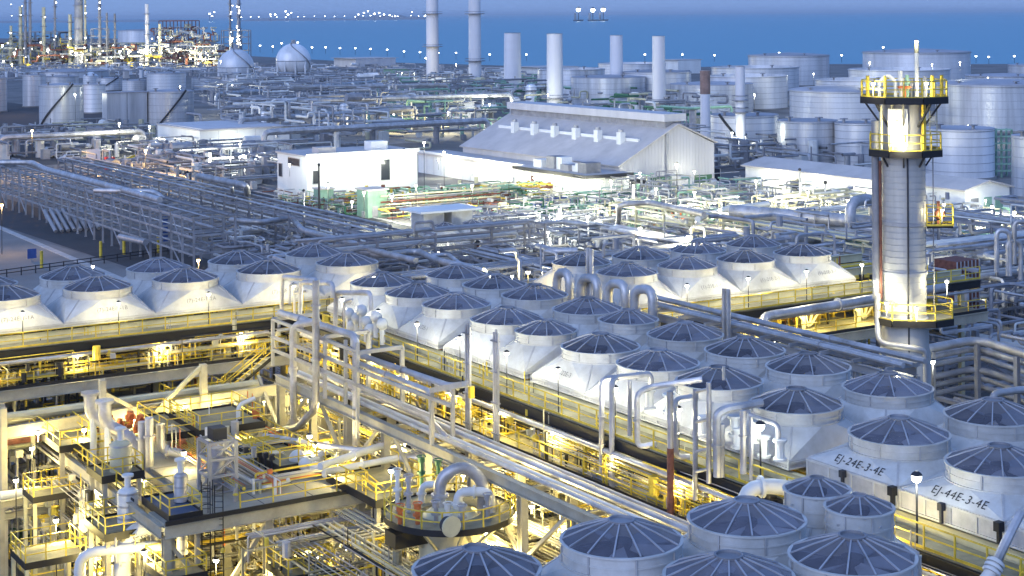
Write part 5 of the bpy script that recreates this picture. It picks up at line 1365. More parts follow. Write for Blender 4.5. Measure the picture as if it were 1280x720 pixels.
# ================================================================== MIDFIELD PIPE RACKS
def rack(label, axis, f0, width, a0, a1, levels, bay, m=None, pm=None, npp=5, tag='', r=(.08, .25), brace=True, seed=0):
    rg = random.Random(seed+int(f0)); m = m or M.dsteel; pm = pm or [M.pipe, M.pipe, M.dsteel, M.steel, M.wpipe]
    def Q(a, b, z): return Vector((a, b, z)) if axis == 'x' else Vector((b, a, z))
    t = thing('pipe_rack', label, 'pipe rack', Q(a0, f0, 0), 'pipe racks')
    n = max(1, int(abs(a1-a0)/bay)); zt = max(levels); cm = column_mesh(zt, .28, m); bms = {}
    for i in range(n+1):
        a = a0 + (a1-a0)*i/n
        for b in (f0, f0+width): inst(t, 'column', cm, Q(a, b, 0))
        mb = MB()
        for z in levels: mb.bar(Q(a, f0+.17, z-.2), Q(a, f0+width-.17, z-.2), .22, .3)
        part(t, 'cross_beam', mb, m)
        if brace and i < n and i % 3 == 1: part(t, 'brace', MB().bar(Q(a, f0-.02, .5), Q(a0+(a1-a0)*(i+1)/n, f0-.02, levels[0]), .16).bar(Q(a, f0-.04, levels[0]), Q(a0+(a1-a0)*(i+1)/n, f0-.04, zt), .14), m)
    for z in levels:
        for b in (f0, f0+width): part(t, 'side_beam', MB().bar(Q(a0, b+.001, z-.45), Q(a1, b+.001, z-.45), .18, .26), m)
    for li, z in enumerate(levels):
        for k in range(npp):
            rr = rg.uniform(*r); b = f0 + width*(k+.5)/npp; e0 = rg.uniform(-2, 6); e1 = rg.uniform(-2, 6); zz = z+rr-.04
            s = 1 if a1 > a0 else -1
            pts = [Q(a0+s*e0, b, zz), Q(a1-s*e1, b, zz)]
            if rg.random() < .45: pts = [pts[0] - Vector((0,0,rg.uniform(1.2, 3)))] + pts
            if rg.random() < .45: pts = pts + [pts[-1] - Vector((0,0,rg.uniform(1.2, 3)))]
            elif rg.random() < .3: pts = pts + [pts[-1] + (Vector((0, 3, 0)) if axis == 'x' else Vector((3, 0, 0)))]
            if rg.random() < .35:      # expansion loop
                j = max(range(len(pts)-1), key=lambda q: (pts[q+1]-pts[q]).length); A_, B_ = pts[j], pts[j+1]; f = rg.uniform(.3, .6); d = (B_-A_).normalized()
                L0 = A_+(B_-A_)*f; up = Vector((0,0,rg.uniform(1.2, 2.4)))
                pts[j+1:j+1] = [L0, L0+up, L0+up+d*3.0, L0+d*3.0]
            pipe(pts, rr, '%s pipe, %s across on the %s tier of the %s' % (('thin', 'thick')[rr > .22], od(k), ('bottom', 'middle', 'top')[li if len(levels) > 2 else li*2], tag), rg.choice(pm), 'rack pipes in the mid plant', 6, parts=False)
    return t
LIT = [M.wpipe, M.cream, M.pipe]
rack('long blue grey pipe rack beside the left road', 'y', 87.3, 6.5, 228, 345, (3.4, 6.0, 8.6), 4.6, M.steel, tag='rack by the left road', seed=1, npp=2)
rack('blue grey pipe rack second in from the left road', 'y', 104, 6.5, 205, 352, (3.2, 5.8, 7.6), 5.2, tag='second rack from left road', seed=2, npp=3)
rack('pipe rack crossing just behind the left bank of fans', 'x', 196, 5.5, 92, 128, (4.2, 6.4, 8.0), 8.5, tag='rack crossing behind the left bank', seed=4, npp=3)
rack('pipe rack crossing closest behind the left bank of fans', 'x', 176, 5.0, 92, 150, (3.5, 5.6), 9, tag='rack closest behind the left bank', seed=5, npp=4)
rack('low pipe rack behind the middle bank of fans', 'y', 112, 5.5, 150, 198, (3.5, 5.5), 8, tag='low rack behind the middle bank', seed=6)
rack('dark pipe rack between the middle bank and the hall', 'y', 140, 5.5, 150, 205, (3.5, 5.8), 8.5, tag='dark rack before the hall', seed=7)
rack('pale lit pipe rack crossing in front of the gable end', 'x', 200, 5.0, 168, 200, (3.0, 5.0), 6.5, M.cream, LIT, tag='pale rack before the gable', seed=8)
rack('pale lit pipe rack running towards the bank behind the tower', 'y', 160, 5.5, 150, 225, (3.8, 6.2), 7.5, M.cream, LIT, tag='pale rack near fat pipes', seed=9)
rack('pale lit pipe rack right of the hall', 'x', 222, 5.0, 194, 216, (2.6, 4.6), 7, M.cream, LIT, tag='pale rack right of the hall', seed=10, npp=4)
rack('dark pipe rack crossing behind the bank behind the tower', 'x', 140, 5.0, 118, 178, (4.5, 7.0), 8, tag='dark rack behind the fans', seed=11)
# right side racks beyond the tower
rack('tall steel rack at the right edge beyond the tower', 'x', 122, 6.0, 128, 178, (6.0, 9.0, 12.5), 8.5, M.dsteel, tag='tall right edge rack', seed=12)
rack('tall dark rack farther right beyond the tower', 'y', 150, 6.0, 100, 150, (6.0, 9.5, 13.0), 8, M.dsteel, tag='tall far right rack', seed=13)
rack('low dark rack at the lower right behind the nearest hoods', 'x', 100, 5.5, 98, 140, (5.0, 7.6), 8, M.dsteel, tag='low right rack', seed=14)
rack('dark rack behind the tower foot', 'y', 112, 5.5, 86, 132, (5.5, 8.0), 8, M.dsteel, tag='rack behind the tower foot', seed=15)
# bundle of fat blue pipes with a bend beyond the tower foot
zb = 12.2
for i in range(6):
    z = zb - i*.75; r = (.34, .24, .2, .26, .2, .22)[i]; o = Vector((.5, .5, 0))*(i % 3)*.6
    pts = [PZ(1140, 440, zb)+o, PZ(1221, 424, zb)+o, PZ(1330, 458, zb)+o]
    pts = [Vector((p.x, p.y, z)) for p in pts]
    pipe(pts, r, 'blue grey pipe bent at the right of the tower foot, %s from the top' % od(i), (M.pipe, M.pipe, M.steel, M.dsteel, M.pipe, M.dsteel)[i], 'bent pipes right of the tower foot', 10, bend=2.0)
t = thing('pipe_support', 'dark posts holding the bent pipes right of the tower foot', 'pipe rack', PZ(1221, 424, zb), 'pipe racks')
for p in (PZ(1165, 434, zb), PZ(1221, 425, zb), PZ(1270, 440, zb), PZ(1315, 454, zb)):
    part(t, 'post', MB().bar((p.x-.5, p.y-.5, 0), (p.x-.5, p.y-.5, zb-.2), .35), M.dsteel)
# brown clad box on the rack
q = PD(1210, 392, 165); t = thing('clad_box', 'brownish ribbed box standing among the racks right of the tower', 'cooler box', (q.x, q.y, 0))
h = PD(1210, 326, 165).z
part(t, 'box_wall', MB().box(q.x-1.6, q.x+1.6, q.y, q.y+3, q.z-1, h), M.rust)
rbm = MB()
for k in range(7): rbm.box(q.x-1.6+k*.53, q.x-1.5+k*.53, q.y-.1, q.y-.003, q.z-1, h)
part(t, 'box_rib', rbm, M.tankroof); part(t, 'leg', MB().box(q.x-1.4, q.x-1.1, q.y+.3, q.y+.6, 0, q.z-1.002).box(q.x+1.1, q.x+1.4, q.y+.3, q.y+.6, 0, q.z-1.002), M.dsteel)
# standing loops at the far right edge
for i, (x0, x1, yt, yb) in enumerate(((1246, 1262, 287, 340), (1260, 1276, 300, 345), (1196, 1208, 345, 400), (1268, 1290, 276, 330))):
    a, b, c, d = PD(x0, yb, 150), PD(x0, yt, 150), PD(x1, yt+2, 150), PD(x1, yb+5, 150)
    pipe([a, b, c, d], .22, 'upright pipe loop among the racks at the right edge, %s from the top left' % od(i), M.pipe, 'right edge pipe loops', 8)
a, b = PZ(1240, 492, 15.5), PZ(1285, 486, 15.5)
pipe([a-Vector((0,0,1.2)), a, b, b-Vector((0,0,1))], .22, 'pale pipe hoop above the right edge fan', M.pipe, None, 10)
# fat silver pipes in front of the long shed
GFAT = 'fat pipes before the long shed'
pipe([PZ(915, 264, 7.5), PZ(1100, 279, 7.5)], 1.0, 'fattest silver pipe sloping towards the tower in front of the long shed', M.pipe, GFAT, 18, flanges=[(0, .5)])
pipe([PZ(948, 272, 6.2), PZ(1110, 292, 6.2)], .9, 'second fat pipe below the fattest one in front of the long shed', M.wpipe, GFAT, 18, flanges=[(0, .5)])
pipe([PZ(966, 300, 5.2), PZ(1120, 288, 5.2)], .95, 'fat pipe crossing towards the tower with a cone at its left end', M.pipe, GFAT, 18, flanges=[(0, .12)])
a = PZ(1063, 284, 7); b = PZ(1093, 280, 7)
pipe([a, a+Vector((0,0,3.6)), b+Vector((0,0,3.8)), b], .8, 'fat arched pipe left of the tower by the long shed', M.pipe, GFAT, 16, bend=3.2)
pipe([PZ(872, 274, 6), PZ(905, 262, 6), PZ(960, 255, 6)], .5, 'pale pipe bend between the gable end and the fat pipes', M.wpipe, GFAT, 12)
# silver pipes that stand out in the mid plant
def mp(pts, z, r, label, m=None): return pipe([PZ(q[0], q[1], q[2] if len(q) > 2 else z) for q in pts], r, label, m or M.pipe, 'bright pipes in the mid plant', 10, bend=r*4)
mp([(-20, 203), (40, 203), (58, 212), (150, 236), (200, 250)], 9.2, .5, 'bright pipe bending over the rack by the left road')
mp([(118, 238), (192, 239), (204, 248, 8), (214, 262, 5)], 9.0, .42, 'bright pipe crossing with a drooping right end near the left road')
mp([(248, 220), (308, 232), (312, 270, 1)], 10.2, .55, 'bright pipe dropping like a bracket left of the office block')
mp([(262, 226), (290, 234), (292, 272, 1)], 9.2, .35, 'thinner bright pipe dropping inside the bracket pipe')
mp([(288, 275), (326, 278), (365, 272), (379, 288), (442, 304), (456, 311), (520, 326)], 6.4, .42, 'bright pipe zigzagging down in front of the dark site road')
mp([(150, 296), (182, 303)], 3, .5, 'short bright pipe low in the rack by the left road')
mp([(448, 313), (476, 319), (522, 314), (548, 326), (606, 340)], 6.0, .45, 'bright pipe wandering behind the middle bank')
mp([(672, 308), (690, 314), (722, 314)], 5.5, .5, 'short bright pipe bend before the dark rack by the hall')
mp([(535, 320), (560, 318), (575, 330), (596, 334)], 5.5, .3, 'bright pipe kink behind the middle bank')
mp([(300, 262), (345, 258), (360, 262)], 5, .3, 'bright pipe at the near kerb of the dark site road')
mp([(772, 300), (774, 256, 9), (812, 253, 9), (880, 268, 9)], 1, .4, 'pale pipe hoop in front of the annex')
mp([(640, 285), (700, 277), (765, 284)], 5, .35, 'pale pipe below the white annex')
# drums, poles and other pieces of the mid plant
def pole(x, yt, yb, label, r=.22, z=0.0, m=None, group='slender poles in the mid plant'):
    q = PZ(x, yb, z); zt = PD(x, yt, q.dot(cv)).z
    t = thing('pole', label, 'pole', q, group); part(t, 'shaft', MB().cyl(q, r, zt-q.z, 10, r*.8), m or M.steel); part(t, 'cap', MB().sphere((q.x, q.y, zt), r*1.5, 8, 6), M.dark)
pole(399, 206, 268, 'dark slender pole in front of the white office block', m=M.dark)
pole(444, 283, 322, 'pale square pole behind the left end of the middle bank', .45, m=M.steel)
pole(597, 304, 352, 'brownish pole by the glaring lamp behind the middle bank', .3, m=M.rust)
pole(235, 215, 270, 'thin pole left of the dark site road', .18)
pole(380, 238, 285, 'thin pale pole at the kerb of the site road', .18)
pole(612, 280, 330, 'thin pole behind the small roofed coolers', .18)
pole(792, 228, 282, 'white lamp pole right of the white annex', .3, m=M.wpipe)
pole(1000, 212, 270, 'thin pole before the long shed', .2); pole(1032, 228, 272, 'bent grey pole before the long shed', .25)
def drum(x, y, wpx, hpx, label, z=1.2, m=None, ax='X', group='lying drums'):
    q = PZ(x, y, z); d = q.dot(cv); r = hpx/2*d/F; L = wpx*d/F
    t = thing('drum', label, 'drum', (q.x, q.y, 0), group); c = Vector((q.x, q.y, z+r))
    part(t, 'shell', MB().lathe(c, [(.01, -L/2-r*.4), (r*.7, -L/2-r*.25), (r, -L/2), (r, L/2), (r*.7, L/2+r*.25), (.01, L/2+r*.4)], 18, axis=ax), m or M.wtank)
    sb = MB()
    for s in (-.3, .3):
        if ax == 'X': sb.box(c.x+L*s-.3, c.x+L*s+.3, c.y-r*.8, c.y+r*.8, 0, z+r*.4)
        else: sb.box(c.x-r*.8, c.x+r*.8, c.y+L*s-.3, c.y+L*s+.3, 0, z+r*.4)
    part(t, 'saddle', sb, M.conc)
drum(500, 128, 44, 14, 'pale lying drum in the yard behind the white offices', 3)
drum(490, 140, 40, 16, 'lower pale lying drum in the yard behind the offices', 1)
drum(560, 118, 20, 12, 'small lying drum left of the tallest chimneys', 2)
drum(606, 142, 30, 12, 'lying drum left of the hall roof', 2, M.tank)
drum(460, 100, 26, 9, 'lying drum near the coast road', 2)
for i, (x, yt, yb, w_) in enumerate(((430, 130, 168, 11), (420, 132, 166, 9), (448, 128, 150, 7), (330, 140, 178, 7), (396, 150, 176, 6), (548, 128, 150, 7), (664, 106, 142, 14), (644, 122, 146, 14))):
    q = PZ(x, yb); d = q.dot(cv); r = w_/2*d/F; h = PD(x, yt, d).z
    t = thing('column_vessel', 'upright pale vessel in the yard behind the offices, %s from the left' % od(sorted((430, 420, 448, 330, 396, 548, 664, 644)).index(x)), 'vessel', q, 'upright vessels in the yard')
    part(t, 'shell', MB().lathe(q, [(r, 0), (r, h-r*.4), (r*.7, h), (.01, h+r*.15)], 18), M.wtank)
    part(t, 'ring_platform', MB().lathe(q, [(r, h*.8), (r*1.6, h*.8), (r*1.6, h*.8+.3), (r, h*.8+.3)], 14).torus(q+Vector((0,0,h*.8+1.2)), r*1.55, .08, 14, 4), M.dsteel)
# two small roofed coolers behind the middle bank
pt = PZ(562, 300)
protoC = fan_proto(3.3, 3.2, 2.9, 'small dark capped fan hood under the flat white roof, left', stub=False, nribs=8, ring=.7, hood=1.6, casing=.6)
CF = []
for i, (x, y) in enumerate(((556, 282), (590, 279))):
    q = PZ(x, y, 6.0); CF.append(q); place(protoC, q.x, q.y, 'small dark capped fan hood behind the middle bank, %s of two' % ('left', 'right')[i], GF, q.z-ZD)
q = (CF[0]+CF[1])/2; q.z = 0; t = thing('roofed_cooler', 'flat white roof on pale box walls behind two small fan hoods', 'shelter', (q.x, q.y, 0))
part(t, 'roof', MB().box(q.x-5.4, q.x+5.4, q.y+2, q.y+9, 7.7, 8.0), M.wall)
for dx in (-2.6, 2.4): part(t, 'box_wall', MB().box(q.x+dx-1.8, q.x+dx+1.8, q.y+3, q.y+7, 4.2, 7.698), M.hood)
part(t, 'base_deck', MB().box(q.x-5.5, q.x+5.5, q.y-5, q.y+8, 2.9, 3.2), M.steel)
for dx in (-5, 0, 5):
    for dy in (-4.5, 7.5): part(t, 'leg', MB().box(q.x+dx-.2, q.x+dx+.2, q.y+dy-.2, q.y+dy+.2, 0, 2.898), M.dsteel)
# yellow green lit pipe bundle between offices and hall
a, b = PZ(488, 258, 2), PZ(618, 246, 2)
for i in range(7):
    z = 0.7 + i*.55
    pipe([Vector((a.x-2+i*.3, a.y, z)), Vector((b.x, a.y, z)), Vector((b.x, a.y+2.5, z))] if i % 2 else [Vector((a.x-2, a.y, z)), Vector((b.x, a.y, z))], .17, 'pale pipe in the stacked bundle before the low wing, %s from the ground' % od(i), (M.cream, M.rust, M.dsteel)[i % 3], 'stacked pipes before the low wing')
t = thing('pipe_support', 'green posts holding the stacked pipes before the low wing', 'pipe rack', (a.x, a.y, 0), 'pipe racks')
for i in range(7): part(t, 'post', MB().box(a.x+(b.x-a.x)*i/6-.2, a.x+(b.x-a.x)*i/6+.2, a.y+.4, a.y+.8, 0, 4.5), M.green)
# red crane truck, parked cars by the left lots
def car(x, y, m, label, big=False, ang=0.0):
    q = PZ(x, y); t = thing('parked_car' if not big else 'parked_truck', label, 'car' if not big else 'truck', q, 'vehicles on the left lots'); L, W_, hh = (4.4, 1.8, 1.4) if not big else (7.5, 2.4, 2.6)
    mb = MB(); prof = [(-L/2, .35), (-L/2, .8), (-L*.28, .9), (-L*.18, hh), (L*.22, hh), (L*.34, .9), (L/2, .78), (L/2, .35)] if not big else [(-L/2, .6), (-L/2, 1.2), (L*.2, 1.2), (L*.2, hh), (L*.42, hh), (L/2, 1.5), (L/2, .6)]
    n = len(prof); vs = [(q.x+a, q.y-W_/2, z) for a, z in prof]+[(q.x+a, q.y+W_/2, z) for a, z in prof]
    mb.add(vs, [list(range(n))[::-1] if False else list(range(n)), list(range(n, 2*n))[::-1]]+[[i, n+i, n+(i+1)%n, (i+1)%n] for i in range(n)])
    part(t, 'body', mb, m)
    wmesh = MB().lathe((0,0,0), [(.01, -.12), (.33, -.12), (.33, .12), (.01, .12)], 12, axis='Y').mesh('wheel', M.tyre)
    for sx in (-.32, .32):
        for sy in (-1, 1): inst(t, 'wheel', wmesh, (q.x+L*sx, q.y+sy*W_*.5, .33))
    part(t, 'side_window', MB().box(q.x-L*.17, q.x+L*.22, q.y-W_/2-.02, q.y-W_/2-.003, .95, hh-.12) if not big else MB().box(q.x+L*.25, q.x+L*.4, q.y-W_/2-.02, q.y-W_/2-.003, 1.6, hh-.2), M.glass)
    return t, q
for i, (x, y, m, nm) in enumerate(((85, 200, M.truck, 'white'), (72, 197, M.dsteel, 'grey'), (95, 199, M.truck, 'second white'), (8, 196, M.truck, 'third white'), (110, 201, M.dsteel, 'dark'), (62, 190, M.truck, 'lone white'))):
    car(x, y, m, '%s car parked on the lot at the far left' % nm)
t, q = car(147, 216, M.red, 'red crane truck with a yellow boom left of the site road', True)
part(t, 'crane_boom', MB().bar((q.x-2, q.y, 1.8), (q.x+4.5, q.y-1, 4.2), .5), M.yellow); part(t, 'crane_cab', MB().box(q.x-3.2, q.x-1, q.y-1, q.y+1, 1.202, 4.0), M.red)
q = PZ(117, 215); t = thing('notice_board', 'white notice board on two posts beside the red crane truck', 'sign', q); part(t, 'board', MB().box(q.x-1.7, q.x+1.7, q.y-.1, q.y+.1, 1.2, 5.6), M.wall); part(t, 'post', MB().box(q.x-1.3, q.x-1.1, q.y+.102, q.y+.3, 0, 5), M.steel); part(t, 'post', MB().box(q.x+1.1, q.x+1.3, q.y+.102, q.y+.3, 0, 5), M.steel)
for i, (x, y, w_, m) in enumerate(((40, 327, 4, M.blue), (209, 308, 5, M.blue))):
    q = PZ(x, y); t = thing('plant_sign', 'blue sign board %s' % ('on the yard beside a yellow post', 'at the end of the rack by the left road')[i], 'sign', q); part(t, 'board', MB().box(q.x-.7, q.x+.7, q.y-.05, q.y+.05, .5, (2.0, 5)[i]), m); part(t, 'post', MB().box(q.x-.06, q.x+.06, q.y+.052, q.y+.15, 0, 2), M.steel)
for i, (x, y) in enumerate(((52, 335), (126, 322), (155, 318), (198, 316))):
    q = PZ(x, y); mb = MB().cyl(q, .25, 2.6, 10); solo('bollard', mb, M.yellow, 'yellow bollard by the left road, %s from the left' % od(i), 'bollard', 'yellow bollards')
t = thing('low_fence', 'low dark fence rail along the yard behind the left bank', 'fence', PZ(0, 345)); a, b = PZ(-10, 349), PZ(210, 318)
part(t, 'rail', MB().bar((a.x, a.y, 1.1), (b.x, b.y, 1.1), .12).bar((a.x, a.y, .6), (b.x, b.y, .6), .12), M.dark)
for k in range(14): p_ = a+(b-a)*(k/13); part(t, 'post', MB().box(p_.x-.07, p_.x+.07, p_.y-.07, p_.y+.07, 0, 1.2), M.dark)
q = PZ(98, 290); t = thing('pipe_stack', 'heap of grey pipe lengths on a sloping frame beside the left road', 'pipe stack', q)
for k in range(8): part(t, 'pipe_length', MB().tube([q+Vector((k*1.1-4, 0, .4)), q+Vector((k*1.1-4, 7, 3.4))], .34, 8), M.steel)

# uncountable pipework of the mid plant
mid = [M.pipe, M.dsteel, M.steel, M.dsteel, M.wpipe]
def tangleb(*a, **k): return tangle(*a, **k)
tangle('low tangle of blue grey pipework behind the left bank', 92, 119, 160, 250, .3, 4.5, 360, mid, (.08, .3), seed=21, box=.2)
tangle('low tangle of blue grey pipework between the middle bank and the hall', 112, 165, 135, 215, .3, 4.0, 620, mid, (.08, .3), seed=22, box=.2)
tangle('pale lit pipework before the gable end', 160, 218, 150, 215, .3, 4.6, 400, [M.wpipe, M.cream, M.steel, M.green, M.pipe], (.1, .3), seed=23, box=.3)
tangle('yellow green lit equipment before the offices', OFFICE[0]-4, OFFICE[1]+40, OFFICE[2]-24, OFFICE[2]-6, .2, 2.6, 330, [M.green, M.cream, M.yellow, M.dgreen, M.steel, M.rust], (.08, .25), seed=24, box=.5)
tangle('green lit equipment below the white annex', 168, 190, 222, 250, .2, 2.0, 170, [M.green, M.dgreen, M.blue, M.orange, M.steel, M.cream], (.1, .25), seed=25, box=.5)
tangle('dark pipework beyond the tower', 100, 190, 88, 165, .5, 12, 620, [M.dsteel, M.dsteel, M.pipe, M.steel], (.08, .26), seed=26, box=.15)
# ================================================================== FAR PLANT, COAST, HORIZON
def far_tangle(label, pts, z1, n, mats, seed, r=(.2, .6), box=.3, k=1.0):
    """pipework spread over a ground patch given by four pixels"""
    rg = random.Random(seed); c = [PZ(x, y) for x, y in pts]; mb = MB()
    for _ in range(n):
        mb.mi = rg.randrange(len(mats)); s, t_ = rg.random(), rg.random()
        p = (c[0]*(1-s)+c[1]*s)*(1-t_) + (c[3]*(1-s)+c[2]*s)*t_; p.z = rg.uniform(.5, z1)
        if rg.random() < box:
            q = rg.uniform(.8, 2.6)*k; kk = rg.random()
            if kk < .4: mb.cyl((p.x, p.y, 0), q*.5, min(z1, q*3), 8)
            elif kk < .6: mb.lathe(p, [(.01,-q), (q*.5,-q), (q*.5,q), (.01,q)], 8, axis='X' if rg.random() < .5 else 'Y')
            else: mb.box(p.x-q*.6, p.x+q*.6, p.y-q*.6, p.y+q*.6, 0, min(z1, q*1.6))
            continue
        pts_ = [p]; ax = rg.randrange(2)
        for i in range(rg.randint(2, 4)):
            q = pts_[-1].copy()
            if i % 2: q.z = min(z1, max(.4, q.z+rg.uniform(-6, 6)))
            elif ax: q.x += rg.uniform(-18, 18)*k; ax = 0
            else: q.y += rg.uniform(-18, 18)*k; ax = 1
            if (q-pts_[-1]).length > 1: pts_.append(q)
        if len(pts_) > 1: mb.tube(pts_, rg.uniform(*r), 5, None, cap=False)
    return stuff('distant_pipework', mb, mats, label)
blu = [M.dsteel, M.steel, M.pipe, M.dsteel, M.wpipe]
far_tangle('dense blue pipework behind the low white store', ((300, 190), (470, 188), (520, 120), (250, 122)), 13, 420, blu, 31, (.18, .45))
far_tangle('dense pipework in the yard left of the hall', ((440, 188), (600, 176), (650, 110), (480, 112)), 10, 360, blu+[M.cream, M.green], 32, (.18, .45))
far_tangle('pipework and sheds behind the hall ridge', ((600, 142), (900, 170), (900, 128), (620, 112)), 9, 260, blu+[M.green, M.cream, M.dgreen], 33, (.2, .5))
far_tangle('pipework among the right tanks', ((880, 215), (1080, 222), (1090, 190), (890, 180)), 7, 160, blu, 34, (.18, .4))
far_tangle('pipework between the coast road and the first yard', ((250, 122), (640, 112), (640, 92), (300, 100)), 4, 240, blu+[M.wtank], 35, (.3, .7))
far_tangle('pipework on the lots beside the low white store', ((0, 200), (200, 198), (200, 168), (0, 165)), 5, 170, blu+[M.cream], 36, (.15, .35))
far_tangle('pipework in front of the low white store', ((120, 240), (345, 236), (345, 200), (200, 200)), 6, 300, blu, 37, (.15, .35))
far_tangle('upper pipework in the lit frames of the far refinery', ((15, 82), (110, 82), (110, 79), (15, 79)), 27, 220, [M.cream, M.steel, M.dsteel, M.dark, M.yellow], 39, (.3, .7), .2, .5)
far_tangle('upper pipework round the tall brown frame of the far refinery', ((195, 82), (272, 82), (272, 79), (195, 79)), 30, 220, [M.cream, M.rust, M.steel, M.wpipe, M.dsteel], 40, (.3, .7), .2, .5)
far_tangle('yellow lit process pipework of the far refinery', ((-20, 84), (275, 84), (265, 76), (-20, 76)), 17, 420, [M.cream, M.yellow, M.steel, M.wpipe, M.rust], 38, (.4, 1.0))
# pipe bridges running along the far yard
for i, (x0, y0, x1, y1, z) in enumerate(((270, 118, 470, 102, 9), (330, 110, 560, 106, 11), (300, 150, 520, 136, 8), (330, 165, 610, 150, 8), (330, 128, 640, 118, 10), (0, 172, 180, 164, 6), (640, 112, 700, 110, 8))):
    for j in range(2):
        a, b = PZ(x0, y0+j*2.4, z-j*2.2), PZ(x1, y1+j*2.4, z-j*2.2)
        pipe([a-Vector((0,0,4)), a, b, b-Vector((0,0,4))], .75-.2*j, '%s silver pipe of the %s pair crossing the far yard' % (('upper', 'lower')[j], od(i)), M.pipe, 'far yard pipes', 7)
far_tangle('green and pale equipment on the yard below the annex', ((640, 292), (800, 292), (800, 252), (650, 258)), 3.0, 260, [M.green, M.dgreen, M.cream, M.steel, M.wpipe, M.blue, M.dsteel], 41, (.06, .2), .4, .35)
far_tangle('pale pipework on the yard before the gable end', ((760, 296), (960, 300), (950, 244), (785, 246)), 5.0, 380, [M.wpipe, M.cream, M.steel, M.green, M.pipe, M.dsteel], 42, (.07, .2), .25, .4)
far_tangle('pale pipework on the yard before the long shed', ((930, 300), (1200, 300), (1190, 268), (935, 246)), 4.0, 300, [M.wpipe, M.cream, M.steel, M.dsteel, M.pipe], 43, (.07, .2), .25, .4)
far_tangle('low clutter on the yard before the office block', ((345, 262), (640, 290), (640, 250), (350, 246)), 2.4, 260, [M.cream, M.green, M.steel, M.yellow, M.dsteel, M.rust], 44, (.06, .15), .4, .3)
far_tangle('blue grey low pipework right of the site road', ((540, 350), (760, 340), (760, 290), (600, 286)), 4.0, 420, [M.pipe, M.dsteel, M.steel, M.dsteel], 45, (.07, .22), .15, .4)
far_tangle('low sheds and pipework before the far refinery', ((-20, 100), (275, 98), (285, 85), (-20, 85)), 5, 330, [M.wtank, M.steel, M.pipe, M.roof, M.dsteel], 46, (.2, .5), .4)
far_tangle('low sheds and pipework along the coast', ((280, 100), (660, 108), (640, 88), (300, 84)), 4, 300, [M.wtank, M.steel, M.pipe, M.roof, M.dsteel], 47, (.2, .5), .4)
# dark low terraces of the refinery: frames with decks
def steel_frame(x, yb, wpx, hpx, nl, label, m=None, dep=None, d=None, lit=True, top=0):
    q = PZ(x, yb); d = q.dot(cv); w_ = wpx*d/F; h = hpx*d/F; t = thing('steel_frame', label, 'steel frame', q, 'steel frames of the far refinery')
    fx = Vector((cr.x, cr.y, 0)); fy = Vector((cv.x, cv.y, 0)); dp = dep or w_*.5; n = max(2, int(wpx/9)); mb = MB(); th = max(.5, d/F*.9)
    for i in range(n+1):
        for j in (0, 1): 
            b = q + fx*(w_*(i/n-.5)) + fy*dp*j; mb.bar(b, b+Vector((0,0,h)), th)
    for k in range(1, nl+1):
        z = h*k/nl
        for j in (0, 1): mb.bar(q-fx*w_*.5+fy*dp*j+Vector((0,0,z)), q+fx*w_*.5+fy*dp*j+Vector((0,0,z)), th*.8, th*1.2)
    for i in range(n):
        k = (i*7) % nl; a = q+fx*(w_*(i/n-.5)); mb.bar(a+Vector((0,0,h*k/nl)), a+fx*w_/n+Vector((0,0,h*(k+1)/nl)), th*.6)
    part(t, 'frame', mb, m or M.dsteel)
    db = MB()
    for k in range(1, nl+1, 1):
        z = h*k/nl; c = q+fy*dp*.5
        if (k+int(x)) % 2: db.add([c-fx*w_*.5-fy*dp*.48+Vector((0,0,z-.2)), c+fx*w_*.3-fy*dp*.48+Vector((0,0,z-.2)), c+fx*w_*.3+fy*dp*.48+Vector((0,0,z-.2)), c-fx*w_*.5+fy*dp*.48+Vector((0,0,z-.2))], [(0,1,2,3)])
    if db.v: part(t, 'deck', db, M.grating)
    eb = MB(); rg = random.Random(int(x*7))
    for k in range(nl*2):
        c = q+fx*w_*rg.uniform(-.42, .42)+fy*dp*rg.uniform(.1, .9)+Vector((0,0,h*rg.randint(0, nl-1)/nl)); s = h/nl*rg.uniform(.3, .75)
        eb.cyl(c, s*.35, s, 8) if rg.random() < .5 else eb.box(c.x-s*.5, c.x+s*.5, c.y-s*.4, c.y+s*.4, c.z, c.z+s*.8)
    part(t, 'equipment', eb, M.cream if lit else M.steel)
    return t
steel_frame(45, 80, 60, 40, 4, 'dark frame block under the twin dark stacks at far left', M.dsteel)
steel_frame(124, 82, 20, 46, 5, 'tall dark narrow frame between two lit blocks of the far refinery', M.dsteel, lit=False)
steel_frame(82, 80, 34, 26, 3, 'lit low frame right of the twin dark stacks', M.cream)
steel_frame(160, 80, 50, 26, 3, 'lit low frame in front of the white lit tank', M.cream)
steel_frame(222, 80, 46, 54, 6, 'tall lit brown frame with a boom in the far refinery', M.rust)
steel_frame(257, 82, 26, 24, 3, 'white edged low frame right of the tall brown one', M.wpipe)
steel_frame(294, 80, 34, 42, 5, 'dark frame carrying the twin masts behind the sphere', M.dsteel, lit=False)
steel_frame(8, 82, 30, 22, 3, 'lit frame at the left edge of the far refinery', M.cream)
q = PZ(235, 80); d = q.dot(cv); a, b = PD(224, 38, d), PD(252, 46, d)
t = thing('flare_boom', 'pale sloping boom at the top of the tall brown frame', 'boom', q); part(t, 'boom', MB().bar(a, b, 1.6), M.wpipe); part(t, 'boom_stay', MB().bar(PD(238, 60, d), b, .8), M.steel)
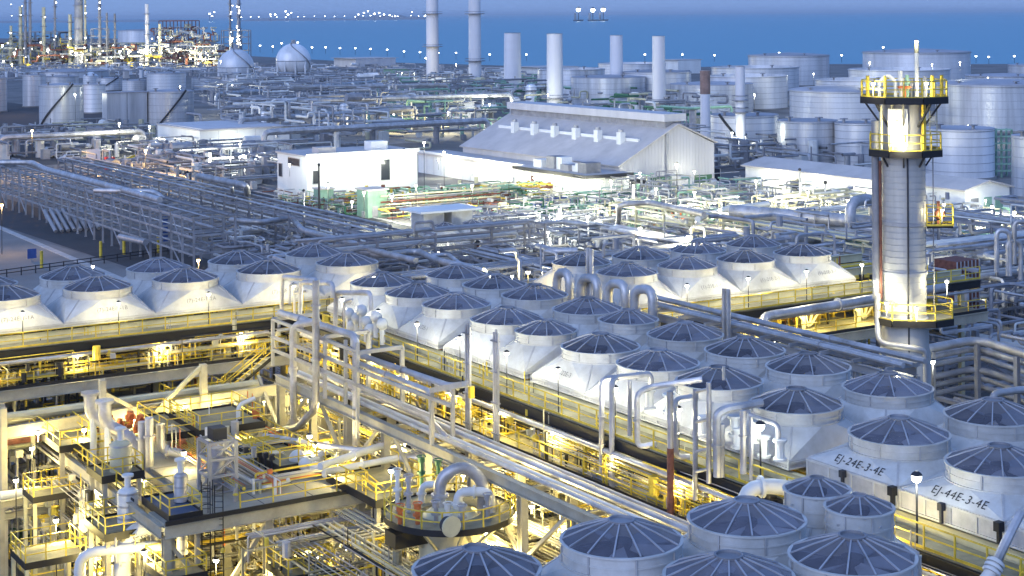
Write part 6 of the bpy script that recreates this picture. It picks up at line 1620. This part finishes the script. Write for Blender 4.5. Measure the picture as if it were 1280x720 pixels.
def fstack(x, wpx, yt, label, m=None, yb=82, caps=0, bands=True):
    q = PZ(x, yb); d = q.dot(cv); r = max(.5, wpx/2*d/F); h = PD(x, yt, d).z
    t = thing('refinery_column', label, 'column', q, 'columns and stacks of the far refinery')
    part(t, 'shaft', MB().cyl(q, r, h, 14, r*.85), m or M.steel)
    pb = MB()
    for k in range(1, 6):
        z = h*k/6.0; pb.lathe(q, [(r, z), (r*1.0+1.0, z), (r+1.0, z+.5), (r, z+.5)], 12)
    part(t, 'ring_platform', pb, M.dsteel)
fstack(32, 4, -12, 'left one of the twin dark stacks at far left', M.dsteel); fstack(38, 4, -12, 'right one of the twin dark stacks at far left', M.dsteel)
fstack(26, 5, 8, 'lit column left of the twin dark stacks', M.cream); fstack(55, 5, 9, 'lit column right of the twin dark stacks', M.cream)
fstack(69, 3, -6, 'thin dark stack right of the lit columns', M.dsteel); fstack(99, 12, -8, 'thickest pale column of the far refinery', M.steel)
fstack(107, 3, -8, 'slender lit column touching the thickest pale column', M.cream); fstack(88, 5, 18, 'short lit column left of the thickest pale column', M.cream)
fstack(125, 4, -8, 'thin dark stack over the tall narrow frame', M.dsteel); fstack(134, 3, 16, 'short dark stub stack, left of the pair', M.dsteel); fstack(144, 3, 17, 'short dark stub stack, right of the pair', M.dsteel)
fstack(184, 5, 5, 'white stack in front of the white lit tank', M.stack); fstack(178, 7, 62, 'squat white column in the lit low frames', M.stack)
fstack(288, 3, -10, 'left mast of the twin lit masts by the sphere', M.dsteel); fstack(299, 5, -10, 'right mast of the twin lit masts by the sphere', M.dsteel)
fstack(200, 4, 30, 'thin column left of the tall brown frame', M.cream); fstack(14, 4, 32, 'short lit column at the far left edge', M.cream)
# coast wall and low sheds by the sea
for i, (x, y, w_, h_, lb) in enumerate(((700, 92, 60, 8, 'lit terminal roof by the sea behind the short chimneys'), (355, 90, 60, 5, 'low pale shed by the coast road'), (640, 96, 40, 6, 'low shed by the coast between the chimneys'), (300, 100, 30, 5, 'low shed below the spheres'))):
    box_house('coast_shed', lb, 'shed', x, y, w_, h_, M.wall if i % 2 == 0 else M.gwall, group='sheds by the coast')
# breakwater far out with lights, islands on the horizon
def isle(x0, x1, dist, h, label):
    a, b = PD((x0+x1)/2, 20, dist), None; w_ = (x1-x0)*dist/F; mb = MB(); n = 14; c = Vector((a.x, a.y, -2)); fx = Vector((cr.x, cr.y, 0)); fy = Vector((cv.x, cv.y, 0))
    for j, f in enumerate((-.5, .5)):
        for i in range(n+1):
            hh = h*(.4+.6*rnd.random()) if 0 < i < n else 0
            mb.v.append(tuple(c+fx*w_*(i/n-.5)+fy*w_*.2*f)); mb.v.append(tuple(c+fx*w_*(i/n-.5)+fy*w_*.1*f+Vector((0,0,hh))))
    for i in range(n): mb.f += [[2*i, 2*i+2, 2*i+3, 2*i+1], [2*(n+1)+2*i, 2*(n+1)+2*i+1, 2*(n+1)+2*i+3, 2*(n+1)+2*i+2], [2*i+1, 2*i+3, 2*(n+1)+2*i+3, 2*(n+1)+2*i+1]]; mb.m += [0]*3
    o = solo('island', mb, M.dsteel, label, 'island', 'low islands on the horizon'); return o
isle(300, 470, 14000, 26, 'long low dark island on the horizon left of the tallest chimneys')
isle(440, 535, 15000, 44, 'higher dark island behind the long low one')
isle(-40, 240, 14000, 22, 'faint low shore on the horizon behind the far refinery')

# ================================================================== LAMPS
def glow(x, y, dist, r, label, group, warm=.1):
    """a lit far lamp: small globe on a short mast down to what carries it"""
    p = PD(x, y, dist); return lamp(p, max(0 if dist < 2500 else -2, p.z-8*r), label, 0, warm, r, group, name='far_lamp')
rg = random.Random(11); NC = [0, 0]
for x, y in [(325,57),(341,58),(352,54),(372,53),(390,59),(407,59),(425,60),(444,60),(463,61),(484,62),(505,64),(525,65),(548,66),(570,66),(612,68),(658,68),(700,68),(806,68),(853,68),(893,69)]:
    NC[0] += 1; glow(x, y, 1180, .6, 'white lamp on the row of masts along the coast, %s from the left' % od(NC[0]-1), 'coast lamps')
for x, y in [(1010,68),(1052,69),(1104,59),(1220,70),(1236,71),(1268,70),(974,66)]:
    NC[1] += 1; glow(x, y, 900, .5, 'white lamp over the right tanks by the sea, %s' % ('at far left', 'second from left', 'above the tower head', 'right of the tower mast', 'close right of the tower', 'at the right edge', 'lowest at left')[NC[1]-1], 'lamps over the right tanks')
for i in range(22):
    x = 302 + i*11.6 + rg.uniform(-3, 3)
    if 532 < x < 552: continue
    glow(x, 21.2 - (x-300)*.0078 + rg.uniform(-.7, .7), 13500, rg.uniform(2.6, 4.6), 'tiny white light strung along the low island on the horizon', 'lights on the horizon islands')
for x, y, s in [(338,18,9),(344,18,9),(357,14,10),(360,18,11),(364,16,8),(448,18,8),(455,16,9),(460,14,9),(468,17,11),(474,16,9),(480,18,8),(487,19,8),(494,20,8),(515,15,6),(531,20,8),(30,33,7),(10,38,7),(168,32,8),(182,32,6),(262,17,10),(265,20,9),(268,15,7)]:
    glow(x, y, 13500, s*.75, 'large white light in a cluster on the horizon islands', 'lights on the horizon islands')
for i, (x, y) in enumerate(((723, 12), (741, 12.5), (754, 12))): glow(x, y, 9000, 12, 'white light of the %s ship far out at sea' % ('left', 'middle', 'right')[i], 'ship lights')
# ship hulls under those three lights
for i, x in enumerate((723, 741, 754)):
    c = PD(x, 14, 9000); c.z = -2.5; fx = Vector((cr.x, cr.y, 0)); fy = Vector((cv.x, cv.y, 0)); mb = MB()
    hull = [(-28, 0), (-30, 8), (30, 9), (24, 0)]; vs = [c+fx*a+fy*-5+Vector((0,0,b)) for a, b in hull]+[c+fx*a+fy*5+Vector((0,0,b)) for a, b in hull]
    mb.add(vs, [(0,3,2,1), (4,5,6,7), (0,1,5,4), (1,2,6,5), (2,3,7,6)])
    t = thing('ship', 'dark hull of the %s ship on the horizon' % ('left', 'middle', 'right')[i], 'ship', c, 'ships on the horizon'); part(t, 'hull', mb, M.dark)
    part(t, 'bridge', MB().bar(c+fx*-18+Vector((0,0,9)), c+fx*-18+Vector((0,0,46)), 9), M.dsteel)
# far refinery lights
for i in range(80):
    k = rg.random()
    if k < .55: x, y = rg.uniform(0, 275), rg.uniform(46, 80)
    elif k < .8: x, y = rg.choice((26, 55, 88, 107, 107, 99, 125, 38, 69, 14))+rg.uniform(-1.5, 1.5), rg.uniform(2, 48)
    else: x, y = rg.choice((288, 299, 299))+rg.uniform(-5, 5)*(.7 if rg.random() < .4 else .1), rg.uniform(2, 58)
    glow(x, y, 1150, rg.uniform(.26, .62), 'small white work light scattered over the far refinery', 'work lights of the far refinery', rg.choice((.1, .5, .5, .9)))
for i, (x, y, p) in enumerate(((18, 70, 9000), (60, 66, 14000), (95, 70, 9000), (150, 68, 14000), (180, 66, 12000), (220, 64, 14000), (250, 72, 9000), (290, 52, 6000))):
    q = PD(x, y-4, 1262); lamp(q, 0, 'strong floodlight lighting the frames of the far refinery, %s from the left' % od(i), p*1.4, .45, .9, 'floodlights of the far refinery', name='flood_lamp')
# lamps on the tanks and yards
def L(spec, base, label, power, warm=.5, r=.16, group='lamps of the mid plant'):
    return lamp(spec, base, label, power, warm, r, group)
def G(x, y, z): return PZ(x, y, z)
for x, y, z, p, wm, lb in ((94, 118, 12, 900, .1, 'lamp on the stair of the dark rimmed tank'), (225, 108, 12, 900, .1, 'lamp on the rim of the diagonal stair tank'), (290, 105, 12, 1200, .1, 'lamp in front of the tank under the sphere'), (276, 76, 20, 600, .1, 'lamp left of the first sphere'),
        (149, 154, 9, 1500, .3, 'bright yard lamp in front of the grey block'), (187, 158, 9, 1200, .1, 'cool yard lamp left of the low white store'), (40, 163, 11, 3500, .95, 'amber street lamp on the far left lot'), (15, 80, 20, 900, .95, 'amber lamp left of the tanks'), (182, 188, 9, 3500, .95, 'amber street lamp in front of the low store'), (2, 256, 8, 900, .95, 'amber lamp at the left edge by the racks'),
        (248, 325, 9, 1500, .97, 'glaring amber lamp behind the left bank'), (116, 333, 9, 500, .3, 'white lamp between the left bank fans'), (288, 197, 9, 500, .1, 'white lamp at the rack behind the low store'), (300, 180, 9, 600, .1, 'white lamp beyond the low white store'),
        (555, 190, 8.5, 4200, .25, 'glaring wall lamp over the low wing'), (530, 178, 12, 1500, .2, 'lamp on the roof edge of the office block'), (636, 212, 9, 4500, .35, 'glaring lamp at the corner of the white annex'), (764, 226, 9, 4200, .25, 'glaring lamp on the pole right of the annex'), (505, 188, 14, 900, .2, 'lamp on the roof of the office block'),
        (440, 252, 5, 3200, .15, 'lamp lighting the front of the white office block'), (490, 245, 5, 2600, .1, 'second lamp lighting the front of the white office block'), (300, 196, 5, 2600, .1, 'lamp lighting the front of the low white store'), (410, 230, 7, 1100, .35, 'lamp beside the pale green cabinet'), (455, 240, 6, 1000, .4, 'lamp among the equipment left of the green cabin'), (520, 232, 6, 1100, .45, 'lamp among the stacked pipes before the low wing'), (590, 232, 6, 1300, .4, 'lamp at the right of the stacked pipes'), (700, 262, 5, 2600, .1, 'cool lamp below the white annex'), (735, 270, 5, 2600, .1, 'second cool lamp below the white annex'),
        (820, 236, 7, 2600, .25, 'lamp at the foot of the gable end'), (846, 205, 13, 1500, .3, 'lamp on the frame before the gable end'), (868, 240, 7, 2400, .35, 'lamp right of the frame before the gable end'), (900, 262, 7, 2400, .45, 'lamp before the pale rack right of the hall'), (800, 285, 7, 2000, .5, 'lamp in the pale rack before the gable'), (860, 296, 7, 2000, .5, 'lamp in the pale rack left of the fat pipes'),
        (945, 226, 8, 3600, .3, 'glaring lamp at the left end of the long shed'), (1010, 240, 6, 2600, .3, 'lamp along the wall of the long shed'), (1060, 250, 6, 2400, .3, 'second lamp along the wall of the long shed'), (1180, 255, 6, 2200, .2, 'lamp at the right end of the long shed'), (1240, 258, 6, 2200, .2, 'lamp by the doors of the long shed'), (1268, 265, 6, 2400, .8, 'warm lamp at the right edge beyond the long shed'),
        (685, 118, 9, 500, .1, 'cool lamp behind the second short chimney'), (660, 130, 8, 3200, .05, 'green white lamp among the pipework behind the hall'), (502, 90, 9, 2600, .05, 'greenish lamp at the hut by the coast road'), (570, 80, 12, 1600, .1, 'bright lamp between the two tallest chimneys'), (532, 72, 14, 2200, .6, 'warm flood left of the tallest chimneys'), (560, 140, 7, 1200, .6, 'warm lamp in the yard left of the hall'), (492, 143, 6, 900, .7, 'warm lamp under the lying drums'), (612, 130, 7, 1600, .05, 'cool lamp left of the first short chimney'),
        (735, 92, 10, 1500, .05, 'cool lamp on the dark rim tank'), (860, 96, 12, 1200, .05, 'cool lamp on the tank left of the rusty chimney'), (915, 166, 8, 600, .05, 'cool lamp at the stair of the low pale tank'), (1017, 92, 12, 900, .05, 'cool lamp at the rim of the broad left tank'), (1213, 133, 8, 3000, .15, 'lamp in front of the broad silver tank'), (1210, 157, 5, 1500, .05, 'low cool lamp at the foot of the broad silver tank'), (1200, 78, 20, 1500, .1, 'lamp on the farthest wide tank'), (1165, 80, 19, 1500, .1, 'lamp on a pole beside the tank with the black line'), (1087, 78, 20, 1500, .2, 'lamp left of the tower head on the far tank'), (1235, 97, 14, 1500, .6, 'warm lamp above the broad silver tank'), (943, 118, 12, 1200, .1, 'lamp on the pole between two large tanks'), (1240, 190, 6, 2600, .0, 'green tinted lamp beside the green frame'),
        (605, 336, 8, 700, .9, 'glaring amber lamp behind the middle bank'), (613, 345, 7, 700, .3, 'white lamp just below the amber one behind the middle bank'), (640, 345, 6, 900, .3, 'white lamp left of the inverted U pipes'), (797, 322, 9, 700, .3, 'white lamp before the bank behind the tower'), (955, 348, 16, 500, .4, 'white lamp on the walkway behind the tower'), (685, 290, 5, 1000, .1, 'cool lamp in the dark rack before the hall'), (560, 300, 5, 800, .2, 'lamp below the small roofed coolers'), (1195, 346, 10, 700, .2, 'white lamp on the racks right of the tower'), (1166, 452, 12, 260, .2, 'white lamp at the right of the tower foot'), (1260, 305, 10, 900, .1, 'lamp among the right edge racks')):
    L(PZ(x, y, z), 0 if z < 14 else max(0, z-3), lb, p*(2.2 if PZ(x, y, z).dot(cv) > 380 else .7), wm, .26 if PZ(x, y, z).dot(cv) > 220 else .18)
for p, pw, wm, lb in ((PU(548, 199, ax0-1.5), 2600, .25, 'wall lamp washing the left part of the low wing'), (PU(590, 206, ax0-1.5), 2600, .3, 'wall lamp washing the middle of the low wing'), (PU(628, 213, ax0-1.5), 2600, .35, 'wall lamp washing the right part of the low wing'),
        (PU(668, 222, ax0-4.5), 2600, .25, 'wall lamp on the left part of the annex'), (PU(712, 230, ax0-4.5), 2600, .25, 'wall lamp near the corner of the annex'), (PV(752, 226, ay0-4), 1500, .2, 'wall lamp on the short side of the annex'),
        (PV(405, 205, OFFICE[2]-4), 2400, .1, 'wall lamp at the left of the office front'), (PV(452, 204, OFFICE[2]-4), 2400, .1, 'wall lamp at the middle of the office front'), (PV(500, 203, OFFICE[2]-4), 2400, .1, 'wall lamp at the right of the office front'), (PU(362, 205, OFFICE[0]-4), 1500, .1, 'wall lamp on the short side of the office block'),
        (PU(955, 222, SHED[0]-4), 3200, .35, 'wall lamp at the far end of the long shed'), (PU(1005, 230, SHED[0]-4), 2400, .3, 'wall lamp third from the left end of the long shed'), (PU(1060, 238, SHED[0]-4), 2400, .3, 'wall lamp just left of the tower on the long shed'), (PV(1232, 250, SHED[2]-4), 1800, .1, 'wall lamp over the doors of the long shed'),
        (PV(800, 216, HALL[2]-5), 2200, .2, 'wall lamp at the left of the gable wall'), (PV(868, 214, HALL[2]-5), 1800, .2, 'wall lamp at the right of the gable wall'), (PV(300, 176, bx2[2]-5), 2600, .1, 'wall lamp on the long front of the low white store')):
    lamp(p, max(0, p.z-2.5), lb, pw*(.22 if 'gable' in lb else .2 if 'office' in lb else .26), wm, .2, 'wall lamps of the buildings', name='wall_lamp')
# green lit scaffold by the right edge tank
q = PZ(1252, 222); t = thing('green_scaffold', 'green lit scaffold frame between the right edge tanks', 'scaffold', q, 'pipe racks'); d = q.dot(cv)
h = PD(1252, 162, d).z; fx = Vector((cr.x, cr.y, 0)); wd = 13*d/F
for i in range(3):
    for j in (0, 4): part(t, 'post', MB().bar(q+fx*wd*(i-1)+Vector((cv.x, cv.y, 0))*j, q+fx*wd*(i-1)+Vector((cv.x, cv.y, 0))*j+Vector((0,0,h)), .35), M.green)
for k in range(1, 8): part(t, 'deck', MB().bar(q-fx*wd+Vector((0,0,h*k/7)), q+fx*wd+Vector((0,0,h*k/7)), 1.4, .3), M.green)
# tower lamps
for lat, fwd, y, p, wm, lb in ((-.4, 2.3, 150, 240, .55, 'lamp shining on the white panel at the tower head'), (-1.2, 2.2, 372, 260, .45, 'lamp shining on the tower shaft above its lowest platform'), (.8, 2.3, 378, 200, .45, 'second lamp over the lowest tower platform'), (-1.95, .9, 349, 160, .3, 'white lamp on the left side duct of the tower'),
        (1.6, 1.6, 103, 140, .5, 'lamp on the right of the top tower platform'), (-2.0, 1.6, 103, 160, .5, 'lamp on the left of the top tower platform'), (.95, .6, 52, 40, .2, 'lamp on the tip of the tower mast'), (2.9, .9, 350, 200, .5, 'lamp on the right of the lowest tower platform'), (2.6, .5, 262, 140, .6, 'lamp on the side landing of the tower'), (-.6, 2.0, 462, 120, .3, 'lamp in front of the tower foot'), (0, 2.2, 176, 260, .5, 'lamp over the second tower platform')):
    zz = tz(y); lamp(TP(lat, fwd, zz), zz-.9, lb, p*.5, wm, .13, 'lamps on the tower')
# walkway lamps that wash the white hoods
def row(n, fn, label, power, warm, z, base, r=.15, group='walkway lamps'):
    for i in range(n):
        p = fn(i); lamp((p[0], p[1], z), base, label % od(i), power, warm, r, group)
row(6, lambda i: (24.5+6.87*i, 114.9), 'lamp post on the walkway of the left bank, %s from the left', 130, .62, 17.4, 15.05)
row(8, lambda i: (51.75, 106-5.6*i), 'lamp post on the walkway of the middle bank, %s from the rear', 140, .35, 17.6, 15.1)
row(4, lambda i: (76.5+6*i, 97.6), 'lamp post on the walkway of the bank behind the tower, %s from the left', 170, .5, 17.4, 15.05)
for u, v, lb, p in ((51.9, 60.6, 'round lamp on a dark post by the gate in the yellow rail', 60), (51.7, 50.2, 'round lamp on a dark post beside the nearest hoods', 60)):
    lamp((u, v, 18.0), 15.1, lb, p, .1, .22, 'walkway lamps')
# bulkhead lamps under the fan decks
row(7, lambda i: (22+6.5*i, 115.6), 'bulkhead lamp under the fans of the left bank, %s from the left', 170, .84, 14.1, 14.6, .14, 'bulkhead lamps')
row(12, lambda i: (52.6, 109-5.6*i), 'bulkhead lamp under the fans of the middle bank, %s from the rear', 170, .84, 14.0, 14.5, .14, 'bulkhead lamps')
row(6, lambda i: (73+5.6*i, 98.4), 'bulkhead lamp under the fans behind the tower, %s from the left', 170, .84, 14.0, 14.5, .14, 'bulkhead lamps')
row(7, lambda i: (22.5+6.3*i, 114.5), 'small lamp along the lower walkway of the left bank, %s from the left', 160, .84, 14.0, 12.4, .1, 'lower walkway lamps')
row(11, lambda i: (51.3, 107-5.8*i), 'small lamp along the lower walkway of the middle bank, %s from the rear', 140, .84, 14.0, 12.4, .1, 'lower walkway lamps')
row(5, lambda i: (25+8*i, 121), 'inner bulkhead lamp under the left bank, %s from the left', 170, .84, 14.3, 14.8, .12, 'bulkhead lamps')
row(8, lambda i: (58.5, 107-8*i), 'inner bulkhead lamp under the middle bank, %s from the rear', 170, .84, 14.3, 14.8, .12, 'bulkhead lamps')
row(7, lambda i: (48.6, 106-7.5*i), 'lamp under the pale rack below the middle bank, %s from the rear', 230, .80, 10.8, 10.4, .15, 'rack lamps')
row(6, lambda i: (24+6.5*i, 108.2), 'lamp in the truss under the left bank, %s from the left', 230, .80, 10.6, 10.0, .15, 'rack lamps')
# lamps in the near plant
near_l = [(231,508,11,12,300,'lamp on the landing below the yellow stair'), (105,537,10.8,1,260,'lamp left of the gooseneck vents'), (293,538,10.6,1,300,'lamp at the rear edge of the concrete deck'), (230,566,10.6,1,300,'lamp above the orange valves on the deck'), (70,650,7.5,0,700,'lamp over the low frame at left'), (120,612,8.5,0,300,'lamp beside the pale drum platform'),
  (120,690,6.5,0,500,'lamp low by the white pipe hoop'), (131,712,4.0,0,1100,'lamp at the very bottom left'), (365,708,6,0,900,'glaring lamp low under the concrete deck'), (396,697,5.5,0,320,'lamp right of the glaring low one'), (489,588,11.8,9.9,420,'glaring lamp on the landing left of the round platform'), (630,597,11.6,6,320,'round lamp right of the round platform'), (608,665,9.0,4,700,'glaring lamp below the round platform'),
  (421,578,10.8,9.5,260,'lamp at the right corner of the concrete deck'), (387,545,10.8,9.5,300,'upper lamp over the lagged deck valves'), (394,556,10.6,9.5,260,'lower lamp over the lagged deck valves'), (430,688,5,0,400,'lamp among the pipes at the bottom centre'), (180,690,7.4,0,500,'lamp beside the fat white duct bend'), (300,640,6.5,0,420,'lamp under the front of the concrete deck'), (330,660,5.5,0,420,'lamp deep under the concrete deck'),
  (820,628,11.5,0,620,'glaring lamp left of the near fans beside the rusty riser'), (940,603,13.5,8,300,'lamp glaring on the white lagged bend'), (700,640,9,0,420,'lamp under the pale rack behind the near fan'), (640,690,9,0,420,'lamp under the bottom centre fan'), (560,690,7,0,420,'lamp below the round platform column'), (1185,690,13,10,420,'lamp below the yellow landing at bottom right'), (1100,655,15.6,14,260,'glaring lamp behind the right small fan'),
  (850,400,15.8,14,300,'glaring lamp under the diagonal pipe bridge'), (966,428,15.2,14,200,'lamp by the second far side fan'), (20,600,9,0,420,'lamp in the opening at the left edge'), (180,600,8.6,7,260,'lamp behind the dark plated platform'), (270,700,6.4,0,500,'lamp at the foot of the caged ladder'), (40,560,9.5,0,320,'lamp above the opening at the left edge'), (500,480,9,0,420,'lamp behind the sloping silver pipes'), (420,500,7,0,420,'lamp below the upright pipe frame'), (590,540,9,0,380,'lamp below the triple riser poles'), (330,500,8.5,0,380,'lamp below the yellow stair'), (760,640,9,0,420,'lamp under the rack left of the near fans'),
  (660,340,17.5,16,160,'lamp post at the rear end of the middle bank'), (60,620,6,0,300,'lamp below the low frame beams')]
for x, y, z, b, p, lb in near_l: lamp(PZ(x, y, z), b, lb, p*.62, .86, .17, 'lamps of the near plant')
# ================================================================== HAZE over the coast
hz = bpy.data.materials.new('dusk_haze'); hz.use_nodes = True; n_ = hz.node_tree.nodes; n_.clear()
o_ = n_.new('ShaderNodeOutputMaterial'); v_ = n_.new('ShaderNodeVolumePrincipled')
v_.inputs['Color'].default_value = (0.80, 0.90, 1.0, 1); v_.inputs['Density'].default_value = 0.000035; v_.inputs['Anisotropy'].default_value = 0.0
hz.node_tree.links.new(v_.outputs['Volume'], o_.inputs['Volume'])
mb = MB().box(-650000, 650000, -650000, 650000, -3.0, 95.0)
hzo = stuff('haze', mb, hz, 'thin blue evening haze over plant and sea')
sc.cycles.volume_bounces = 0
